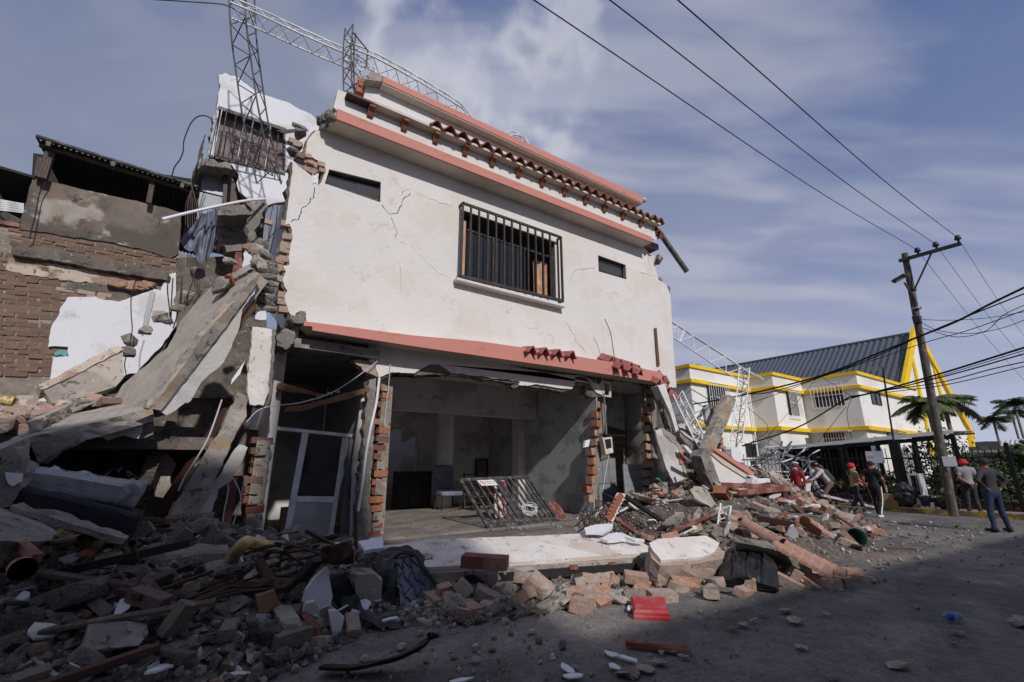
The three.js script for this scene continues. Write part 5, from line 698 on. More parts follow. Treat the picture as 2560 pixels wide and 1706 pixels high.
// ---------- garage gate, chairs and other things in the room ----------
{
  const TL = PZ(w5(592, 1010), -11.2), TR = PZ(w5(1062, 990), -11.3), BR = PZ(w5(1350, 1400), -9.8), BL = PZ(w5(838, 1430), -9.7);
  const Q = (u, v, o = 0) => mid(mid(TL, TR, u), mid(BL, BR, u), v).add(V(0, .5 * o, .85 * o));
  const t = thing('garage_gate', 'black steel garage gate lying askew in the garage opening', 'gate');
  const B2 = (a, b, w, h) => bar(a, b, w, h, V(0, .5, .85));
  for (const [a, b] of [[[0, 0], [1, 0]], [[0, 0], [0, 1]], [[1, 0], [1, 1]], [[.46, 0], [.46, 1]], [[.54, 0], [.54, 1]]]) part(t, 'frame_bar', B2(Q(...a), Q(...b), .09, .05), M.ironDust);
  part(t, 'frame_bar', B2(Q(0, .73), Q(1, .73), .08, .05), M.ironDust);
  for (const u of [.1, .2, .29, .38, .62, .70, .78, .86, .93]) part(t, 'bar', B2(Q(u, .02, .01), Q(u, .74, .01), .055, .035), M.ironDust);
  for (const [u0, u1] of [[.02, .44], [.56, .98]]) { const pn = part(t, 'lower_panel', plate([Q(u0, .74), Q(u1, .74), Q(u1, 1), Q(u0, 1)], .02), M.ironDust); for (let k = 1; k < 6; k++) { const u = lerp(u0, u1, k / 6); part(pn, 'rib', B2(Q(u, .77, .012), Q(u, .99, .012), .03, .02), M.ironDust); } }
  part(t, 'middle_sheet', plate([Q(.46, 0), Q(.54, 0), Q(.54, 1), Q(.46, 1)], .015), M.ironDust);
  for (const [u, v] of [[.2, .85], [.42, .8]]) part(t, 'bolt', new THREE.CylinderGeometry(.035, .035, .04, 12).rotateX(1).translate(...Q(u, v, .03).toArray()), M.iron);
  // sign
  const cv = document.createElement('canvas'); cv.width = 320; cv.height = 128; const c = cv.getContext('2d'); c.fillStyle = '#e9e7e3'; c.fillRect(0, 0, 320, 128); c.strokeStyle = '#c02028'; c.lineWidth = 10; c.beginPath(); c.arc(68, 64, 44, 0, 7); c.stroke(); c.fillStyle = '#2a2326'; c.font = 'bold 60px sans-serif'; c.textAlign = 'center'; c.textBaseline = 'middle'; c.fillText('R', 68, 66); c.beginPath(); c.moveTo(38, 34); c.lineTo(98, 94); c.stroke(); c.fillStyle = '#3a2c2c'; c.font = 'bold 36px sans-serif'; c.fillText('GARAJE EN', 212, 44); c.fillText('SERVICIO', 212, 88);
  const tx = new THREE.CanvasTexture(cv); tx.colorSpace = THREE.SRGBColorSpace; const s = [Q(.20, .035, .05), Q(.43, .035, .05), Q(.45, .135, .05), Q(.22, .135, .05)]; const g = new THREE.BufferGeometry(); g.setAttribute('position', new THREE.BufferAttribute(new Float32Array([s[3], s[2], s[1], s[3], s[1], s[0]].flatMap((p) => p.toArray())), 3)); g.setAttribute('uv', new THREE.BufferAttribute(new Float32Array([0, 0, 1, 0, 1, 1, 0, 0, 1, 1, 0, 1]), 2)); g.computeVertexNormals(); part(t, 'sign', g, std({ map: tx, roughness: .5 }), 'white sign reading GARAJE EN SERVICIO with a crossed out R'); part(t, 'sign_back', plate(s.map((p) => p.clone().add(V(0, -.004, -.006))), .006), M.pvc);
  settle(t);
  seed(91); const cp = []; const cc = Q(.66, .58, .07); for (let i = 0; i < 46; i++) { const a = i * 1.1 + rr(-.3, .3), r = rr(.12, .26); cp.push(cc.clone().add(V(Math.cos(a) * r * 1.2, Math.sin(a) * r * .6 + rr(-.02, .04), -Math.sin(a) * r * .45 + rr(0, .04)))); } solo('wire_coil', tube(cp, .008, 260, 5), M.cable, 'tangled pale wire coil resting on the black gate', 'wire');
  // office chair
  const oc = thing('armchair', 'grey padded chair beside the round column in the garage', 'chair'); const o = PZ(w5(490, 1330), -14.9); o.y = .04; const put = (n, gg, m, x, y, z, rx = 0) => { const k = part(oc, n, gg, m); k.scale.setScalar(1.15); k.position.set(o.x + x * 1.15, o.y + y * 1.15, o.z + z * 1.15); k.rotation.x = rx; return k; };
  put('seat', rbox(.72, .13, .62, .05, 3), M.greyCloth, 0, .46, .05); put('backrest', rbox(.66, .72, .12, .05, 3), M.greyCloth, 0, .92, -.3, -.15); for (const x of [-.3, .3]) for (const z of [-.22, .28]) put('leg', new THREE.CylinderGeometry(.025, .02, .42, 8), M.black, x, .2, z);
  // rocking chair of dark turned wood
  const rc = thing('rocking_chair', 'dark turned wood rocking chair behind the black gate', 'chair'); const r = PZ(w5(700, 1330), -14.3); r.y = .05; const R = (n, a, b, w) => part(rc, n, rod(r.clone().add(V(...a)), r.clone().add(V(...b)), w, 8), M.woodDark);
  for (const x of [-.3, .3]) { R('leg', [x, 0, .3], [x, .5, .25], .03); R('back_post', [x, 0, -.28], [x * .9, 1.2, -.45], .03); R('armrest', [x, .66, .3], [x, .68, -.35], .03); R('arm_support', [x, .4, .28], [x, .66, .3], .022); part(rc, 'rocker', tube([V(x, .08, .5), V(x, .0, .1), V(x, .0, -.2), V(x, .1, -.6)].map((v) => v.add(r)), .028), M.woodDark); } for (const y of [.62, .8, .98, 1.14]) R('back_slat', [-.28, y, -.36 - (y - .5) * .12], [.28, y, -.36 - (y - .5) * .12], .022); part(rc, 'seat', rbox(.62, .05, .56, .02).translate(r.x, r.y + .42, r.z), M.woodDark); R('stretcher', [-.3, .22, .28], [.3, .22, .28], .018);
  settle(rc);
  solo('red_stool', new THREE.CylinderGeometry(.34, .3, .06, 26).rotateX(.9).rotateZ(-.5).translate(...PZ(w5(1265, 1235), -10.6).toArray()), M.rust, 'round red stool top lying at the foot of the cracked side wall', 'stool');
  const db = thing('dark_cabinet', 'dark low cabinet standing in the shadow at the back of the garage', 'cabinet'); const d0 = PZ(w5(150, 1200), -15.7), d1 = PZ(w5(390, 1200), -15.7); part(db, 'body', box(d0.x, d1.x, .05, 1.3, -16.3, -15.8), M.sheetBlack); for (let k = 0; k < 3; k++) part(db, 'drawer', boxUV(new RoundedBoxGeometry((d1.x - d0.x) / 3 - .05, 1.0, .03, 1, .008)).translate(lerp(d0.x, d1.x, (k + .5) / 3), .66, -15.78), M.sheetBlack); settle(db);
  const pf = thing('picture_frame', 'small dark picture frame hanging on the back wall of the garage', 'picture'); const pp = PZ(w5(740, 930), -16.9); for (const [x0, x1, ya, yb] of [[-.3, -.24, -.4, .4], [.24, .3, -.4, .4], [-.24, .24, .34, .4], [-.24, .24, -.4, -.34]]) part(pf, 'frame_strip', box(pp.x + x0, pp.x + x1, pp.y + ya, pp.y + yb, -16.96, -16.88), M.woodDark); part(pf, 'picture', box(pp.x - .24, pp.x + .24, pp.y - .34, pp.y + .34, -16.95, -16.93), M.curtainMauve); settle(pf);
  const fb = thing('patterned_screen', 'pale red patterned cloth panel seen through the gate bars', 'cloth'); part(fb, 'cloth', box(PZ(w5(830, 1200), -11.8).x, PZ(w5(910, 1200), -11.8).x, .05, 1.15, -11.83, -11.8), std({ map: ctex((i) => mix3([214, 206, 200], [170, 60, 66], sst(.52, .56, FC[i])), .5) })); settle(fb);
  const wb = solo('white_box', plate(PZs(many(qg, [690, 790, 720, 782, 710, 830, 682, 835]), FZ + .1), .08, { bevel: .006 }), M.pvc, 'small white switch box hanging on the right brick pier', 'box');
}
// ---------- twisted reinforcement right of the gate ----------
{
  const t = thing('rebar_cage', 'twisted reinforcement cage with a brick faced strip in front of the grey panel', 'rebar cage'); const Z = -7.0, G = (x, y, z = Z) => PZ(qg(x, y), z); seed(101);
  const lines = [[620, 1350, 760, 1240], [640, 1385, 800, 1270], [660, 1310, 860, 1200], [700, 1280, 900, 1390], [720, 1400, 850, 1240], [880, 1240, 1190, 1390], [900, 1270, 1160, 1420], [930, 1200, 1210, 1340], [960, 1180, 1215, 1300], [800, 1130, 900, 1180], [780, 1180, 870, 1230], [870, 1310, 1140, 1430]];
  for (const [a, b, c, d] of lines) part(t, 'rebar', tube([G(a, b, Z - rr(0, .5)), G((a + c) / 2 + rr(-12, 12), (b + d) / 2 + rr(-10, 10), Z - rr(0, .4)), G(c, d, Z - rr(0, .5))], .013, 10), M.rebar);
  for (let i = 0; i < 16; i++) { const x = 650 + i * 36, y = 1330 - 60 * Math.sin(i * .4) + rr(-20, 20); part(t, 'stirrup', tube([G(x, y - 60, Z), G(x + 30, y, Z - .1), G(x + 20, y + 50, Z - .3), G(x - 20, y + 10, Z - .3)], .008, 12, 5), M.rebar); }
  part(t, 'black_bar', bar(G(945, 1150), G(1215, 1335), .1, .07), M.black); part(t, 'brown_bar', bar(G(880, 1295), G(1112, 1450), .08, .07), M.rust); part(t, 'black_bar', bar(G(1190, 1310), G(1195, 1420), .1, .06), M.black);
  part(t, 'brick_strip', plate(PZs(many(qg, [920, 1130, 952, 1140, 870, 1320, 838, 1300]), Z + .1), .1, { jag: .015 }), M.white);
  for (let i = 0; i < 6; i++) { const b = part(t, 'brick', BRICKS[i % 5], M.brick[3]); b.position.copy(G(908 - i * 12, 1165 + i * 24, Z + .14)); b.scale.set(.2, .3, .16); b.rotation.set(.2, rr(-.2, .2), .6); } settle(t);
}
// ---------- collapsed right corner ----------
{
  const W = (x, y, z) => PZ(w6(x, y), z), pw = (q, z) => PZs(many(w6, q), z);
  const a = thing('leaning_wall_slab', 'tall cream wall slab leaning under the hanging roof tiles', 'wall slab'); part(a, 'face', plate(pw([242, 528, 292, 512, 350, 700, 410, 905, 388, 915, 330, 720], -9.5), .3, { jag: .01 }), M.cream); part(a, 'broken_side', plate(pw([235, 530, 262, 620, 345, 880, 390, 915, 330, 720, 244, 530], -9.62), .2, { jag: .04, rough: .05 }), M.concrete); settle(a);
  const b = thing('hanging_wall_panel', 'bent wall panel with a salmon patch hanging over the dark gap', 'wall panel');
  part(b, 'face', plate(pw([225, 850, 262, 830, 330, 890, 398, 950, 420, 1090, 440, 1220, 455, 1312, 380, 1270, 300, 1110, 240, 920], -9.3), .06, { jag: .015 }), M.creamIn); part(b, 'broken_edge', plate(pw([262, 825, 398, 905, 420, 940, 450, 1080, 472, 1200, 458, 1314, 440, 1220, 412, 1090, 390, 960, 300, 890], -9.28), .25, { jag: .03, rough: .05 }), M.concretePale); part(b, 'salmon_patch', plate(pw([395, 1002, 440, 990, 450, 1074, 405, 1086], -9.24), .05, { jag: .008 }), M.pink); settle(b);
  // fallen cornice section
  const c = thing('fallen_cornice', 'fallen cornice section with salmon edge and white underside on the right heap', 'cornice');
  part(c, 'salmon_fascia', plate(pw([640, 968, 660, 970, 800, 1060, 978, 1180, 940, 1186, 800, 1095, 636, 985], -7.6), .08, { bevel: .006 }), M.pink);
  part(c, 'soffit', plate(pw([612, 1005, 634, 984, 800, 1092, 938, 1184, 915, 1196, 860, 1180, 700, 1080], -7.66), .12), M.paleSoffit);
  part(c, 'white_face', plate(pw([612, 1010, 700, 1075, 860, 1178, 935, 1218, 800, 1226, 690, 1228, 660, 1150], -7.7), .1), M.cream);
  part(c, 'broken_end', plate(pw([548, 1030, 575, 985, 615, 975, 640, 990, 618, 1020, 662, 1160, 700, 1240, 712, 1290, 640, 1270, 590, 1160], -7.62), .35, { jag: .03, rough: .07 }), M.concrete);
  part(c, 'white_cap', plate(pw([915, 1190, 1110, 1186, 1106, 1230, 915, 1236], -7.3), .2, { bevel: .01 }), M.white); settle(c);
  const cc = thing('fallen_cornice', 'small broken cornice stub behind the white capped one', 'cornice'); part(cc, 'stub', plate(pw([960, 1152, 1100, 1155, 1110, 1185, 985, 1183], -7.9), .25, { jag: .01 }), M.cream); part(cc, 'salmon_end', plate(pw([1090, 1168, 1112, 1172, 1112, 1188, 1090, 1186], -7.85), .1), M.pink); settle(cc);
  for (const [q, z, l] of [[[700, 1235, 1100, 1250], -7.05, 'upper of the three rust red steel channels on the right heap'], [[815, 1292, 1190, 1260], -6.85, 'middle of the three rust red steel channels on the right heap'], [[910, 1360, 1292, 1330], -6.6, 'lowest of the three rust red steel channels on the right heap']]) { const t = thing('steel_channel', l, 'steel channel', 'rust red steel channels on the right heap'); const p = W(q[0], q[1], z), e = W(q[2], q[3], z + .25); part(t, 'web', bar(p, e, .03, .12), M.rust); const d = V(0, .06, -.06); part(t, 'flange', bar(p.clone().add(d), e.clone().add(d), .12, .018), M.rust); d.y = -.06; part(t, 'flange', bar(p.clone().add(d), e.clone().add(d), .12, .018), M.rust); settle(t); }
  const bs = thing('board_stack', 'splintered yellow boards under the fallen cornice', 'boards'); for (const [q, m, z] of [[[720, 1262, 770, 1258, 970, 1430, 930, 1440], M.woodPale, -7.1], [[760, 1262, 830, 1320, 1000, 1430, 960, 1435], M.woodGrey, -7.2], [[690, 1270, 735, 1262, 950, 1440, 900, 1450], M.wood, -7.0], [[830, 1320, 900, 1310, 1010, 1420, 985, 1432], M.woodPale, -7.15], [[815, 1262, 900, 1258, 990, 1330, 920, 1340], M.white, -7.3]]) part(bs, 'board', plate(pw(q, z), .1, { jag: .01 }), m); settle(bs);
  const hb = thing('hollow_brick', 'broken orange hollow brick sticking out under the fallen cornice', 'brick'); const hbp = W(698, 1292, -6.9); part(hb, 'shell', boxUV(new THREE.BoxGeometry(.42, .2, .3)).rotateZ(-.5).rotateY(.3).translate(hbp.x, hbp.y, hbp.z), M.brick[3]); for (const k of [-.1, .1]) part(hb, 'core_hole', boxUV(new THREE.BoxGeometry(.13, .12, .02)).translate(k, .0, .156).rotateZ(-.5).rotateY(.3).translate(hbp.x, hbp.y, hbp.z), M.sheetBlack); settle(hb);
  solo('concrete_post', plate(pw([585, 972, 660, 790, 745, 590, 772, 600, 800, 628, 735, 800, 660, 968, 620, 985], -8.4), .26, { jag: .006, rough: .008 }), M.beam, 'square concrete post leaning up out of the right heap', 'post');
  const bf = thing('brick_fragment', 'standing brick wall fragment behind the leaning concrete post', 'wall fragment'); part(bf, 'plaster', plate(pw([575, 690, 602, 668, 640, 790, 620, 840, 590, 790], -9.0), .1, { jag: .02 }), M.greyPaint); part(bf, 'mortar', plate(pw([600, 665, 622, 660, 660, 770, 712, 975, 680, 975, 640, 820], -9.1), .2, { jag: .02 }), M.mortar); seed(111); for (let i = 0; i < 10; i++) { const k = part(bf, 'brick', BRICKS[i % 9], M.brick[i % 4]); k.position.copy(W(618 + i * 9, 685 + i * 31, -9.05)); k.scale.set(.24, .34, .26); k.rotation.set(rr(-.1, .1), rr(-.3, .3), rr(-.2, .2) - .2); } settle(bf);
  seed(113); for (let i = 0; i < 6; i++) solo('loose_wire', tube(pw([600 + rr(-10, 10), 665 + i * 8, 560 - i * 4, 690 + i * 12, 535 + i * 6, 730 + rr(-12, 12), 510 - i * 5 + rr(0, 20), 770 + i * 4], -9.0), .008, 16, 5), M.wire, ['topmost', 'second', 'third', 'fourth', 'fifth', 'lowest'][i] + ' black wire curling off the standing brick fragment', 'wire', 'wires on the brick fragment');
  const ds = thing('dark_slab', 'grey slab wedged between the cream slab and the leaning post', 'slab'); part(ds, 'slab', plate(pw([398, 850, 430, 865, 572, 965, 580, 985, 540, 1000, 480, 980, 402, 890], -9.1), .3, { jag: .01, rough: .03 }), M.concrete); part(ds, 'pale_top', plate(pw([395, 842, 420, 848, 575, 962, 565, 972, 430, 876], -9.05), .12), M.creamIn); settle(ds);
  const ws = thing('render_strip', 'pale render strip slanting across the dark gap', 'strip'); part(ws, 'strip', plate(pw([430, 945, 455, 960, 545, 1062, 520, 1060, 432, 965], -8.9), .12, { jag: .008 }), M.white); settle(ws);
  const pk = thing('upper_wall_piece', 'tilted dusty wall piece behind the white lattice leg', 'wall piece'); part(pk, 'piece', plate(pw([365, 760, 400, 735, 440, 740, 500, 800, 560, 900, 470, 850, 390, 820], -10.2), .3, { jag: .03, rough: .07 }), M.creamIn); part(pk, 'lump', plate(pw([375, 750, 420, 725, 445, 745, 430, 790, 385, 785], -10.15), .3, { jag: .05, rough: .08 }), M.concrete); settle(pk);
  solo('dark_gap_wall', plate(pw([470, 1170, 700, 1240, 720, 1420, 560, 1440, 470, 1350], -9.8), .1), M.mortar, 'broken back wall of the gap under the fallen cornice', 'wall');
  const gs = thing('grey_shard', 'smooth shard standing in the gap under the fallen cornice', 'shard'); part(gs, 'shard', plate(pw([550, 1300, 630, 1310, 672, 1420, 600, 1430], -8.2), .1, { jag: .02 }), M.concrete); settle(gs);
  for (const [q, z, l, m, r] of [[[465, 1165, 610, 1270], -8.6, 'dark timber slanting under the bent wall panel', M.woodDark, .09], [[430, 1010, 620, 1120], -8.7, 'black timber wedged above the dark gap', M.black, .07], [[500, 1230, 590, 1280], -8.5, 'yellowish batten in the dark gap', M.woodPale, .05]]) solo('timber', bar(W(q[0], q[1], z), W(q[2], q[3], z), r, r * 1.4), m, l, 'timber');
  solo('drain_stub', rod(W(540, 990, -8.2), W(575, 1010, -8.1), .05, 12), M.pvc, 'white drain pipe stub beside the broken cornice end', 'pipe');
  // masonry stack below the hanging panel
  const mst = thing('masonry_stump', 'stump of broken brickwork left of the dark gap', 'masonry'); seed(115); for (let r = 0; r < 5; r++) for (let k = 0; k < 3; k++) { const q = part(mst, k === 1 && r === 1 ? 'block' : 'brick', k === 1 ? ROCKS[r] : BRICKS[(r + k) % 9], pick([M.brick[1], M.brick[2], M.concretePale])); q.position.copy(W(285 + k * 45, 1390 - r * 38, -9.0 + rr(-.1, .1))); q.scale.set(.42, .5, .4); q.rotation.set(rr(-.15, .15), rr(-.4, .4), rr(-.12, .12)); } settle(mst);
  solo('teal_hose', tube(pw([225, 1190, 245, 1192, 268, 1215, 290, 1240, 300, 1246], -8.5), .022), std({ color: 0x3a8f80, roughness: .5 }), 'short teal hose on the brick stump', 'hose');
  // lattice pieces
  const t1 = thing('lattice_girder', 'white lattice girder slanting down behind the right corner of the house', 'lattice girder'); const L0 = (x, y) => W(x, y, -11.4); const top = [[330, 62], [490, 165], [605, 240], [722, 315], [845, 398], [990, 475]], bt = [[345, 178], [395, 210], [505, 285], [615, 358], [732, 436], [880, 520]];
  part(t1, 'chord', tube(top.map((p) => L0(...p)), .03, 20), M.trussWhite); part(t1, 'chord', tube(top.map((p) => W(p[0] + 8, p[1] + 12, -11.8)), .03, 20), M.trussWhite); part(t1, 'chord', tube(bt.map((p) => L0(...p)), .03, 20), M.trussWhite);
  for (const [p, q] of [[[383, 100], [388, 208]], [[425, 130], [395, 208]], [[435, 136], [402, 206]], [[490, 170], [398, 210]], [[495, 172], [500, 282]], [[600, 240], [506, 286]], [[605, 245], [610, 356]], [[720, 318], [616, 358]], [[724, 320], [728, 434]], [[840, 400], [735, 436]], [[345, 118], [383, 100]]]) part(t1, 'lacing_bar', rod(L0(...p), L0(...q), .02, 6), M.trussWhite); settle(t1);
  const t2 = thing('lattice_strut', 'upright white lattice leg standing before the white and yellow building', 'lattice girder'); lattice(t2, [W(858, 410, -11.2), W(845, 560, -11), W(822, 760, -10.8), W(800, 940, -10.6)], .25, 12, M.trussWhite, .028, .016, V(0, 0, 1)); settle(t2);
  const t3 = thing('lattice_strut', 'white lattice leg slanting below the hanging roof tiles', 'lattice girder'); lattice(t3, [W(385, 585, -9.6), W(450, 720, -9.3), W(520, 860, -9.0), W(580, 965, -8.8)], .19, 8, M.trussWhite, .03, .016, V(0, 0, 1)); settle(t3);
  solo('white_block', plate(pw([765, 980, 775, 965, 818, 965, 842, 1075, 800, 1080, 768, 1030], -8.8), .35, { jag: .008 }), M.white, 'white painted concrete footing under the upright lattice leg', 'block');
  const t4 = thing('lattice_piece', 'short white lattice piece standing in the bricks of the right heap', 'lattice girder'); lattice(t4, [W(725, 1380, -5.6), W(715, 1450, -5.6), W(705, 1530, -5.6), W(700, 1580, -5.6)], .11, 5, M.trussWhite, .022, .012, V(0, 0, 1)); part(t4, 'trailing_strip', tube([W(700, 1575, -5.6), W(760, 1610, -5.4), W(830, 1640, -5.3)], .02), M.trussWhite); settle(t4);
  // tangle of galvanised roof steel
  const tg = thing('steel_tangle', 'tangle of bent galvanised roof steel on top of the right heap', 'scrap steel'); seed(121); const Y = (x, y, z) => PZ(y1(x, y), z);
  part(tg, 'purlin', bar(Y(720, 845, -9.3), Y(970, 920, -8.6), .16, .1), M.galv); part(tg, 'purlin', bar(Y(600, 925, -9.5), Y(740, 850, -9.3), .2, .12), M.galv); part(tg, 'purlin', bar(Y(840, 905, -9), Y(930, 985, -8.6), .1, .08), M.galv);
  for (let i = 0; i < 70; i++) { const x = rr(620, 1010), y = 835 + (x - 640) * .36 + rr(-40, 170), l = rr(40, 130), an = rr(-1.2, 1.6); part(tg, 'bent_bar', tube([Y(x, y, -8.6 - rr(0, .8)), Y(x + l * .5 * Math.cos(an) + rr(-14, 14), y + l * .5 * Math.sin(an) + rr(-14, 14), -8.4 - rr(0, .8)), Y(x + l * Math.cos(an), y + l * Math.sin(an), -8.3 - rr(0, .8))], rr(.014, .032), 8, 5), i % 3 ? M.galv : M.trussWhite); }
  for (let i = 0; i < 14; i++) { const x = 560 + rr(0, 160), y = 740 + rr(0, 180); part(tg, 'wire', tube([Y(x, y, -9), Y(x + rr(-40, 60), y + rr(-40, 30), -9), Y(x + rr(0, 90), y + rr(0, 60), -8.8), Y(x + rr(30, 160), y + rr(40, 120), -8.6)], .009, 14, 4), i % 2 ? M.trussDark : M.galv); }
  part(tg, 'sheet', plate([Y(830, 1030, -8.2), Y(900, 1005, -8.3), Y(985, 1050, -8.1), Y(960, 1130, -8), Y(880, 1090, -8)], .02, { jag: .02 }), M.zinc); part(tg, 'sheet', plate([Y(860, 1015, -8.1), Y(960, 1010, -8.1), Y(990, 1040, -8), Y(930, 1050, -8)], .02, { jag: .02 }), M.pvc); settle(tg);
  const gc = thing('bent_gutter', 'bent white steel gutter standing in front of the walking people', 'gutter'); for (const s of [[[985, 915], [990, 1030]], [[990, 1030], [1030, 1100]], [[1030, 1100], [1085, 1140]]]) { part(gc, 'trough', bar(Y(...s[0], -7.6), Y(...s[1], -7.5), .17, .05), M.zinc); part(gc, 'lip', bar(Y(s[0][0] - 12, s[0][1], -7.62), Y(s[1][0] - 12, s[1][1] + 4, -7.52), .05, .14), M.galv); } settle(gc);
  for (const [q, z, r, m, l] of [[[1030, 940, 1170, 1085], -8, .07, M.rust, 'rusty bar leaning behind the bent gutter'], [[775, 1275, 1000, 1180], -6.4, .07, M.rust, 'thin rusty bar leaning over the white bucket'], [[1050, 1135, 1400, 1215], -6.6, .09, M.zinc, 'long pale steel strip pointing at the walking people'], [[1040, 1130, 1330, 1185], -6.8, .06, M.rust, 'rusty strip above the long pale steel strip'], [[820, 1290, 1060, 1245], -6.2, .16, M.woodDark, 'dark red timber on the right heap'], [[830, 1310, 1010, 1280], -6.0, .1, M.black, 'charred timber below the dark red one'], [[1100, 1265, 1230, 1310], -6.1, .16, M.woodDark, 'short dark timber at the foot of the right heap'], [[1210, 1330, 1270, 1370], -5.7, .09, M.wood, 'brown timber offcut beside the green bucket'], [[1100, 1300, 1280, 1365], -5.9, .06, M.wood, 'long brown batten behind the green bucket']]) solo('scrap_bar', bar(Y(q[0], q[1], z), Y(q[2], q[3], z + .25), r, r * .7), m, l, 'bar');
  // buckets
  const bucket = (name, lab, p, r, h, mat, dir) => { const t = thing(name, lab, 'bucket'); const pts = [[0, 0], [r * .8, 0], [r, h], [r * 1.07, h], [r * 1.07, h - .03], [r * 1.02, h - .03]].map((v) => new THREE.Vector2(...v)); const inner = [[r * .96, h], [r * .76, .02], [0, .02]].map((v) => new THREE.Vector2(...v)); const g = new THREE.LatheGeometry([...pts.slice(0, 3), ...inner], 30); const rim = new THREE.TorusGeometry(r * 1.0, .014, 8, 30).rotateX(Math.PI / 2).translate(0, h, 0); const qd2 = new THREE.Quaternion().setFromUnitVectors(V(0, 1, 0), dir.clone().normalize()); for (const [n, gg] of [['body', g], ['rim', rim]]) part(t, n, gg.applyQuaternion(qd2).translate(p.x, p.y, p.z), mat); settle(t); return t; };
  bucket('bucket', 'green plastic bucket lying open at the edge of the right heap', PY(y4(1410, 384), 0).add(V(.22, .185, -.12)), .175, .34, M.green, V(-.8, .05, .62));
  bucket('bucket', 'white plastic bucket lying in the rubble below the steel channels', Y(850, 1205, -6.6), .2, .4, M.waxWhite, V(.9, .1, .25));
}
// ---------- white and yellow building across the crossing ----------
{
  const S = 1.2, HT = 1.5 + 4.22 * S;
  const c = [[30, -9.6], [30, -12.44], [26.5, -12.44], [26.5, -13.8], [20.8, -13.8], [20.8, -26], [40, -26], [40, -9.6]];   // plan, seen from the street
  const t = thing('white_yellow_building', 'white two storey building with yellow mouldings across the crossing', 'building');
  const footprint = (o) => { const q = [[30 - o, -9.6 + o], [30 - o, -12.44 + o], [26.5 - o, -12.44 + o], [26.5 - o, -13.8 + o], [20.8 - o, -13.8 + o], [20.8 - o, -26], [40, -26], [40, -9.6 + o]]; return new THREE.Shape(q.map(([x, z]) => new THREE.Vector2(x, -z))); };
  const storey = (n, y0, h, o, m) => part(t, n, boxUV(new THREE.ExtrudeGeometry(footprint(o), { depth: h, bevelEnabled: false }).rotateX(-Math.PI / 2).translate(0, y0, 0)), m);
  storey('lower_wall', 0, 3.36, 0, M.whiteBldg); storey('middle_moulding', 3.36, .2, .22, M.yellow); storey('upper_wall', 3.56, HT - .95 - 3.56, 0, M.whiteBldg); storey('lower_eave', HT - .95, .18, .2, M.yellow); storey('parapet', HT - .77, .62, .06, M.whiteBldg); storey('upper_eave', HT - .15, .17, .16, M.yellow);
  // windows with white grilles; faces: 'x' looks towards the house (-x), 'z' towards the street (+z)
  const win = (face, k, q, grille) => { const P = q.map((p) => face === 'x' ? PX(p, k) : PZ(p, k)); const n = face === 'x' ? V(-1, 0, 0) : V(0, 0, 1); const lo = P[0].clone().min(P[1]).min(P[2]).min(P[3]), hi = P[0].clone().max(P[1]).max(P[2]).max(P[3]); const w = new THREE.Group(); w.name = 'window'; t.add(w); const B4 = (a0, a1, b0, b1, d0, d1) => face === 'x' ? box(k - d1, k - d0, b0, b1, a0, a1) : box(a0, a1, b0, b1, k + d0, k + d1); const a0 = face === 'x' ? lo.z : lo.x, a1 = face === 'x' ? hi.z : hi.x, b0 = lo.y, b1 = hi.y;
    part(w, 'pane', B4(a0, a1, b0, b1, .004, .02), M.glassDark); for (const [p0, p1, r0, r1] of [[a0 - .05, a0, b0 - .05, b1 + .05], [a1, a1 + .05, b0 - .05, b1 + .05], [a0, a1, b0 - .05, b0], [a0, a1, b1, b1 + .05], [(a0 + a1) / 2 - .025, (a0 + a1) / 2 + .025, b0, b1]]) part(w, 'frame', B4(p0, p1, r0, r1, .004, .05), M.iron);
    if (grille) { const e = .14; for (let i = 0; i <= 9; i++) { const u = lerp(a0 - e, a1 + e, i / 9); part(w, 'grille_bar', B4(u - .011, u + .011, b0 - e, b1 + e, .20, .222), M.waxWhite); } for (const y of [b0 - e, (b0 + b1) / 2, b1 + e]) part(w, 'grille_rail', B4(a0 - e, a1 + e, y - .012, y + .012, .225, .245), M.waxWhite); } };
  win('z', -13.8, many(y1, [312, 425, 412, 450, 425, 590, 320, 570]), true); win('z', -12.44, many(y1, [815, 468, 850, 475, 895, 615, 838, 605]), true); win('x', 30, many(y1, [1000, 440, 1165, 418, 1185, 545, 1015, 560]), true); win('z', -9.6, many(y1, [1352, 418, 1405, 432, 1425, 548, 1372, 538]), false);
  win('x', 30, many(y1, [1072, 760, 1182, 735, 1185, 785, 1075, 800]), true);
  { const p = PX(y1(1130, 728), 30); part(t, 'awning', box(29.3, 29.98, p.y, p.y + .06, p.z - .9, p.z + .9), M.paleSoffit); }
  { const p = PZ(y1(1480, 740), -9.6); part(t, 'air_conditioner', boxUV(new RoundedBoxGeometry(.7, .5, .3, 2, .02)).translate(p.x, p.y, -9.4), M.galv); part(t, 'bracket', bar(V(p.x - .3, p.y + .3, -9.55), V(p.x + 1.2, p.y + .1, -9.1), .04), M.iron); }
  for (const [x, y] of [[205, 285], [240, 290], [255, 292]]) part(t, 'rebar_stub', rod(PZ(y1(x, y + 14), -14.2), PZ(y1(x, y - 8), -14.2), .02, 5), M.rebar);
  win('z', -13.8, many(y1, [560, 812, 630, 808, 632, 880, 562, 880]), false);
  settle(t);
  solo('roof_downpipe', rod(V(26.2, 0, -13.66), V(26.2, 5.6, -13.66), .05, 10), M.whiteBldg, 'white downpipe in the inner corner of the white and yellow building', 'pipe');
}
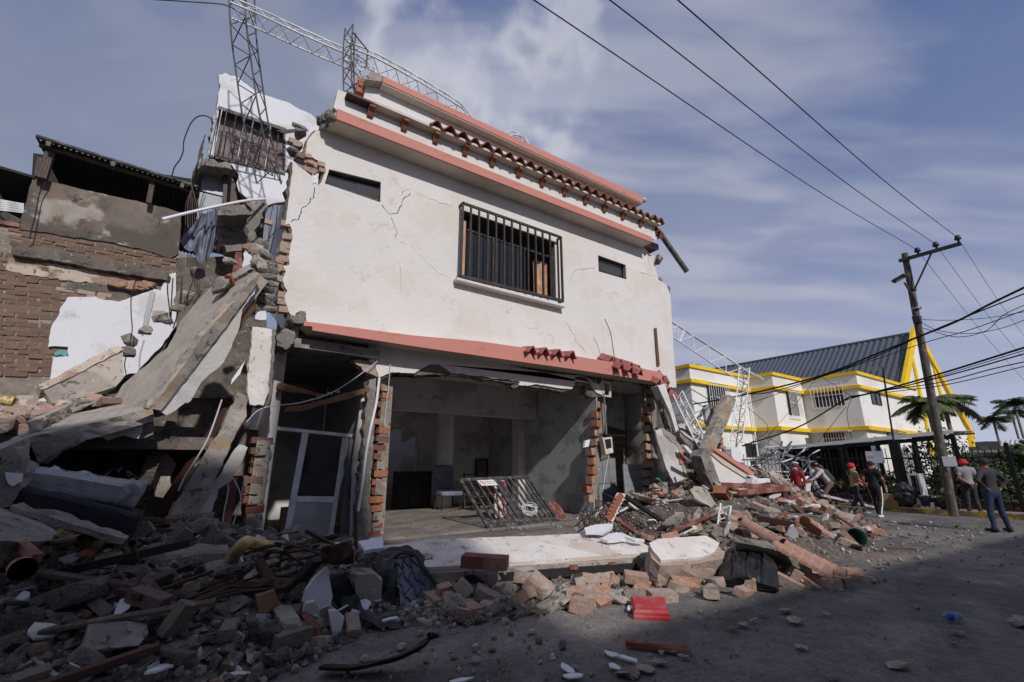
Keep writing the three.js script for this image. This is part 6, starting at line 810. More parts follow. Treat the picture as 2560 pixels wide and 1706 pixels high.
// ---------- church with steep corrugated roof and yellow A-frame front ----------
{
  const t = thing('church', 'white church with yellow gable ribs and steep dark roof', 'church'); const z0 = -10, z1 = -27, ax = 45.3, ay = 11.45, eL = 37, eR = 53.9, ey = 4.7;
  const gw = new THREE.Shape([[eL + .6, 0], [eR - .6, 0], [eR - .6, ey + .2], [ax, ay - .4], [eL + .6, ey + .2]].map((v) => new THREE.Vector2(...v))); part(t, 'gable_wall', boxUV(new THREE.ExtrudeGeometry(gw, { depth: .4, bevelEnabled: false }).translate(0, 0, z0 - .52)), M.whiteBldg);
  part(t, 'side_wall', box(eL + .8, eL + 1.1, 0, ey + .4, z1, z0 - .6), M.whiteBldg); part(t, 'rear_wall', box(eL + .8, eR - .8, 0, 5, z1, z1 + .3), M.whiteBldg);
  const slope = (sx, ex) => { const g = new THREE.PlaneGeometry(1, 1, 16, 260), p = g.attributes.position; for (let i = 0; i < p.count; i++) { const u = p.getX(i) + .5, v = p.getY(i) + .5, z = lerp(z0 - .35, z1, v); const st = Math.floor(u * 4) * .05; p.setXYZ(i, lerp(ax, ex, u), lerp(ay, ey - .3, u) + .06 * Math.sin(z * 6.283 / .42) + .05 - (u * 4 % 1) * .04 + .02, z); } g.computeVertexNormals(); return g; };
  part(t, 'roof', slope(ax, eL - .5), M.roofDark); part(t, 'roof', slope(ax, eR + .5), M.roofDark);
  part(t, 'ridge_cap', rod(V(ax, ay + .06, z0 - .4), V(ax, ay + .06, z1), .14, 8), M.roofDark);
  const rib = (a, b, w, d, zz) => part(t, 'yellow_rib', bar(V(a[0], a[1], zz), V(b[0], b[1], zz), w, d, V(0, 0, 1)), M.yellow);
  const pz = (x, y) => { const p = PZ(y1(x, y), z0); return [p.x, p.y]; };
  rib([ax - .15, ay + .25], [eL - .6, ey - .9], .6, .22, z0 + .0); rib([ax + .15, ay + .25], [eR + .8, ey - .8], .6, .22, z0 + .0);
  rib(pz(1640, 250), pz(1780, 900), .42, .1, z0 - .05); rib(pz(1770, 280), pz(1930, 900), .45, .1, z0 - .05);
  rib(pz(1995, 720), pz(2050, 985), .5, .4, z0 - .02);
  settle(t);
}
// ---------- carport, fence and what stands by it ----------
{
  const cx = 22; const t = thing('carport', 'low carport with white corrugated edge and black posts before the white building', 'carport');
  const a = PX(y1(760, 832), cx), b = PX(y1(1895, 722), cx); const N2 = 130, g = new THREE.PlaneGeometry(1, 1, 8, N2), p = g.attributes.position; for (let i = 0; i < p.count; i++) { const u = p.getX(i) + .5, v = p.getY(i) + .5; const q = mid(a, b, v); p.setXYZ(i, q.x + u * 3.2, q.y + u * .15 + .03 * Math.sin(v * N2 / 2 * 3.14159), q.z); } g.computeVertexNormals(); part(t, 'roof_sheet', g, M.zinc);
  part(t, 'fascia', bar(a.clone().add(V(-.03, .0, 0)), b.clone().add(V(-.03, .0, 0)), .03, .13), M.waxWhite); part(t, 'beam', bar(a.clone().add(V(.06, -.17, 0)), b.clone().add(V(.06, -.17, 0)), .1, .14), M.fence);
  for (const v of [.02, .24, .44, .62, .81, .99]) { const q = mid(a, b, v); part(t, 'post', bar(V(q.x + .08, .1, q.z), V(q.x + .08, q.y - .1, q.z), .12), M.fence); part(t, 'rafter', bar(q.clone().add(V(0, -.1, 0)), q.clone().add(V(3.1, .06, 0)), .07, .08), M.fence); }
  // dark corrugated gate sheets under its left half
  const gA = mid(a, b, 0), gB = mid(a, b, .56), gg = new THREE.PlaneGeometry(1, 1, 220, 1), gp = gg.attributes.position; for (let i = 0; i < gp.count; i++) { const u = gp.getX(i) + .5, v = gp.getY(i) + .5; const q = mid(gA, gB, u); gp.setXYZ(i, cx + .5 + .03 * Math.sin(u * 220 / 2 * 3.14159 / 2), lerp(.12, q.y - .16, v), q.z); } gg.computeVertexNormals(); part(t, 'corrugated_gate', gg, M.sheetBlack); settle(t);
  // iron fence
  const f = thing('iron_fence', 'black iron picket fence along the far pavement', 'fence'); const z0 = -12.4, z1 = -3.2, fx = 21.3;
  for (const y of [.35, 1.0, 1.75]) part(f, 'rail', bar(V(fx, y, z0), V(fx, y, z1), .05), M.fence);
  for (let z = z0, i = 0; z <= z1; z += .155, i++) part(f, 'picket', rod(V(fx, .14, z), V(fx, 2.0 + .12 * (i % 2), z), .014, 5), M.fence);
  for (let z = z0; z <= z1; z += 2.3) part(f, 'fence_post', box(fx - .05, fx + .05, .12, 2.2, z - .05, z + .05), M.fence);
  const gz = PX(y1(1520, 830), fx).z; part(f, 'gate_post', box(fx - .14, fx + .14, .12, 2.35, gz - .14, gz + .14), M.fence); part(f, 'lamp_post', rod(V(fx, 2.3, gz), V(fx, 5.1, gz + .15), .03, 8), M.fence); part(f, 'camera_arm', bar(V(fx - .1, 5.1, gz - .2), V(fx, 5.08, gz + .15), .12, .12), M.galv); settle(f);
  const wl = thing('garden_wall', 'low brick garden wall under the iron fence', 'wall'); part(wl, 'core', box(21.42, 21.58, .1, .42, -12.4, -3.2), M.mortar); seed(131); for (let r = 0; r < 3; r++) for (let i = 0; i < 24; i++) { const k = part(wl, 'brick', BRICKS[i % 5], M.brickOld[(i + r) % 3]); k.position.set(21.41, .17 + r * .1, -3.4 - (i + (r % 2) * .5) * .36); k.rotation.y = Math.PI / 2; k.scale.set(.34, .26, .14); } settle(wl);
  // banner on the fence
  const cv = document.createElement('canvas'); cv.width = 320; cv.height = 200; const c = cv.getContext('2d'); c.fillStyle = '#c9d0dc'; c.fillRect(0, 0, 320, 200); c.fillStyle = '#d9d6d2'; c.fillRect(12, 40, 130, 100); c.fillStyle = '#d49a6a'; c.fillRect(20, 82, 120, 16); c.fillStyle = '#b8584c'; c.fillRect(20, 108, 120, 14); c.fillStyle = '#8f9ab2'; c.fillRect(190, 20, 100, 8); c.fillStyle = '#aab3c4'; for (let k = 0; k < 5; k++) c.fillRect(170, 50 + k * 22, 120 - k * 8, 6); const tx = new THREE.CanvasTexture(cv); tx.colorSpace = THREE.SRGBColorSpace;
  const s0 = PX(y1(1325, 850), 21.1), s1 = PX(y1(1455, 925), 21.1); const bg = new THREE.PlaneGeometry(Math.abs(s1.z - s0.z), s0.y - s1.y).rotateY(-Math.PI / 2).translate(21.1, (s0.y + s1.y) / 2, (s0.z + s1.z) / 2); const bn = thing('notice_board', 'pale notice board with orange and red panels hung on the iron fence', 'notice board'); part(bn, 'print', bg, std({ map: tx, roughness: .6 })); part(bn, 'back', box(21.105, 21.13, s1.y, s0.y, Math.min(s0.z, s1.z), Math.max(s0.z, s1.z)), M.aluGrey); part(bn, 'hanger', bar(V(21.2, s0.y - .1, (s0.z + s1.z) / 2), V(21.12, s0.y - .1, (s0.z + s1.z) / 2), .04), M.fence); settle(bn);
  // small stepped gate with pointed top right of the gate post
  const pg = thing('pointed_gate', 'pointed picket gate right of the thick gate post', 'gate'); const g0 = PX(y1(1540, 900), 21).z, g1 = PX(y1(1660, 900), 21).z; for (let i = 0; i <= 15; i++) { const z = lerp(g0, g1, i / 15); part(pg, 'picket', rod(V(21, .15, z), V(21, 1.75 + .5 * (1 - Math.abs(i - 7.5) / 7.5), z), .013, 5), M.fence); } for (const y of [.4, 1.2, 1.75]) part(pg, 'rail', bar(V(21, y, g0), V(21, y, g1), .05), M.fence); settle(pg);
  // discarded refrigerator
  const rf = thing('refrigerator', 'dirty white refrigerator without door standing by the fence', 'refrigerator'); const q0 = PX(y1(1610, 1005), 20.7), q1 = PX(y1(1725, 1170), 20.7); const zz0 = Math.min(q0.z, q1.z), zz1 = Math.max(q0.z, q1.z), yt = q0.y; for (const [n, gg2, m] of [['side', box(20.5, 21.0, .13, yt, zz0, zz0 + .06), M.zinc], ['side', box(20.5, 21.0, .13, yt, zz1 - .06, zz1), M.zinc], ['top', box(20.5, 21.0, yt, yt + .06, zz0, zz1), M.zinc], ['back', box(20.95, 21.0, .13, yt, zz0 + .06, zz1 - .06), M.ironDust], ['divider', box(20.52, 20.95, .13, yt, lerp(zz0, zz1, .62), lerp(zz0, zz1, .66)), M.zinc], ['base', box(20.5, 20.95, .13, .2, zz0 + .06, zz1 - .06), M.galv]]) part(rf, n, gg2, m); settle(rf);
  // refuse bags, boxes and bottles at the kerb
  const blob = (p, r, sy, sd, m, l, cat = 'bag', nm = 'refuse_bag') => { const g = new THREE.IcosahedronGeometry(1, 5), q = g.attributes.position; for (let i = 0; i < q.count; i++) { const v = V().fromBufferAttribute(q, i), k = 1 + (fbm(v.x * 2 + sd, v.y * 2, v.z * 2, 4) - .5) * .7 + .05 * Math.sin(v.x * 14 + v.y * 9 + sd); q.setXYZ(i, v.x * r * k, Math.max(v.y * r * sy * k, -r * sy * .75), v.z * r * k); } g.computeVertexNormals(); g.translate(p.x, p.y + r * sy * .75, p.z); return solo(nm, mergeVertices(g), m, l, cat); };
  const K = (x, z) => V(x, .125, z); const kz = (x, y, X = 20.5) => PX(y1(x, y), X).z;
  blob(K(20.6, kz(1600, 1190)), .42, 1.1, 1, M.blackBag, 'big black refuse bag left of the refrigerator'); blob(K(20.55, kz(1665, 1215)), .26, .8, 2, M.plasticWrap, 'clear plastic refuse bag beside the big black bag'); blob(K(20.6, kz(1715, 1200)), .26, .9, 3, M.blackBag, 'small black refuse bag right of the clear one'); blob(K(20.5, kz(1880, 1210)), .26, 1, 4, M.blackBag, 'black refuse bag against the foot of the utility pole'); blob(K(20.7, kz(1525, 1170)), .26, .9, 5, M.pvc, 'white refuse bag behind the cardboard box');
  const bx = (x, y, w, h, d, m, l, X = 20.5) => solo('carton', boxUV(new RoundedBoxGeometry(d, h, w, 1, .01)).rotateY(.1).translate(X, .125 + h / 2, kz(x, y)), m, l, 'box'); bx(1480, 1200, .62, .42, .4, M.cardboard, 'brown cardboard box at the kerb'); bx(1415, 1190, .3, .66, .3, M.cardboard, 'tall narrow cardboard sheet box behind the man in black'); bx(1740, 1230, .36, .2, .24, M.waxWhite, 'small white carton on the kerb edge'); bx(1570, 1100, .34, .3, .3, M.woodPale, 'pale box on top of the black bags', 20.9);
  { const e = kz(1860, 1165); blob(V(20.6, .62, e), .16, .6, 8, M.plasticWrap, 'crumpled clear plastic on the low wall by the pole'); }
  // motorbike behind the fence
  const mb = thing('motorbike', 'dark motorbike parked behind the iron fence', 'motorbike'); const mz = PX(y1(1450, 1040), 22.2).z, ctr = V(22.2, .12, mz); for (const s of [-.62, .62]) { const w = new THREE.Group(); w.name = 'wheel'; mb.add(w); part(w, 'tyre', new THREE.TorusGeometry(.27, .06, 8, 22).rotateY(Math.PI / 2).translate(ctr.x, .42, mz + s), M.black); part(w, 'hub', new THREE.CylinderGeometry(.06, .06, .12, 12).rotateZ(Math.PI / 2).translate(ctr.x, .42, mz + s), M.galv); for (let k = 0; k < 5; k++) part(w, 'spoke', rod(V(ctr.x, .42, mz + s), V(ctr.x, .42 + .25 * Math.cos(k * 1.257), mz + s + .25 * Math.sin(k * 1.257)), .012, 5), M.galv); } part(mb, 'engine', rbox(.26, .3, .4, .06).translate(ctr.x, .55, mz), M.iron); part(mb, 'tank', new THREE.SphereGeometry(.2, 16, 10).scale(.7, .75, 1.2).translate(ctr.x, .98, mz - .12), M.black); part(mb, 'seat', rbox(.22, .1, .62, .04).translate(ctr.x, .95, mz + .38), M.black); part(mb, 'fork', rod(V(ctr.x, .42, mz - .62), V(ctr.x, 1.1, mz - .38), .035), M.galv); part(mb, 'handlebar', rod(V(ctr.x - .33, 1.16, mz - .34), V(ctr.x + .33, 1.16, mz - .34), .02), M.iron); part(mb, 'headlight', new THREE.SphereGeometry(.1, 14, 10).translate(ctr.x, 1.0, mz - .5), M.glassDark); part(mb, 'tail', bar(V(ctr.x, .9, mz + .5), V(ctr.x, 1.02, mz + .82), .12, .08), M.black); settle(mb);
}
// ---------- utility pole and wires ----------
{
  const t = thing('utility_pole', 'tall dark concrete utility pole with cross arm and street lamp', 'pole'); const b = V(19.8, 0, -4.52), tp = V(19.85, 8.75, -4.16);
  part(t, 'shaft', rod(b, tp, .125, 18, .095), M.pole); const ar0 = PX(y5(690, 358), 19.7), ar1 = PX(y5(1232, 205), 19.7); part(t, 'cross_arm', bar(ar0, ar1, .09, .11), M.iron); const cen = PX(y5(972, 290), 19.7), low = PX(y5(828, 600), 19.72); part(t, 'brace', rod(cen, low, .028), M.iron); part(t, 'clamp', new THREE.CylinderGeometry(.12, .12, .06, 16).translate(19.84, low.y, low.z - .1), M.iron);
  const ins = [[855, 288], [1015, 240], [1207, 182]].map((p) => PX(y5(...p), 19.7)); for (const q of ins) { const i = part(t, 'insulator', new THREE.LatheGeometry([[0, -.12], [.03, -.12], [.03, -.02], [.09, -.01], [.09, .03], [.05, .05], [.08, .08], [.05, .13], [0, .14]].map((v) => new THREE.Vector2(...v)), 14).translate(q.x, q.y + .06, q.z), M.black); }
  const l0 = PX(y5(830, 700), 19.75), l1 = PX(y5(735, 545), 19.55); part(t, 'lamp_arm', tube([PX(y5(838, 800), 19.75), l0, PX(y5(770, 600), 19.6), l1], .03), M.iron); const lh = PX(y5(690, 510), 19.45); part(t, 'lamp_head', rbox(.22, .1, .42, .03).rotateX(-.35).translate(lh.x, lh.y, lh.z), M.ironDust); part(t, 'lamp_glass', rbox(.14, .03, .22, .01).rotateX(-.35).translate(lh.x, lh.y - .05, lh.z + .02), M.waxWhite);
  for (const y of [770, 850]) { const q = PX(y5(845, y), 19.8); part(t, 'strap', new THREE.CylinderGeometry(.13, .13, .07, 16).translate(q.x, q.y, q.z), M.galv); } const jb = PX(y5(848, 872), 19.62); part(t, 'junction_box', rbox(.2, .26, .2, .02).translate(jb.x, jb.y, jb.z), M.black); const np = PX(y1(1872, 915), 19.66); part(t, 'paper_notice', rbox(.012, .3, .32, .004).translate(np.x, np.y, np.z), M.waxWhite); settle(t);
  // three bare conductors run along the street, overhead
  const far = [[1335, 0], [1525, 0], [1695, 0]]; const nm = ['nearest to the house', 'in the middle', 'farthest from the house'];
  ins.forEach((q, i) => { const e = PZ(far[i], q.z + .35); const d = e.clone().sub(q), ext = q.clone().add(d.clone().multiplyScalar(1.6)); const m = mid(q, e, .5); m.y -= .12; solo('power_line', tube([q.clone().add(V(0, .12, 0)), m, e, ext], .009, 60, 5), M.wire, 'bare overhead power line ' + nm[i] + ', left of the pole', 'power line', 'overhead power lines'); });
  const far2 = [[2560, 949], [2560, 800], [2560, 840]]; const end2 = [[y5(1777, 1395), 0], [y5(1777, 1210), 1], [y5(1777, 1010), 2]]; end2.forEach(([p, i]) => { const e = PX(p, 40); e.copy(PX(p, 34)); solo('power_line', tube([ins[i].clone().add(V(.05, .1, 0)), mid(ins[i], e, .5).add(V(0, -.15, 0)), e, e.clone().add(e.clone().sub(ins[i]).multiplyScalar(.5))], .007, 40, 5), M.trussDark, 'faint power line ' + ['lowest', 'between the others', 'uppermost'][i] + ' beyond the pole', 'power line', 'power lines beyond the pole'); });
  // service cables along the crossing
  const run = (pts, r, l, m = M.wire) => solo('service_cable', tube(pts.map(([p, x]) => PX(p, x)), r, pts.length * 8, 6), m, l, 'cable', 'service cables at the pole');
  run([[y5(1790, 585), 18.6], [y5(1480, 735), 19.1], [y5(1180, 890), 19.5], [y5(880, 1010), 19.65], [y5(500, 1165), 19.9], [y5(0, 1360), 20.3], [y1(470, 500), 20.6], [y1(70, 568), 21]], .035, 'thick black cable crossing the pole at mid height');
  run([[y5(1790, 640), 18.7], [y5(1500, 755), 19.1], [y5(1150, 895), 19.5], [y5(870, 1015), 19.65], [y5(560, 1160), 19.9], [y5(120, 1330), 20.3], [y1(700, 470), 20.5], [y1(560, 480), 20.7]], .02, 'thin black cable twisted along the thick one');
  run([[y5(1790, 785), 18.8], [y5(1300, 960), 19.3], [y5(930, 1065), 19.65], [y5(560, 1190), 19.9], [y5(0, 1375), 20.3], [y1(700, 500), 20.6], [y1(420, 580), 20.8]], .013, 'single wire sloping just below the thick cable');
  run([[y5(1790, 1110), 18.4], [y5(1100, 1325), 19.4], [y5(650, 1455), 20], [y5(350, 1530), 20.4], [y1(1240, 495), 20.6], [y1(900, 690), 21], [y1(530, 815), 21.4]], .03, 'lower black cable sagging to the rubble');
  run([[y5(1790, 1135), 18.4], [y5(1100, 1345), 19.4], [y5(620, 1480), 20], [y1(1340, 480), 20.5], [y1(1200, 520), 20.7]], .012, 'thin wire just under the lower black cable'); run([[y5(1790, 1165), 18.5], [y5(1100, 1360), 19.4], [y5(600, 1480), 20], [y1(1240, 500), 20.6]], .02, 'black wire second under the lower cable'); run([[y5(1790, 1235), 18.6], [y5(1500, 1300), 19], [y5(1080, 1410), 19.5], [y5(560, 1490), 20], [y1(1240, 505), 20.6]], .016, 'wavy wire third under the lower cable'); run([[y5(1790, 1275), 18.6], [y5(1080, 1440), 19.5], [y5(560, 1505), 20]], .013, 'straight wire lowest of the bundle');
  run([[y5(1790, 740), 18.7], [y5(1600, 830), 19], [y5(1450, 965), 19.3], [y5(1200, 1020), 19.5], [y5(905, 945), 19.7]], .011, 'kinked wire looping right of the pole'); run([[y5(1790, 870), 18.7], [y5(1580, 945), 19], [y5(1300, 990), 19.4], [y5(1020, 960), 19.6], [y5(895, 900), 19.7]], .010, 'wavy thin wire right of the pole'); run([[y5(1790, 800), 18.8], [y5(1450, 855), 19.3], [y5(1100, 875), 19.6], [y5(890, 868), 19.75]], .009, 'slack wire tied below the lamp');
  run([[y1(1240, 495), 20.6], [y1(1040, 365), 20.7]], .009, 'straight stay wire rising left from the cable joint'); run([[y1(1205, 560), 20.6], [y1(1020, 795), 21.2]], .009, 'stay wire falling to the carport roof'); run([[y1(1240, 505), 20.6], [y1(1210, 600), 20.8], [y1(1240, 770), 21]], .009, 'wire dropping straight to the carport roof');
  run([[y1(1020, 370), 20.7], [y1(830, 600), 21], [y1(690, 760), 21.3]], .008, 'long stay wire across the white building'); run([[y1(560, 560), 18], [y1(700, 700), 18.5], [y1(540, 820), 19]], .01, 'slack loop of wire above the right heap');
}
// ---------- palms, hedge, far house ----------
function palm(name, lab, base, h, crown, nF, sd, mat, lean = V(0, 0, 0)) {
  seed(sd); const t = thing(name, lab, 'palm tree', 'palms'); const top = base.clone().add(V(0, h, 0)).add(lean); part(t, 'trunk', tube([base, mid(base, top, .5).add(lean.clone().multiplyScalar(-.15)), top], .09, 14, 9), M.bark); part(t, 'crownshaft', rod(top.clone().add(V(0, -.5, 0)), top.clone().add(V(0, .15, 0)), .1, 10, .06), mat);
  for (let f = 0; f < nF; f++) { const az = f / nF * 6.283 + rr(-.25, .25), up = rr(.25, 1.15), L = crown * rr(.85, 1.1), G = []; const pts = []; for (let k = 0; k <= 10; k++) { const s = k / 10, r = L * s * Math.cos(up * (1 - s * .5)) * .95, y = L * (Math.sin(up) * s - (.95 - up * .25) * s * s); pts.push(V(Math.cos(az) * r, y, Math.sin(az) * r).add(top)); } G.push(tube(pts, .016, 10, 4)); const cu = new THREE.CatmullRomCurve3(pts);
    const pos = []; for (let k = 2; k < 40; k++) { const s = k / 40, c = cu.getPointAt(s), d = cu.getTangentAt(s), side = V(0, 1, 0).cross(d).normalize(), ll = crown * .36 * Math.sin(Math.PI * Math.min(1, s * .9 + .12)) * rr(.8, 1.1); for (const sg of [-1, 1]) { const tip = c.clone().addScaledVector(side, sg * ll * .85).addScaledVector(d, ll * .45).add(V(0, -ll * rr(.25, .6), 0)), w = d.clone().multiplyScalar(.03), m2 = mid(c, tip, .5).add(V(0, ll * .08, 0)); pos.push(c.clone().sub(w), c.clone().add(w), m2.clone().add(w), c.clone().sub(w), m2.clone().add(w), m2.clone().sub(w), m2.clone().sub(w), m2.clone().add(w), tip); } }
    const lg = new THREE.BufferGeometry(); lg.setAttribute('position', new THREE.BufferAttribute(new Float32Array(pos.flatMap((p) => p.toArray())), 3)); lg.computeVertexNormals(); part(t, 'frond', merge([G[0], boxUV(lg)]), mat); }
  return settle(t);
}
palm('palm_tree', 'palm left of the utility pole in front of the church', V(...PX(y1(1770, 720), 29).setY(0).toArray()), 4.3, 1.6, 19, 141, M.leaf[1]); palm('palm_tree', 'palm right of the utility pole in front of the church', PX(y1(1880, 720), 30).setY(0), 4.4, 1.6, 19, 142, M.leaf[0]);
palm('palm_tree', 'distant palm left of the striped roof', PX(y1(2190, 780), 62).setY(0), 5.5, 1.7, 15, 143, M.leaf[1]); palm('palm_tree', 'distant palm at the right edge above the striped roof', PX(y1(2350, 760), 60).setY(0), 6.6, 2.1, 15, 144, M.leaf[0]); palm('palm_tree', 'small distant palm crown right of the striped roof edge', PX(y1(2300, 700), 66).setY(0), 6.3, 1.8, 13, 145, M.leaf[0]);
function bush(name, lab, c, rx, ry, rz, n, sd, mats, leaf = .1, kind = 'bush') { seed(sd); const t = thing(name, lab, kind, 'shrubs'); for (let m = 0; m < mats.length; m++) { const pos = []; for (let i = 0; i < n / mats.length; i++) { const a = rr(0, 6.283), u = rr(-1, 1), q = Math.sqrt(1 - u * u), k = Math.pow(rnd(), .4) * (.75 + .5 * fbm(Math.cos(a) * q * 2 + sd, u * 2, Math.sin(a) * q * 2, 3)); const p = V(Math.cos(a) * q * rx * k, u * ry * k, Math.sin(a) * q * rz * k).add(c); if (p.y < .1) continue; const d = V(rr(-1, 1), rr(-1, 1), rr(-1, 1)).normalize().multiplyScalar(leaf), e = V(rr(-1, 1), rr(-1, 1), rr(-1, 1)).cross(d).normalize().multiplyScalar(leaf * .45); pos.push(p.clone().sub(d), p.clone().add(e), p.clone().add(d), p.clone().sub(d), p.clone().add(d), p.clone().sub(e)); } const g = new THREE.BufferGeometry(); g.setAttribute('position', new THREE.BufferAttribute(new Float32Array(pos.flatMap((p) => p.toArray())), 3)); g.computeVertexNormals(); part(t, 'foliage', boxUV(g), mats[m]); } for (let k = 0; k < 5; k++) { const a = rr(0, 6.283); part(t, 'stem', rod(V(c.x, .02, c.z), V(c.x + Math.cos(a) * rx * .6, c.y + ry * rr(0, .5), c.z + Math.sin(a) * rz * .6), .02, 5), M.bark); } return settle(t); }
{
  bush('hedge_shrub', 'dark leafy hedge behind the two standing men at the right edge', V(25.5, 1.2, -2.4), 1.6, 1.35, 2.2, 7000, 151, [M.leaf[0], M.bush], .12); bush('hedge_shrub', 'dark hedge shrub left of the grey shirted man', V(23.5, .95, -4.5), 1.2, .95, 1.4, 5000, 152, [M.bush, M.leaf[0]], .08); bush('hedge_shrub', 'dense dark shrub at the far right behind the hedge', V(30, 1.5, -1.6), 2.5, 1.7, 3, 4200, 153, [M.leaf[0], M.bush], .11);
  bush('flowering_bush', 'thin climbing bush against the yellow church ribs', V(24.5, 1.6, -5.6), 1.0, 1.5, 1.1, 1500, 154, [M.leaf[0], M.leaf[1]], .08); bush('hedge_shrub', 'low dark planting inside the iron fence', V(22.4, .7, -7), .7, .6, 2.0, 2200, 155, [M.bush, M.leaf[0]], .08);
  // far house with a striped sheet roof at the right edge
  const t = thing('far_house', 'low dark house with a striped sheet roof at the right edge', 'house'); const rX = 52, a = PX(y1(2205, 780), rX), b = PX(y1(2351, 770), rX), c = PX(y1(2200, 880), rX - 3), d = PX(y1(2351, 850), rX - 3); const N3 = 40, g = new THREE.PlaneGeometry(1, 1, N3, 1), p = g.attributes.position; for (let i = 0; i < p.count; i++) { const u = (p.getX(i) + .5) * 2.2, v = p.getY(i) + .5; const q = a.clone().add(b.clone().sub(a).multiplyScalar(u)).lerp(c.clone().add(d.clone().sub(c).multiplyScalar(u)), 1 - v); p.setXYZ(i, q.x, q.y + .07 * Math.sin(i * 1.571), q.z); } g.computeVertexNormals(); part(t, 'roof', g, M.zinc); part(t, 'wall', box(50, 56, 0, 2.9, -9.6, -1), M.concreteDark); const lr = PX(y1(2040, 850), 46), lr2 = PX(y1(2175, 850), 46); part(t, 'lean_to_wall', box(46.2, 50, 0, lr.y - .1, lr.z, lr2.z + .2), M.concreteDark); part(t, 'lean_to_roof', box(45.6, 50, lr.y - .1, lr.y + .05, lr.z - .2, lr2.z + .3), M.galv); settle(t);
}
// ---------- loose rubble ----------
const onHeap = (p, dy = 0) => { let q = PY(p, 0); for (let k = 0; k < 6; k++) q = PY(p, Math.min(1.35, HEAP(q.x, q.z) + dy)); return q; };
const rest = (x, z) => Math.max(HEAP(x, z), 0);
const MARKS = [['beside the green bucket', 9.3, -3.7], ['by the nested clay tiles', 7.6, -4.1], ['near the black padded bag', 6.1, -3.9], ['beside the white faced wall piece', 7.3, -5.2], ['before the right end of the fallen lintel', 5.6, -4.4], ['before the middle of the fallen lintel', 4.5, -4.9], ['before the left end of the fallen lintel', 3.3, -5.3], ['by the short lattice piece', 8.3, -5.7], ['before the rebar cage', 8.6, -7.6], ['below the bent wall panel', 11, -9], ['below the steel channels', 11, -6], ['under the bent white gutter', 13.5, -7], ['at the far foot of the right heap', 12.5, -5], ['before the tangle of roof steel', 14.5, -8.5], ['beside the grey boulder of the left heap', 1.5, -5.2], ['at the near edge of the left heap', .3, -4.3], ['near the tan cloth in the left heap', .3, -5.9], ['by the black square tube in the left heap', -.6, -7], ['under the yellow pipe at the left', -1.6, -7.2], ['at the left edge of the left heap', -2.2, -5.6], ['in front of the askew door', 1.6, -8], ['below the dark sofa', -2, -8.5]];
const near = (x, z) => { let b = 1e9, r = ''; for (const [t, a, c] of MARKS) { const d = (a - x) ** 2 + (c - z) ** 2; if (d < b) { b = d; r = t; } } return r; };
const hue = (m) => m === M.brick[0] ? 'orange' : m === M.brick[1] ? 'pinkish' : m === M.brick[2] ? 'dusty beige' : m === M.brick[3] ? 'red orange' : M.brickRed.includes(m) ? 'dark red' : M.brickGrey.includes(m) ? 'greyish' : m === M.concretePale ? 'pale' : m === M.concreteDark ? 'dark' : m === M.limewash ? 'stained' : m === M.mortar ? 'brown grey' : m === M.white ? 'white' : m === M.cream ? 'cream' : 'grey';
const clear = (x, z) => Math.hypot(x - 2.25, z + 5.25) < .75 || (x > 9.7 && x < 13.2 && z > -7.9 && z < -6.1) || Math.hypot(x - 9.35, z + 3.75) < .75 || (x > 6.4 && x < 9.2 && Math.abs(z + 3.9 + (x - 6.4) * -.0) < .5 && z > -4.4) || (z > -6.2 && z < -4.2 && x > 5.6 && x < 7.2);
function piece(name, geo, mat, p, s, rot, label, cat, group) { const m = shade(new THREE.Mesh(geo, mat)); m.name = numbered(name); m.position.copy(p); m.scale.set(...s); m.rotation.set(...rot); m.userData = { label, category: cat, group, kind: 'thing' }; scene.add(m); return m; }
const brickAt = (x, z, s, lift, mats, lab, grp) => { const fl = rnd(), rot = fl < .6 ? [rr(-.35, .35), rr(0, 6.28), rr(-.35, .35)] : [rr(0, 6.28), rr(0, 6.28), rr(-.9, .9)]; { const b = Math.floor(rnd() * 9), mt = pick(mats); lab = hue(mt) + (b < 5 ? ' whole' : ' broken') + ' brick ' + near(x, z); grp = 'bricks ' + near(x, z); piece('brick', BRICKS[b], mt, V(x, rest(x, z) + s * .16 + lift, z), [s, s * rr(.95, 1.15), s * rr(.95, 1.1)], rot, lab, 'brick', grp); } };
const chunkAt = (x, z, s, lift, mats, lab, grp) => { const rk = rnd() < .68, mt = pick(mats); lab = (s > .34 ? 'large ' : 'small ') + hue(mt) + (rk ? ' masonry lump ' : ' slab fragment ') + near(x, z); piece(rk ? 'masonry_lump' : 'slab_fragment', rk ? pick(ROCKS) : pick(SLABS), mt, V(x, rest(x, z) + s * .14 + lift, z), [s, s * rr(.8, 1.2), s], [rr(-.6, .6), rr(0, 6.28), rr(-.6, .6)], lab, rk ? 'masonry lump' : 'slab fragment', 'lumps ' + near(x, z)); };
const shardAt = (x, z, s, lift, mats, lab, grp) => { const mt = pick(mats); lab = (s > .25 ? 'broad ' : 'small ') + hue(mt) + ' render flake ' + near(x, z); grp = 'render flakes ' + near(x, z); piece('plaster_shard', pick(SHARDS), mt, V(x, rest(x, z) + .03 + lift, z), [s, s * rr(.6, 1.2), s], [rr(-.7, .7), rr(0, 6.28), rr(-.7, .7)], lab, 'plaster shard', grp); };
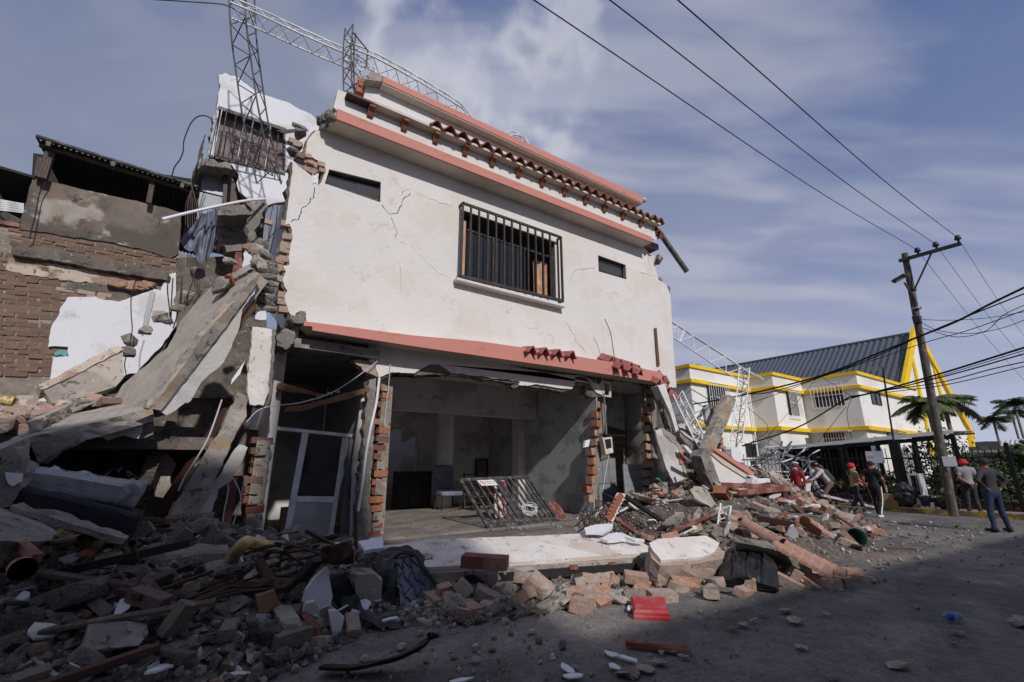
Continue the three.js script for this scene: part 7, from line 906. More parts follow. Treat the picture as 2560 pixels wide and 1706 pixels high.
{
  // sunlit bricks in front of the fallen lintel
  seed(201); const l1 = 'dusty clay brick spilled in front of the fallen white lintel', g1 = 'bricks in front of the fallen lintel';
  const zf = (x) => -5.42 + (x - 2.6) * .30;
  for (let i = 0; i < 70; i++) { const x = rr(2.5, 7.9), k = Math.pow(rnd(), 1.2), z = zf(x) + .22 + k * .85; if (x > 5.75 && x < 7.3 && k < .35) continue; brickAt(x, z, rr(.27, .36), k < .45 && rnd() < .3 ? rr(.04, .1) : -.02, [M.brick[0], M.brick[1], M.brick[1], M.brick[2], M.brick[2]], l1, g1); }
  for (let i = 0; i < 34; i++) { const x = rr(2.4, 7.9), z = zf(x) + rr(.15, .95); chunkAt(x, z, rr(.14, .36), -.02, [M.concretePale, M.concretePale, M.concrete]); }
  // right heap
  const l2 = 'dusty clay brick or brick end in the right rubble heap', g2 = 'bricks in the right heap'; let n = 0, k = 0;
  while (n < 150 && k++ < 4000) { const x = rr(6.8, 16), z = rr(-10, -3.6), h = HEAP(x, z); if (h < .03 || (rnd() > .75 && z < -7.5)) continue; if (x < 10.2 && z < -6.3) continue; if (clear(x, z)) continue; brickAt(x, z, rr(.24, .38), rr(-.02, .1), [M.brick[0], M.brick[1], M.brick[2], M.brick[2], M.brickGrey[0]], l2, g2); n++; }
  n = 0; k = 0; while (n < 125 && k++ < 4000) { const x = rr(6.8, 16.2), z = rr(-10.2, -3.5), h = HEAP(x, z); if (h < .02 || clear(x, z) || (x < 10.2 && z < -6.4)) continue; chunkAt(x, z, h > .2 && rnd() < .16 ? rr(.5, .8) : rr(.16, .42), rr(-.03, .06), [M.concretePale, M.concretePale, M.concrete, M.limewash], 'grey concrete chunk in the right rubble heap', 'concrete chunks in the right heap'); n++; }
  n = 0; k = 0; while (n < 36 && k++ < 2000) { const x = rr(7, 15.5), z = rr(-9.5, -3.8), h = HEAP(x, z); if (h < .05) continue; shardAt(x, z, rr(.2, .55), .12, [M.white, M.cream, M.creamIn], 'flake of pale render on the right rubble heap', 'render flakes on the right heap'); n++; }
  // left heap, in the shade
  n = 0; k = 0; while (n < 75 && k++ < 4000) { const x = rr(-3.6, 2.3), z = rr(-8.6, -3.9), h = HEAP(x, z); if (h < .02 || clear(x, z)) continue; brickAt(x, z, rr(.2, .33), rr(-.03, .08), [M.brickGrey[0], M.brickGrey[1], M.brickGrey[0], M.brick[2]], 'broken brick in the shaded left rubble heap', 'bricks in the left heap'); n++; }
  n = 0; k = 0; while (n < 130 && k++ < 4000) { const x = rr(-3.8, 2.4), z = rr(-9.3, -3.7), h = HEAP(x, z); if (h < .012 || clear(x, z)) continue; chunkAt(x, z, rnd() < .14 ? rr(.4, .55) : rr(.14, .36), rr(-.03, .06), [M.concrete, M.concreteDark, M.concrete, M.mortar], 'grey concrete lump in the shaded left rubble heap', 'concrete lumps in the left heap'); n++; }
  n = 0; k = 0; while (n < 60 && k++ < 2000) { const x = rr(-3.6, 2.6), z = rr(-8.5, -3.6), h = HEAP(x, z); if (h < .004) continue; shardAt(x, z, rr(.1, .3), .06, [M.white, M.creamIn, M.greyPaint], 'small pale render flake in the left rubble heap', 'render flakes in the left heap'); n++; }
  // rubble carried by the flatter slab at the upper left
  const lp = plane3(PZ(w7(1245, 660), -8.7), PZ(w7(300, 850), -8.3), PZ(w7(700, 640), -11)); const onSlab = (p) => PP(p, lp.o, lp.n);
  const spot = (x) => x < 180 ? 'at the left edge of the picture' : x < 380 ? 'left of the leaning panel' : x < 620 ? 'below the leaning panel' : 'at the foot of the slanting slab';
  for (let i = 0; i < 120; i++) { const q = w7(rr(-30, 920), 0), x = rr(-30, 900), top = x < 420 ? 560 : 560 + (x - 420) * .12, y = rr(top, Math.max(top + 30, 860 - x * .27)); const p = onSlab(w7(x, y)); const far = sst(860, 520, y); p.y += .06; const s = rr(.16, .42) * lerp(.9, 1.3, far); const r = rnd(); const lb = 'rubble piece lying on the flatter broken slab'; if (r < .4) piece('brick', pick(BRICKS), pick([M.brick[2], M.brick[1], M.brickOld[1], M.brick[1]]), p, [s, s, s], [rr(-.5, .5), rr(0, 6.28), rr(-.5, .5)], (s > .3 ? 'large' : 'small') + ' broken brick on the flatter slab ' + spot(x), 'brick', 'bricks on the flatter slab'); else piece('concrete_chunk', r < .75 ? pick(ROCKS) : pick(SLABS), pick([M.concretePale, M.limewash, M.concrete]), p, [s * 1.2, s, s], [rr(-.4, .4), rr(0, 6.28), rr(-.4, .4)], (s > .3 ? 'large' : 'small') + (r < .75 ? ' concrete lump' : ' flat concrete piece') + ' on the flatter slab ' + spot(x), 'concrete chunk', 'concrete pieces on the flatter slab'); }
  for (const [q, m, nm] of [[[300, 660, 310, 635, 360, 612, 415, 620, 428, 660, 350, 672], M.white, 'white render flake on the flatter slab beside the leaning panel'], [[520, 590, 560, 575, 700, 572, 860, 582, 865, 605, 700, 612, 530, 612], M.concretePale, 'flat slab strip lying under the leaning panel'], [[200, 862, 540, 690, 560, 705, 330, 830, 215, 870], M.concretePale, 'long concrete splinter on the flatter slab'], [[235, 760, 330, 680, 400, 690, 440, 740, 300, 800, 240, 800], M.brick[1], 'pinkish brick lump on the flatter slab'], [[0, 745, 60, 690, 190, 700, 235, 770, 180, 800, 60, 760], M.brick[1], 'large broken brick lump at the left edge on the slab'], [[430, 640, 470, 605, 540, 620, 660, 650, 610, 690, 450, 690], M.concretePale, 'layered concrete lump in front of the leaning panel']]) solo('slab_debris', plate(PPs(many(w7, q), lp).map((p) => p.add(V(0, .14, .08))), .14, { jag: .02, rough: .04 }), m, nm, 'debris');
  solo('blue_sheet_metal', plate(PZs(many(w7, [-20, 965, 180, 885, 262, 882, 100, 945, -20, 1000]), -8.0), .02), std({ color: 0x7f95b8, roughness: .4, metalness: .3 }), 'blue grey sheet strip below the flatter slab at the left edge', 'sheet'); solo('white_elbow', tube(PZs(many(w7, [-20, 585, 40, 595, 60, 600, 110, 605]), -9.8), .07, 12, 10), M.pvcYellow, 'yellow drain pipe end on the flatter slab at the left edge', 'pipe');
  // rubble caught on the slanting slab
  seed(207); const sl = plane3(PZ([650, 690], -9.2), PZ([385, 1015], -8.7), PZ([588, 655], -11.6)); for (const [x, y, s, m] of [[1365, 1060, .62, M.concretePale], [1320, 1140, .4, M.concrete], [1470, 870, .5, M.concrete], [1430, 800, .4, M.concrete], [1640, 985, .6, M.concrete], [1690, 940, .42, M.brick[3]], [1880, 720, .5, M.concretePale], [1930, 680, .4, M.concrete], [1960, 760, .4, M.concrete], [980, 1370, .5, M.concrete], [950, 1460, .6, M.concrete], [1180, 1200, .55, M.concretePale], [1090, 1300, .5, M.concretePale], [1240, 1230, .4, M.concrete], [1840, 690, .34, M.brick[0]], [1700, 800, .4, M.concretePale]]) { const p = PP(qc(x, y), sl.o, sl.n).add(V(-.05, .1, .15)); piece('concrete_chunk', pick(ROCKS), m, p, [s * .8, s, s * .8], [rr(-.5, .5), rr(0, 6), rr(-.8, .2)], (m === M.concrete ? 'grey' : m === M.concretePale ? 'pale' : 'orange') + ' broken lump caught on the ' + (y > 1250 ? 'lower left edge' : y > 1000 ? 'left edge' : x > 1800 ? 'top' : 'upper part') + ' of the slanting slab', 'concrete chunk', 'lumps on the slanting slab'); }
  for (const q of [[1240, 850, 1230, 950, 1245, 1100, 1250, 1220], [1270, 870, 1262, 1000, 1255, 1180], [1340, 850, 1330, 960, 1300, 1150, 1270, 1240], [1420, 880, 1370, 1010, 1320, 1120], [1480, 960, 1440, 1030, 1420, 1060]]) solo('hanging_rebar', tube(PZs(many(qc, q), -11.9), .014), M.rebar, ['leftmost', 'second', 'third', 'fourth', 'rightmost'][[1240, 1270, 1340, 1420, 1480].indexOf(q[0])] + ' reinforcing bar hanging over the white plaster beside the slanting slab', 'rebar', 'bars hanging beside the slanting slab');
  // long debris: timbers, bars and slabs strewn over the heaps
  seed(261); const longs = (n, x0, x1, z0, z1, ms, lmin, lmax, lift) => { let i = 0, k = 0; while (i < n && k++ < 2000) { const x = rr(x0, x1), z = rr(z0, z1); if (HEAP(x, z) < .1 || clear(x, z) || (x > 5 && x < 10.2 && z < -6.2)) continue; const a = rr(0, 3.14), L = rr(lmin, lmax), A = V(x, 0, z), E = V(x + Math.cos(a) * L, 0, z + Math.sin(a) * L * .7); A.y = rest(A.x, A.z) + rr(.04, lift); E.y = Math.max(rest(E.x, E.z), 0) + rr(.04, lift); const [m, nm, ht, w, h] = pick(ms); solo(nm, bar(A, E, w * rr(.8, 1.2), h * rr(.8, 1.2)), m, (L > 1 ? 'long ' : 'short ') + ht + ' ' + near((A.x + E.x) / 2, (A.z + E.z) / 2), nm.split('_').pop(), 'loose lengths in the rubble'); i++; } };
  longs(44, 8.6, 16, -10, -4.6, [[M.wood, 'timber_batten', 'brown batten', .08, .05], [M.woodGrey, 'timber_board', 'grey board', .16, .03], [M.rust, 'steel_bar', 'rusty bar', .06, .05], [M.galv, 'steel_bar', 'grey steel bar', .07, .04], [M.woodDark, 'timber_beam', 'dark timber beam', .12, .1], [M.trussWhite, 'steel_strip', 'white steel strip', .06, .02], [M.concretePale, 'concrete_beam', 'pale concrete beam', .16, .14]], .5, 1.7, .3);
  longs(34, -3.2, 2.2, -8.6, -4.4, [[M.woodGrey, 'timber_board', 'grey board', .14, .03], [M.woodDark, 'timber_batten', 'dark batten', .07, .05], [M.black, 'steel_tube', 'black steel tube', .05, .05], [M.rebar, 'steel_bar', 'rusty bar', .03, .03], [M.galv, 'steel_rod', 'grey steel rod', .025, .025], [M.woodGrey, 'timber_batten', 'grey batten', .06, .04]], .3, 1.1, .22);
  for (const [x, z, s, rx, rz, m, l] of [[12.6, -7.9, 1.1, .6, .3, M.concretePale, 'big pale slab tilted behind the steel channels'], [14.3, -8.2, 1.0, .8, -.4, M.concrete, 'grey slab standing on the crest of the right heap'], [10.2, -8.6, .95, .5, .5, M.concretePale, 'pale slab leaning below the bent wall panel'], [10.6, -7.0, .8, .3, -.5, M.concretePale, 'broad pale slab before the brick stump'], [11.0, -5.4, .75, .4, .4, M.limewash, 'stained slab in the middle of the right heap'], [15.2, -7.4, .8, .7, .1, M.concretePale, 'pale slab under the tangle of roof steel']]) piece('tilted_slab', SLABS[Math.floor(x * 7) % 5], m, V(x, rest(x, z) + s * .22, z), [s, s * .8, s], [rx, x, rz], l, 'slab');
  // smaller broken masonry that cannot be told apart, filling the heaps
  const fill = (name, lab, n, f, s0, s1, k) => { for (const [sfx, geo] of [['', ROCKS[4]], ['', SLABS[1]], ['', BRICKS[6]]]) { const im = new THREE.InstancedMesh(geo, std({ map: M.fillMap || (M.fillMap = ctex((i) => { const v = 150 + 150 * (FB[i] - .5); return mix3([v, v, v], [235, 230, 224], .7 * sst(.5, .66, at(FA, i, 9, 60))); }, .7)), bumpMap: B.rough, bumpScale: .02 }), n); im.name = numbered(name); im.userData = { kind: 'stuff', label: lab, category: 'rubble' }; const d = new THREE.Object3D(), c = new THREE.Color(); let i = 0, q = 0; while (i < n && q++ < n * 40) { const [x, z] = f(); const h = HEAP(x, z); if ((h < .015 && s1 > .2) || h < .001 || clear(x, z) || (x > 5 && x < 10.2 && z < -6.5)) continue; const s = s0 + (s1 - s0) * Math.pow(rnd(), 1.8); d.position.set(x, h + s * rr(.0, .3), z); d.rotation.set(rr(-.8, .8), rr(0, 6), rr(-.8, .8)); d.scale.set(s, s * rr(.7, 1.2), s); d.updateMatrix(); im.setMatrixAt(i, d.matrix); const r = rnd(); (geo === BRICKS[6] ? c.setRGB(...mix3([.27, .18, .14], [.36, .31, .27], rnd())) : r < .1 ? c.setRGB(.6, .58, .55) : c.setRGB(...mix3([.15, .135, .125], [.40, .36, .33], rnd()))); c.multiplyScalar(k); im.setColorAt(i, c); i++; } im.count = i; im.castShadow = im.receiveShadow = true; scene.add(im); } };
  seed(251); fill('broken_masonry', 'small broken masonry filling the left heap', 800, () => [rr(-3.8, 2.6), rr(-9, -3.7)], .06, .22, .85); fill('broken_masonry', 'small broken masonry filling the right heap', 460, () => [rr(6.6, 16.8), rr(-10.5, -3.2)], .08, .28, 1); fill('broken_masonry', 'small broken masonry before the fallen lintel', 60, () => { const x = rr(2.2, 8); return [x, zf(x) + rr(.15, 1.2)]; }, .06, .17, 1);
  // crushed stone
  const gravel = (name, lab, n, f, mats) => { const g = rockShape(77, .7, .85); const im = new THREE.InstancedMesh(g, std({ bumpMap: B.rough, bumpScale: .01 }), n); im.name = name; im.userData = { kind: 'stuff', label: lab, category: 'gravel' }; const d = new THREE.Object3D(), c = new THREE.Color(); let i = 0, k = 0; while (i < n && k++ < n * 30) { const [x, z] = f(); const h = HEAP(x, z); if (h < 0) continue; const s = (.02 + .09 * Math.pow(rnd(), 3.2)) * (name.endsWith('003') ? .6 : 1); d.position.set(x, h + s * .2, z); d.rotation.set(rr(0, 6), rr(0, 6), rr(0, 6)); d.scale.setScalar(s); d.updateMatrix(); im.setMatrixAt(i, d.matrix); const r = rnd(); r < .10 ? c.setRGB(.24, .14, .10) : r < .18 ? c.setRGB(.46, .43, .4) : c.setRGB(...mix3([.12, .11, .10], [.34, .31, .28], rnd())); im.setColorAt(i, c); i++; } im.count = i; im.castShadow = im.receiveShadow = true; scene.add(im); };
  seed(211); gravel('crushed_stone', 'crushed stone and crumbs before the fallen lintel', 5200, () => { const t = rnd(); return [lerp(1.6, 8.4, t), lerp(-5.3, -3.75, t) - rr(-.5, 1) * rr(-.6, 1.2)]; });
  gravel('crushed_stone_001', 'crushed stone on the right heap', 7000, () => { let x, z; do { x = rr(6.5, 17); z = rr(-11, -2.9); } while (HEAP(x, z) <= 0 && rnd() < .86); return [x, z]; });
  gravel('crushed_stone_002', 'crushed stone on the left heap', 9000, () => { let x, z; do { x = rr(-4, 2.9); z = rr(-9.5, -3.2); } while (HEAP(x, z) <= 0 && rnd() < .8); return [x, z]; });
  gravel('crushed_stone_003', 'small stones strewn over the road', 1100, () => [rr(-1, 19), -3.2 + rr(-1, 1) * rr(0, 4)]);
}
// ---------- things lying in the left heap ----------
{
  const H2 = (x, y, d = .1) => onHeap(y2(x, y), d), Y2 = (q, d) => many((x, y) => H2(x, y, d), q);
  const pl = (name, q, zt, th, m, lab, cat, o = {}) => { const P = many(y2, q), c = [P.reduce((s, p) => s + p[0], 0) / P.length, Math.max(...P.map((p) => p[1]))]; const b = onHeap(c, 0); return solo(name, plate(PZs(P, b.z), th, { jag: .012, rough: th > .2 ? 0 : .01, bevel: th > .2 ? .035 : .004, step: .14, ...o }), m, lab, cat); };
  solo('yellow_pipe', tube([H2(395, 330, .35), H2(500, 380, .25), H2(655, 448, .12)], .075, 12, 14), M.pvcYellow, 'yellow drain pipe lying below the concrete ledge', 'pipe'); solo('yellow_elbow', tube([H2(1512, 515, .1), H2(1560, 450, .3), H2(1592, 415, .36), H2(1640, 415, .36), H2(1760, 440, .32)], .06, 30, 12), M.pvcYellow, 'bent yellow drain pipe in front of the brick pier', 'pipe');
  solo('square_tube', bar(H2(250, 640, .1), H2(1252, 410, .3), .09, .07), M.black, 'long black square steel tube across the left heap', 'steel tube'); solo('dark_pipe', tube([H2(30, 450, .3), H2(300, 415, .4), H2(530, 380, .45)], .025), M.iron, 'thin dark pipe pointing past the yellow pipe', 'pipe'); solo('red_pipe', tube([H2(-40, 450, .3), H2(60, 510, .25), H2(150, 590, .2)], .08, 8, 14), M.rust, 'red brown pipe at the left edge of the heap', 'pipe'); solo('red_bar', bar(H2(105, 395, .35), H2(240, 515, .25), .06, .06), M.rust, 'short red angle bar above the red pipe', 'bar');
  pl('concrete_slab', [1000, 560, 1060, 500, 1250, 470, 1500, 452, 1510, 540, 1300, 575, 1130, 592], 0, .55, M.concrete, 'broad concrete slab in the middle of the left heap', 'slab'); pl('concrete_slab', [1185, 690, 1195, 620, 1330, 580, 1590, 540, 1600, 650, 1500, 685], 0, .5, M.concrete, 'cracked concrete block under the broad slab', 'block'); pl('render_skin', [1330, 582, 1480, 545, 1590, 532, 1585, 545, 1450, 570, 1350, 590], 0, .3, M.white, 'white render skin on the cracked concrete block', 'render'); pl('concrete_slab', [500, 760, 520, 730, 690, 690, 705, 720, 610, 830, 560, 800], 0, .35, M.concrete, 'tilted square concrete block left of centre in the heap', 'block'); pl('concrete_slab', [250, 840, 270, 790, 380, 770, 545, 830, 540, 890, 430, 950, 300, 880], 0, .5, M.concrete, 'big rounded concrete lump with red stain in the left heap', 'lump'); pl('concrete_slab', [20, 770, 60, 720, 200, 700, 220, 760, 60, 830], 0, .4, M.concrete, 'squared concrete lump at the left edge of the heap', 'lump'); pl('brick_block', [475, 500, 560, 465, 605, 470, 605, 520, 480, 545], 0, .3, M.brick[3], 'orange brick block below the yellow pipe', 'block'); pl('brick_block', [745, 925, 850, 905, 858, 1010, 760, 1045], 0, .3, M.brickRed[1], 'reddish square brick block near the lower left', 'block'); pl('brick_block', [2005, 935, 2035, 918, 2092, 945, 2090, 1060, 2000, 1060], 0, .3, M.brickRed[0], 'upright dark red brick beside the grey boulder', 'brick'); pl('grey_boulder', [1835, 920, 1880, 905, 1960, 900, 2000, 1000, 1985, 1060, 1880, 1070, 1840, 1030], 0, .45, M.concretePale, 'pale grey boulder at the road side of the left heap', 'lump');
  pl('render_plate', [1978, 800, 2000, 720, 2060, 640, 2140, 570, 2172, 760, 2150, 860, 2110, 895, 2060, 800], 0, .06, M.white, 'tall white render plate standing left of the folded mattress', 'render plate'); pl('render_plate', [1970, 880, 2000, 810, 2060, 790, 2115, 870, 2105, 930, 2020, 945], 0, .08, M.creamIn, 'grey render plate below the tall white one', 'render plate'); pl('render_plate', [2148, 860, 2200, 850, 2250, 900, 2225, 1015, 2170, 990], 0, .06, M.white, 'narrow white render plate at the foot of the folded mattress', 'render plate'); pl('render_plate', [1670, 760, 1790, 720, 1810, 800, 1750, 870, 1700, 920], 0, .07, M.tanCloth, 'brownish render plate behind the upright bricks', 'render plate'); pl('render_plate', [1515, 1045, 1560, 1000, 1598, 1030, 1575, 1085], 0, .05, M.white, 'small white tile of render on the road edge', 'render plate'); pl('render_plate', [1615, 930, 1680, 920, 1732, 1060, 1650, 1080], 0, .2, M.woodGrey, 'broken grey board end left of the boulder', 'board'); pl('render_plate', [2190, 690, 2230, 645, 2250, 700, 2220, 745], 0, .05, M.white, 'curled white render scrap by the folded mattress', 'render plate'); pl('render_plate', [960, 1240, 1030, 1195, 1045, 1250, 1000, 1265], 0, .05, M.white, 'white render scrap near the bottom edge', 'render plate'); pl('render_plate', [1265, 1150, 1310, 1105, 1330, 1160, 1290, 1172], 0, .05, M.white, 'jagged white render scrap in the gravel', 'render plate'); pl('render_plate', [1510, 1210, 1560, 1230, 1600, 1262, 1530, 1270], 0, .05, M.white, 'white render scrap at the lower road edge', 'render plate'); pl('render_plate', [1440, 1290, 1560, 1268, 1635, 1272, 1620, 1305], 0, .05, M.creamIn, 'flat pale board scrap at the lower road edge', 'board');
  // cloth and bundle of bars
  const drap = (name, lab, a, b, c, d, m) => { const g = new THREE.PlaneGeometry(1, 1, 26, 18), p = g.attributes.position; const A = H2(...a), Bq = H2(...b), C = H2(...c), D = H2(...d); for (let i = 0; i < p.count; i++) { const u = p.getX(i) + .5, v = .5 - p.getY(i); const q = mid(mid(A, Bq, u), mid(D, C, u), v); q.y += .07 * Math.sin(u * 5 + v * 4) * Math.sin(v * 3) + .07 * (fbm(u * 5, v * 5, 6, 4) - .4); q.z += .06 * (fbm(u * 6, v * 6, 16, 3) - .5); p.setXYZ(i, q.x, q.y, q.z); } g.computeVertexNormals(); solo(name, g, m, lab, 'cloth'); };
  drap('tan_cloth', 'crumpled tan cloth caught under reinforcing bars in the left heap', [1170, 745, .3], [1420, 755, .3], [1400, 850, .22], [1130, 850, .2], M.tanCloth); drap('tan_cloth', 'knotted end of the tan cloth hanging over a stone', [1075, 850, .2], [1190, 870, .18], [1170, 1000, .02], [1060, 990, .02], M.tanCloth); drap('brown_leather', 'dark brown leather scrap at the foot of the askew door', [2080, 440, .5], [2300, 400, .5], [2310, 560, .3], [2100, 540, .35], M.woodDark);
  seed(221); for (let i = 0; i < 16; i++) { const x = rr(1120, 1300), y = rr(830, 870) - i * 9; solo('bent_rebar', tube([H2(x, y, .28), H2(x + 180, y - 60 - rr(0, 30), .34), H2(x + 380 + rr(-60, 60), y - 110 - rr(-10, 50), .36), H2(x + rr(480, 660), y - 160 + rr(-30, 60), .32)], .012, 20, 5), M.rebar, 'bent reinforcing bar in the bundle over the tan cloth', 'rebar', 'bundle of bars in the left heap'); }
  for (let i = 0; i < 10; i++) { const x = rr(1600, 1900), y = rr(450, 560); solo('bent_rebar', tube([H2(x, y, .3), H2(x + rr(40, 120), y - rr(0, 50), .4), H2(x + rr(160, 320), y + rr(-60, 60), .34)], .012, 14, 5), M.rebar, 'bent reinforcing bar in the tangle before the askew door', 'rebar', 'tangle of bars before the door'); }
  solo('steel_rod', tube([H2(1575, 415, .3), H2(1550, 560, .25), H2(1520, 720, .2), H2(1497, 895, .1)], .016), M.galv, 'grey steel rod sticking down across the left heap', 'rod'); solo('bent_rod', tube([H2(862, 415, .5), H2(880, 480, .35), H2(920, 550, .25), H2(985, 590, .15)], .018), M.rebar, 'hooked rod over the black square tube', 'rod'); solo('timber_offcut', bar(H2(770, 1150, .06), H2(1110, 1010, .12), .05, .05), M.black, 'dark batten lying in the lower left heap', 'batten'); solo('timber_offcut', bar(H2(390, 990, .12), H2(540, 1140, .06), .05, .06), M.woodGrey, 'short dark batten near the left edge of the heap', 'batten'); solo('timber_offcut', bar(H2(1690, 530, .35), H2(1800, 720, .2), .09, .05), M.wood, 'brown board leaning behind the rebar bundle', 'board'); solo('timber_offcut', bar(H2(1960, 650, .3), H2(2080, 510, .45), .12, .08), M.woodGrey, 'grey board leaning before the askew door', 'board'); solo('iron_stake', bar(y3v(440, 30), y3v(448, 430), .04, .04), M.rebar, 'rusty iron stake standing before the concrete jamb', 'stake');
}
function y3v(x, y) { return PZ(y3(x, y), -6.9); }
// ---------- things on the road and before the lintel ----------
{
  const G = (x, y, h = 0) => PY(y3(x, y), h), R = (x, y, h = 0) => PY(y4(x, y), h);
  // folded grey mattress
  const t = thing('folded_mattress', 'torn grey quilted mattress folded over before the fallen lintel', 'mattress'); const z = -5.25; const C4 = (x, y, zz = z) => PZ(y3(x, y), zz); const grid = (nu, nv, f, m, nm) => { const g = new THREE.PlaneGeometry(1, 1, nu, nv), p = g.attributes.position; for (let i = 0; i < p.count; i++) { const q = f(p.getX(i) + .5, .5 - p.getY(i)); p.setXYZ(i, q.x, q.y, q.z); } g.computeVertexNormals(); return part(t, nm, boxUV(g), m); };
  const TL = C4(668, 348, z - .25), TR = C4(795, 330, z - .35), BRr = C4(975, 590, z - .05), BM = C4(862, 692, z + .05), BL = C4(690, 655, z + .1); grid(70, 70, (u, v) => { const top = mid(TL, TR, u), bot = u < .55 ? mid(BL, BM, u / .55) : mid(BM, BRr, (u - .55) / .45); const q = mid(top, bot, v); const du = u * 3.2, dv = v * 4.2; const quilt = Math.min(1, 2.6 * Math.min(Math.abs(Math.sin((du + dv * .5 + .12 * Math.sin(dv * 5)) * Math.PI)), Math.abs(Math.sin((du - dv * .5 + .12 * Math.sin(dv * 5)) * Math.PI)))); q.z += .045 * quilt + .02 * fbm(u * 5, v * 5, 1, 3); q.x += .02 * quilt; return q; }, M.quilt, 'quilted_panel');
  const rim = [[668, 348], [700, 320], [745, 312], [800, 330], [850, 410], [910, 490], [975, 592], [935, 640], [865, 692]].map(([x, y], i) => C4(x, y, z - .3 + i * .045)); part(t, 'piping', tube(rim, .022, 60, 8), M.quiltBack);
  const inner = [C4(668, 348, z - .25), C4(735, 318, z - .3), C4(800, 330, z - .35), C4(860, 430, z - .3), C4(975, 592, z - .05)], outer = [C4(500, 415, z - .6), C4(600, 310, z - .75), C4(735, 290, z - .8), C4(835, 330, z - .75), C4(985, 575, z - .5)]; const c1 = new THREE.CatmullRomCurve3(inner), c2 = new THREE.CatmullRomCurve3(outer); grid(50, 12, (u, v) => { const q = mid(c1.getPoint(u), c2.getPoint(u), v); q.y += .05 * Math.sin(v * 3.14) + .02 * Math.sin(u * 30) * v + .02 * fbm(u * 9, v * 4, 2, 3); return q; }, M.quiltBack, 'folded_side');
  const s1 = [C4(668, 348, z - .25), C4(660, 450, z - .1), C4(665, 560, z + .0), C4(690, 655, z + .1)], s2 = [C4(500, 415, z - .6), C4(430, 500, z - .5), C4(520, 560, z - .3), C4(620, 670, z - .1)]; const c3 = new THREE.CatmullRomCurve3(s1), c4 = new THREE.CatmullRomCurve3(s2); grid(30, 20, (u, v) => { const q = mid(c3.getPoint(u), c4.getPoint(u), v); q.z += .05 * Math.sin(v * 9 + u * 4) + .05 * fbm(u * 6, v * 6, 5, 3); q.y += .04 * Math.sin(v * 7); return q; }, M.quiltBack, 'folded_side'); settle(t);
  const m2 = thing('mattress_scrap', 'dark curled mattress strip on the ground beside the folded mattress', 'mattress scrap'); const a0 = [C4(345, 600, -5.2), C4(430, 560, -5.15), C4(500, 660, -4.95), C4(610, 700, -4.85), C4(720, 740, -4.75)], a1 = [C4(360, 640, -5.0), C4(450, 640, -4.95), C4(520, 720, -4.75), C4(620, 755, -4.65), C4(705, 768, -4.6)]; const k0 = new THREE.CatmullRomCurve3(a0), k1 = new THREE.CatmullRomCurve3(a1); { const g = new THREE.PlaneGeometry(1, 1, 50, 10), p = g.attributes.position; for (let i = 0; i < p.count; i++) { const u = p.getX(i) + .5, v = .5 - p.getY(i); const q = mid(k0.getPoint(u), k1.getPoint(u), v); q.y += .05 * Math.sin(v * 3.14) + .015 * Math.sin(u * 26); p.setXYZ(i, q.x, Math.max(q.y, .02), q.z); } g.computeVertexNormals(); part(m2, 'strip', boxUV(g), M.quiltBack); part(m2, 'piping', tube([C4(600, 715, -4.62), C4(660, 700, -4.6), C4(690, 698, -4.6)], .016), M.waxWhite); } settle(m2);
  const cb = thing('rubble_concrete', 'rough pebbly concrete block leaning on the folded mattress', 'block'); part(cb, 'concrete', plate(PZs(many(y3, [440, 480, 470, 445, 560, 440, 600, 480, 590, 590, 540, 640, 450, 560]), -5.15), .35, { jag: .03, rough: .07 }), M.concretePale); settle(cb);
  solo('dark_bundle', (() => { const g = new THREE.IcosahedronGeometry(1, 4), q = g.attributes.position, c = H3(400, 640); for (let i = 0; i < q.count; i++) { const v = V().fromBufferAttribute(q, i), k = 1 + (fbm(v.x * 2, v.y * 2, v.z * 2 + 4, 4) - .5) * .9; q.setXYZ(i, v.x * .42 * k + c.x, Math.max(.01, v.y * .22 * k + c.y + .12), v.z * .35 * k + c.z); } g.computeVertexNormals(); return g; })(), M.navy, 'bundle of dark cloth under the rough concrete block', 'cloth');
  // red lid
  const rl = thing('red_tray', 'red ribbed plastic lid lying on the road', 'lid'); const q = [G(2062, 575, .07), G(2262, 578, .07), G(2290, 672, .05), G(2082, 662, .05)]; part(rl, 'lid', plate(q, .05, { bevel: .02 }), M.red); part(rl, 'rim', plate(q.map((p) => p.clone().add(V(0, -.035, 0)).lerp(q.reduce((s, v) => s.add(v), V()).multiplyScalar(.25), -.03)), .035, { bevel: .01 }), M.red); for (let k = 1; k < 8; k++) part(rl, 'rib', bar(mid(mid(q[0], q[1], k / 8), mid(q[3], q[2], k / 8), .14).add(V(0, .006, 0)), mid(mid(q[0], q[1], k / 8), mid(q[3], q[2], k / 8), .8).add(V(0, .006, 0)), .018, .014), M.red); settle(rl);
  // black corrugated strip
  const bs = [G(250, 1012, .02), G(420, 1016, .03), G(560, 990, .05), G(700, 955, .09), G(800, 905, .14), G(880, 840, .2), G(908, 818, .23)]; const bc = new THREE.CatmullRomCurve3(bs), g = new THREE.PlaneGeometry(1, 1, 60, 14), p = g.attributes.position; for (let i = 0; i < p.count; i++) { const u = p.getX(i) + .5, v = p.getY(i); const c = bc.getPoint(u), d = bc.getTangent(u), sd = V(-d.z, .25, d.x).normalize(); const w = .20 * (.55 + .45 * Math.sin(u * 2.6 + .4)); c.addScaledVector(sd, -v * w).add(V(0, .02 * Math.sin(v * 6.283 * 3.2) + .03, 0)); p.setXYZ(i, c.x, Math.max(c.y, .012), c.z); } g.computeVertexNormals(); const st = thing('black_strip', 'curved black corrugated strip lying on the near road', 'strip'); part(st, 'strip', boxUV(g), M.blackBag); settle(st);
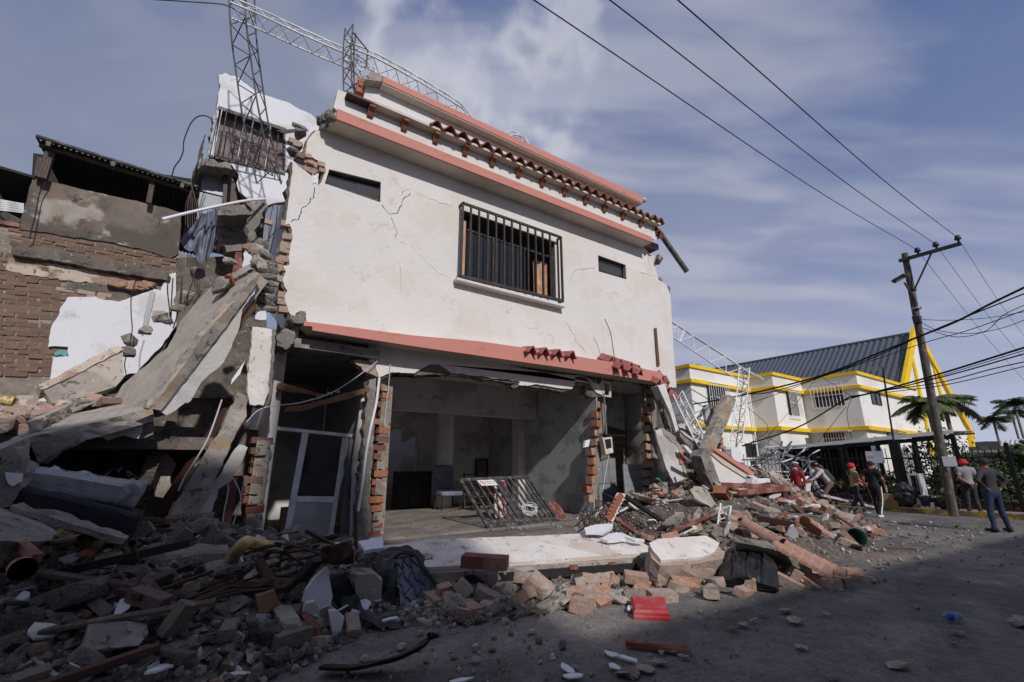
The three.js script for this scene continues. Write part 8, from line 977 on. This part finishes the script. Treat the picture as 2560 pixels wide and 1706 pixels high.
  // black quilted bag
  const bg = thing('black_bag', 'black padded bag lying at the edge of the right heap', 'bag'); { const gg = new THREE.BoxGeometry(1, 1, 1, 44, 14, 34), pp = gg.attributes.position; const P0 = R(655, 590, 0), P1 = R(985, 635, 0), P2 = R(1010, 500, .0), P3 = R(720, 450, .0); for (let i = 0; i < pp.count; i++) { const u = pp.getX(i) + .5, y = pp.getY(i) + .5, v = .5 - pp.getZ(i); const b = mid(mid(P0, P1, u), mid(P3, P2, u), v); const e = Math.pow(Math.sin(Math.PI * clamp(u * .94 + .03)), .35) * Math.pow(Math.sin(Math.PI * clamp(v * .94 + .03)), .35); const seam = Math.min(1, 4 * Math.min(Math.abs(Math.sin(u * 4 * Math.PI)), Math.abs(Math.sin(v * 3 * Math.PI)))); b.y = .015 + y * e * (.26 + .05 * seam + .09 * (fbm(u * 6, v * 6, 3, 4) - .5) * 2 + .08 * v); const cc = mid(mid(P0, P1, .5), mid(P3, P2, .5), .5); b.x = lerp(b.x, cc.x, .05 * (1 - y) + .04 * fbm(u * 5, y * 5, v * 5, 3)); pp.setXYZ(i, b.x, b.y, b.z); } gg.computeVertexNormals(); part(bg, 'padding', boxUV(gg), M.blackBag); } settle(bg);
  // clay ridge tiles
  const half = (r, L) => { const s = new THREE.Shape(); s.absarc(0, 0, r, 0, Math.PI, false); s.absarc(0, 0, r - .022, Math.PI, 0, true); const h = new THREE.ExtrudeGeometry(s, { depth: L, bevelEnabled: false, curveSegments: 10 }); return boxUV(h.translate(0, 0, -L / 2)); }; const hg = half(.14, .48); seed(231);
  const tiles = (A, Bq, n, lab, nm, mat, sc = 1) => { const t2 = thing(nm, lab, 'roof tiles'); for (let i = 0; i < n; i++) { const c = mid(A, Bq, (i + .5) / n); const m = part(t2, 'tile', hg, mat); m.position.copy(c); m.lookAt(Bq.clone().addScaledVector(V(0, 1, 0), .02)); m.scale.set(sc * (1 + .03 * (i % 2)), sc, A.distanceTo(Bq) / n / .43); } settle(t2); };
  tiles(R(810, 255, .62), R(1015, 372, .42), 3, 'thick clay pipe of nested tiles on the right heap', 'clay_pipe', M.clay, .78); tiles(R(775, 300, .5), R(830, 325, .42), 1, 'short clay tile beside the thick clay pipe', 'clay_pipe', M.clay, .72); tiles(R(965, 372, .42), R(1295, 548, .12), 6, 'left row of nested clay tiles sliding to the road', 'tile_row', M.clay, .66); tiles(R(1025, 372, .42), R(1368, 545, .12), 6, 'right row of nested clay tiles sliding to the road', 'tile_row', M.clay, .66); tiles(R(1135, 235, .75), R(1255, 330, .5), 2, 'clay pipe behind the nested tile rows', 'clay_pipe', M.clay, .72);
  const bd = thing('support_board', 'broad concrete plank under the nested clay tile rows', 'plank'); part(bd, 'plank', plate([R(750, 360, .45), R(960, 400, .38), R(1150, 500, .06), R(1000, 520, .04), R(760, 390, .3)], .1, { jag: .02, rough: .04 }), M.concrete); settle(bd);
  // boards and small litter on the road
  solo('brown_board', bar(R(142, 905, .03), R(490, 935, .03), .07, .035), M.rust, 'upper brown batten lying on the near road', 'batten'); solo('brown_board', bar(R(150, 910, .025), R(505, 955, .025), .06, .035), M.rust, 'lower brown batten lying on the near road', 'batten'); solo('rusty_rod', rod(R(1580, 375, .03), R(1790, 382, .03), .014), M.rust, 'thin rusty rod at the edge of the right heap', 'rod'); solo('twig', tube([PY(y1(1300, 1270), .3), PY(y1(1340, 1300), .12), PY(y1(1385, 1368), .02)], .014), M.woodGrey, 'thin bent stick standing on the road before the walking people', 'stick');
  const bt = thing('water_bottle', 'clear plastic bottle with blue label lying on the road at the right', 'bottle'); const b0 = R(1898, 755, .04), b1 = R(2000, 762, .04); const ax = b1.clone().sub(b0), L = ax.length(); const lg = new THREE.LatheGeometry([[0, 0], [.036, 0], [.038, .04], [.036, .5], [.038, .75], [.016, .92], [.016, 1], [0, 1]].map(([r, y]) => new THREE.Vector2(r, y * L)), 18); const qt = new THREE.Quaternion().setFromUnitVectors(V(0, 1, 0), ax.clone().negate().normalize()); part(bt, 'body', lg.applyQuaternion(qt).translate(b1.x, b1.y, b1.z), new THREE.MeshPhysicalMaterial({ color: 0xbfd2ea, roughness: .1, transmission: .85, thickness: 0 })); const lb = new THREE.CylinderGeometry(.0395, .0395, L * .28, 18, 1, true).applyQuaternion(qt); part(bt, 'label', lb.translate(...mid(b0, b1, .42).toArray()), std({ color: 0x1e4fb0, roughness: .4 })); settle(bt);
  seed(241); const lit = [[1945, 912, M.white], [2040, 935, M.white], [1690, 995, M.white], [1970, 985, M.white], [2150, 1000, M.creamIn], [1720, 1040, M.white], [2220, 960, M.concretePale], [2060, 640, M.white], [1065, 1066, M.white]]; for (const [x, y, m] of lit) { const c = G(x, y, .02); piece('plaster_shard', pick(SHARDS), m, c, [rr(.12, .26), .14, rr(.1, .16)], [rr(-.1, .1), rr(0, 6), rr(-.1, .1)], 'small pale render flake lying loose on the near road', 'plaster shard', 'flakes on the near road'); } for (const [x, y] of [[1115, 925], [1250, 740], [1650, 1022], [1955, 903], [1985, 845], [1305, 1105], [1030, 725], [1080, 780], [905, 745], [850, 775], [790, 800], [740, 820], [460, 985], [420, 950], [330, 1000], [260, 1050], [170, 1070], [130, 1075], [350, 960], [470, 980], [2310, 780], [2330, 800], [2290, 795], [2340, 770], [1560, 485], [1780, 340], [1620, 320], [1700, 315]]) { const c = R(x, y, .02); const s = rr(.08, .2); piece('stone', pick(SLABS), pick([M.concretePale, M.concrete, M.brick[2]]), c, [s, s, s], [rr(-.2, .2), rr(0, 6), rr(-.2, .2)], 'small stone or masonry crumb lying loose on the road', 'stone', 'crumbs on the road'); }
}
function H3(x, y) { return PY(y3(x, y), 0); }
// ---------- people ----------
const _mcMat = std({});
function meshSDF(bones, min, max, cell, k) {
  const size = Math.max(max.x - min.x, max.y - min.y, max.z - min.z) + cell * 6, res = Math.ceil(size / cell) + 1, half = size / 2, cen = min.clone().add(max).multiplyScalar(.5);
  const mc = new MarchingCubes(res, _mcMat, false, false, 60000); const F = mc.field; F.fill(-1); const dist = new Float32Array(F.length).fill(1); const hs = res / 2; const pos = (i) => (i - hs) / hs * half;
  for (const b of bones) { const [A, Bq, ra, rb] = b; const R = Math.max(ra, rb) + k + cell * 2; const lo = A.clone().min(Bq).subScalar(R).sub(cen), hi = A.clone().max(Bq).addScalar(R).sub(cen); const ix = (v) => clamp(Math.floor(v / half * hs + hs), 0, res - 1); const ab = Bq.clone().sub(A), L2 = Math.max(ab.lengthSq(), 1e-9);
    for (let z = ix(lo.z); z <= ix(hi.z) + 0; z++) for (let y = ix(lo.y); y <= ix(hi.y); y++) for (let x = ix(lo.x); x <= ix(hi.x); x++) { const px = pos(x) + cen.x - A.x, py = pos(y) + cen.y - A.y, pz = pos(z) + cen.z - A.z; let t = clamp((px * ab.x + py * ab.y + pz * ab.z) / L2); const sq = b[5] || 1; const dx = px - ab.x * t, dy = py - ab.y * t, dz = (pz - ab.z * t) / sq; const d = (Math.sqrt(dx * dx + dy * dy + dz * dz) - lerp(ra, rb, t)); const i = x + y * res + z * res * res, o = dist[i], h = Math.max(k - Math.abs(o - d), 0) / k; dist[i] = Math.min(o, d) - h * h * k / 4; } }
  for (let i = 0; i < F.length; i++) F[i] = -dist[i]; mc.isolation = 0; mc.update(); const n = mc.count, P = new Float32Array(n * 3); for (let i = 0; i < n; i++) { P[i * 3] = mc.positionArray[i * 3] * half + cen.x; P[i * 3 + 1] = mc.positionArray[i * 3 + 1] * half + cen.y; P[i * 3 + 2] = mc.positionArray[i * 3 + 2] * half + cen.z; }
  let g = new THREE.BufferGeometry(); g.setAttribute('position', new THREE.BufferAttribute(P, 3)); g = mergeVertices(g, 1e-4); g.computeVertexNormals();
  const p = g.attributes.position, col = new Float32Array(p.count * 3), v = V(); for (let i = 0; i < p.count; i++) { v.fromBufferAttribute(p, i); let best = 1e9, c = bones[0][4]; for (const b of bones) { const ab = b[1].clone().sub(b[0]), t = clamp(v.clone().sub(b[0]).dot(ab) / Math.max(ab.lengthSq(), 1e-9)); const d = v.distanceTo(b[0].clone().addScaledVector(ab, t)) - lerp(b[2], b[3], t) * .999; if (d < best) { best = d; c = b[4]; } } col.set([c.r, c.g, c.b], i * 3); } g.setAttribute('color', new THREE.BufferAttribute(col, 3)); return g;
}
function person(lab, pos, height, yaw, o) {
  const s = height / 1.68, t = thing('person', lab, 'person'); const C = (h) => new THREE.Color(h); const skin = C(o.skin || 0x9a6a4e), top = C(o.top), leg = C(o.leg), shoe = C(o.shoe || 0x222222), sleeve = o.longSleeve ? top : skin;
  const J = { pelvis: [0, .92, 0], waist: [0, 1.06, .01], chest: [0, 1.27, 0], neck: [0, 1.43, -.01], head: [0, 1.565, .02], shL: [.175, 1.385, -.01], shR: [-.175, 1.385, -.01], elL: [.23, 1.12, -.03], elR: [-.23, 1.12, -.03], wrL: [.24, .88, .04], wrR: [-.24, .88, .04], hipL: [.09, .9, 0], hipR: [-.09, .9, 0], knL: [.1, .5, .02], knR: [-.1, .5, .02], anL: [.1, .085, -.02], anR: [-.1, .085, -.02], toeL: [.115, .04, .14], toeR: [-.115, .04, .14], ...(o.J || {}) };
  const j = (n) => V(...J[n]).multiplyScalar(s); const W = o.wide || 1; const bones = [];
  const add = (a, b, ra, rb, c, sq) => bones.push([a, b, ra * s, rb * s, c, sq]);
  add(j('pelvis'), j('waist'), .135 * W, .125 * W, o.tuck ? leg : top, .8); add(mid(j('hipL'), j('hipR')), j('pelvis'), .14 * W, .135 * W, leg, .85); add(j('waist'), j('chest'), .13 * W, .145 * W, top, .75); add(mid(j('shL'), j('chest'), .3), mid(j('shR'), j('chest'), .3), .105 * W, .105 * W, top, .85); add(mid(j('chest'), j('neck'), .6), j('neck'), .09, .06, top); add(j('neck'), mid(j('neck'), j('head'), .6), .054, .052, skin);
  for (const S of ['L', 'R']) { const mdl = mid(j('sh' + S), j('el' + S), .55); add(j('sh' + S), mdl, .064, .055, top); add(mdl, j('el' + S), o.longSleeve ? .052 : .045, .042, sleeve); add(j('el' + S), j('wr' + S), .042, .03, sleeve); add(j('hip' + S), j('kn' + S), .092 * W, .062, leg); add(j('kn' + S), mid(j('kn' + S), j('an' + S), .35), .06, .06, leg); add(mid(j('kn' + S), j('an' + S), .35), j('an' + S), .06, .047, leg); const heel = j('an' + S).clone().lerp(j('toe' + S), -.25); heel.y = j('toe' + S).y; add(heel, j('toe' + S), .042, .036, shoe); add(j('an' + S), mid(heel, j('toe' + S), .4), .045, .045, shoe); }
  const bb = new THREE.Box3().setFromPoints(bones.flatMap((b) => [b[0], b[1]])); bb.expandByScalar(.18); const gs = [meshSDF(bones, bb.min, bb.max, .024, .04 * s)];
  // head with a face
  const hd = j('head'), fw = V(o.look ? Math.sin(o.look) : 0, 0, o.look ? Math.cos(o.look) : 1), sd = V(fw.z, 0, -fw.x); const P = (x, y, z) => hd.clone().addScaledVector(sd, x * s).add(V(0, y * s, 0)).addScaledVector(fw, z * s); const hb = [[P(0, .03, -.02), P(0, .02, .01), .088 * s, .08 * s, skin], [P(0, -.02, .03), P(0, -.075, .05), .066 * s, .046 * s, skin], [P(0, .0, .09), P(0, -.02, .108), .012 * s, .017 * s, skin], [P(.082, -.01, 0), P(.088, .02, -.01), .014 * s, .016 * s, skin], [P(-.082, -.01, 0), P(-.088, .02, -.01), .014 * s, .016 * s, skin], [P(-.03, .025, .082), P(.03, .025, .082), .012 * s, .012 * s, skin], [P(-.02, -.05, .085), P(.02, -.05, .085), .009 * s, .009 * s, C(0x7a4038)], [P(0, -.06, -.01), j('neck'), .055 * s, .055 * s, skin]]; const hbb = new THREE.Box3().setFromPoints(hb.flatMap((b) => [b[0], b[1]])).expandByScalar(.1); gs.push(meshSDF(hb, hbb.min, hbb.max, .008, .02));
  // hands, palm, four fingers and thumb
  for (const S of ['L', 'R']) { const w = j('wr' + S), e = j('el' + S), d = w.clone().sub(e).normalize(), sgn = S === 'L' ? 1 : -1; let a = V(0, 0, 1).addScaledVector(d, -d.z).normalize(); if (!isFinite(a.x) || a.lengthSq() < .2) a = V(1, 0, 0); const nrm = d.clone().cross(a).normalize(); const q = (x, y, z) => w.clone().addScaledVector(d, x * s).addScaledVector(a, y * s).addScaledVector(nrm, z * s * sgn); const hb2 = [[q(.02, -.02, 0), q(.075, -.026, 0), .02 * s, .02 * s, skin], [q(.02, .02, 0), q(.08, .024, 0), .02 * s, .019 * s, skin], [q(-.02, 0, 0), q(.03, 0, 0), .026 * s, .026 * s, skin]]; [[-.033, .052], [-.012, .065], [.011, .07], [.032, .06]].forEach(([y, l]) => { const k1 = q(.085, y, 0), k2 = q(.085 + l * .5, y * 1.05, -.012), k3 = q(.085 + l * .8, y * 1.05, -.034); hb2.push([k1, k2, .0095 * s, .009 * s, skin], [k2, k3, .009 * s, .0078 * s, skin]); }); hb2.push([q(.02, .03, 0), q(.05, .058, -.01), .012 * s, .010 * s, skin], [q(.05, .058, -.01), q(.082, .062, -.024), .010 * s, .009 * s, skin]); const b3 = new THREE.Box3().setFromPoints(hb2.flatMap((b) => [b[0], b[1]])).expandByScalar(.03); gs.push(meshSDF(hb2, b3.min, b3.max, .0055, .008)); }
  const body = part(t, 'body', mergeGeometries(gs.map((g) => { g.deleteAttribute('uv'); return g.index ? g.toNonIndexed() : g; })), std({ vertexColors: true, roughness: .85 }));
  for (const x of [-.03, .03]) part(t, 'eye', new THREE.SphereGeometry(.009 * s, 8, 6).translate(...P(x, .012, .088).toArray()), M.black);
  const cap = (m, nm, k = 1) => { const g = new THREE.SphereGeometry(.108 * s * k, 22, 14, 0, 6.283, 0, 1.75); const q = g.attributes.position; for (let i = 0; i < q.count; i++) q.setXYZ(i, q.getX(i), q.getY(i) * .95 + (fbm(q.getX(i) * 40, q.getY(i) * 40, q.getZ(i) * 40, 2) - .5) * .012, q.getZ(i) * 1.08); g.computeVertexNormals(); const c = P(0, .035, -.012); return part(t, nm, g.translate(c.x, c.y, c.z), m); };
  if (o.hair) cap(std({ color: o.hair, roughness: .9 }), 'hair', .98);
  if (o.ponytail) part(t, 'hair_tail', tube([P(0, -.02, -.1), P(0, -.12, -.13), P(0, -.26, -.11)], .045 * s, 10, 8), std({ color: 0x1a1412, roughness: .9 }));
  if (o.cap) { cap(std({ color: o.cap, roughness: .8 }), 'cap', 1.05); if (o.brim === 'bucket') { const g = new THREE.CylinderGeometry(.112 * s, .155 * s, .055 * s, 24, 1, true).translate(...P(0, .03, -.005).toArray()); part(t, 'hat_brim', g, std({ color: o.cap, roughness: .8, side: THREE.DoubleSide })); } else { const c = P(0, .055, .12); const g = new THREE.CylinderGeometry(.085 * s, .085 * s, .012, 18, 1, false, -Math.PI / 2, Math.PI).scale(1, 1, 1.1).rotateY(o.look || 0).translate(c.x, c.y, c.z - 0); part(t, 'cap_peak', g, std({ color: o.cap, roughness: .8 })); } }
  if (o.helmet) { cap(std({ color: 0x141416, roughness: .3 }), 'helmet', 1.2); }
  if (o.mask) { const g = new THREE.SphereGeometry(.075 * s, 16, 10, 0, 6.283, 0, Math.PI); g.scale(.95, .72, .8); part(t, 'face_mask', g.translate(...P(0, -.045, .052).toArray()), std({ color: 0xaab8cc, roughness: .9 })); }
  if (o.pack) part(t, 'backpack', rbox(.28 * s, .42 * s, .17 * s, .05, 3).rotateX(o.packTilt || 0).translate(...j('chest').add(V(0, -.06 * s, -.2 * s)).toArray()), std({ color: o.pack, roughness: .8 }));
  if (o.stripe) for (const S of ['L', 'R']) part(t, 'white_stripe', tube([j('hip' + S), j('kn' + S), j('an' + S)].map((v, i) => v.add(V((S === 'L' ? 1 : -1) * [.1, .068, .055][i] * s, 0, -.0))), .018 * s, 12, 5), M.waxWhite);
  if (o.extra) o.extra(t, j, P, s);
  t.position.copy(pos); t.rotation.y = yaw; return t;
}
{
  const R = 55.2 * Math.PI / 180, AW = 145.2 * Math.PI / 180, F = (x, y) => PY(y6(x, y), 0);
  person('man in dark long sleeved shirt and blue jeans, hands on hips', F(2145, 1082), 1.66, AW + .12, { top: 0x2c2a2c, leg: 0x1d2c46, shoe: 0x1c1a1a, longSleeve: true, cap: 0x1b1c20, hair: 0x14100f, wide: 1.12, skin: 0x8a5c44, J: { elL: [.40, 1.16, -.08], elR: [-.40, 1.16, -.08], wrL: [.2, .99, -.06], wrR: [-.2, .99, -.06], anL: [.2, .085, -.02], anR: [-.2, .085, -.02], toeL: [.25, .04, .13], toeR: [-.25, .04, .13], knL: [.15, .5, .02], knR: [-.15, .5, .02] } });
  person('man in red hat and grey T-shirt beside the utility pole', F(1895, 930), 1.68, AW - .35, { top: 0x84868a, leg: 0x2a2c32, shoe: 0x1c1a1a, cap: 0xb01f28, brim: 'bucket', hair: 0x14100f, skin: 0x8a5c44, wide: 1.04, J: { elL: [.22, 1.12, -.06], elR: [-.25, 1.12, -.04], wrL: [.06, .96, -.16], wrR: [-.2, .9, .06], anL: [.13, .085, .02], anR: [-.12, .085, -.06], toeL: [.17, .04, .17], toeR: [-.14, .04, .1] } });
  person('man in black shirt and white striped trousers walking with a bottle', F(968, 938), 1.62, R + .45, { top: 0x131315, leg: 0x121214, shoe: 0xd8d4cc, stripe: true, hair: 0x0f0c0b, mask: true, look: -.3, skin: 0x8f6048, J: { elR: [-.24, 1.14, .06], wrR: [-.2, .93, .2], elL: [.22, 1.14, -.1], wrL: [.24, .92, -.06], knL: [.1, .51, .1], anL: [.1, .09, .14], toeL: [.11, .045, .3], knR: [-.1, .5, -.02], anR: [-.1, .11, -.2], toeR: [-.11, .04, -.06] }, extra: (t, j, P, s) => part(t, 'held_bottle', rod(j('wrR').add(V(.02, -.18, .08)), j('wrR').add(V(.02, .02, .08)), .032, 10), M.plasticWrap) });
  person('woman in red cap and tan shirt walking with a face mask', F(772, 915), 1.56, R - .1, { top: 0x9b7f5e, leg: 0x26262c, shoe: 0x8d8a8a, cap: 0xb8202a, mask: true, ponytail: true, hair: 0x14100f, wide: .94, skin: 0x9a6a50, J: { elR: [-.2, 1.14, .05], wrR: [-.12, 1.02, .26], elL: [.2, 1.13, .05], wrL: [.14, 1.02, .25], knL: [.09, .5, .16], anL: [.09, .1, .24], toeL: [.09, .05, .4], knR: [-.09, .48, -.06], anR: [-.09, .16, -.32], toeR: [-.09, .06, -.2] } });
  person('cyclist in white top, dark helmet and backpack leaning forward', F(640, 905).add(V(-.25, .0, -.35)), 1.62, R + Math.PI - .25, { top: 0xb4b2b2, leg: 0x6a5452, shoe: 0x2a2626, helmet: true, hair: 0x14100f, longSleeve: true, pack: 0x3c3c38, packTilt: .5, skin: 0x8a5c44, J: { pelvis: [0, .98, -.12], waist: [0, 1.1, -.06], chest: [0, 1.28, .08], neck: [0, 1.42, .17], head: [0, 1.54, .25], shL: [.17, 1.37, .13], shR: [-.17, 1.37, .13], elL: [.22, 1.18, .32], elR: [-.22, 1.18, .32], wrL: [.2, 1.06, .5], wrR: [-.2, 1.06, .5], hipL: [.09, .96, -.12], hipR: [-.09, .96, -.12], knL: [.11, .62, .12], anL: [.12, .3, -.05], toeL: [.12, .24, .1], knR: [-.11, .56, .02], anR: [-.12, .12, -.12], toeR: [-.12, .07, .05] } });
  person('person in red jacket half hidden behind the bent roof steel', F(425, 905).add(V(-.3, 0, -.5)), 1.55, R + Math.PI + .5, { top: 0x8e2228, leg: 0x2c2a30, cap: 0x6d1c22, mask: true, longSleeve: true, hair: 0x14100f, skin: 0x9a6a50, J: {} });
  // bicycle of the cyclist
  const c = F(640, 905).add(V(-.25, 0, -.35)), yaw = R + Math.PI - .25, bk = thing('bicycle', 'dark bicycle ridden by the cyclist in white', 'bicycle'); const X = (y, z, x = 0) => V(x, y, z); for (const z of [-.52, .52]) { const w = new THREE.Group(); w.name = 'wheel'; bk.add(w); part(w, 'tyre', new THREE.TorusGeometry(.31, .022, 8, 30).rotateY(Math.PI / 2).translate(0, .335, z), M.black); part(w, 'rim', new THREE.TorusGeometry(.285, .01, 6, 30).rotateY(Math.PI / 2).translate(0, .335, z), M.galv); for (let k = 0; k < 12; k++) part(w, 'spoke', rod(X(.335, z), X(.335 + .28 * Math.cos(k * .5236), z + .28 * Math.sin(k * .5236)), .003, 4), M.galv); }
  for (const [a, b] of [[X(.335, -.52), X(.3, -.05)], [X(.3, -.05), X(.85, .35)], [X(.85, -.18), X(.85, .35)], [X(.3, -.05), X(.92, -.2)], [X(.335, -.52), X(.85, -.18)], [X(.335, .52), X(1.0, .34)]]) part(bk, 'frame_tube', rod(a, b, .018, 8), M.iron); part(bk, 'handlebar', rod(X(1.02, .36, -.28), X(1.02, .36, .28), .013), M.iron); part(bk, 'saddle', rbox(.15, .06, .26, .025).translate(0, .93, -.2), M.black); part(bk, 'crank', rod(X(.3, -.05, .1), X(.15, .02, .1), .012), M.galv); part(bk, 'pedal', rbox(.09, .02, .08, .006).translate(.14, .15, .02), M.black); bk.position.copy(c); bk.rotation.y = yaw;
}
renderer.render(scene, camera);
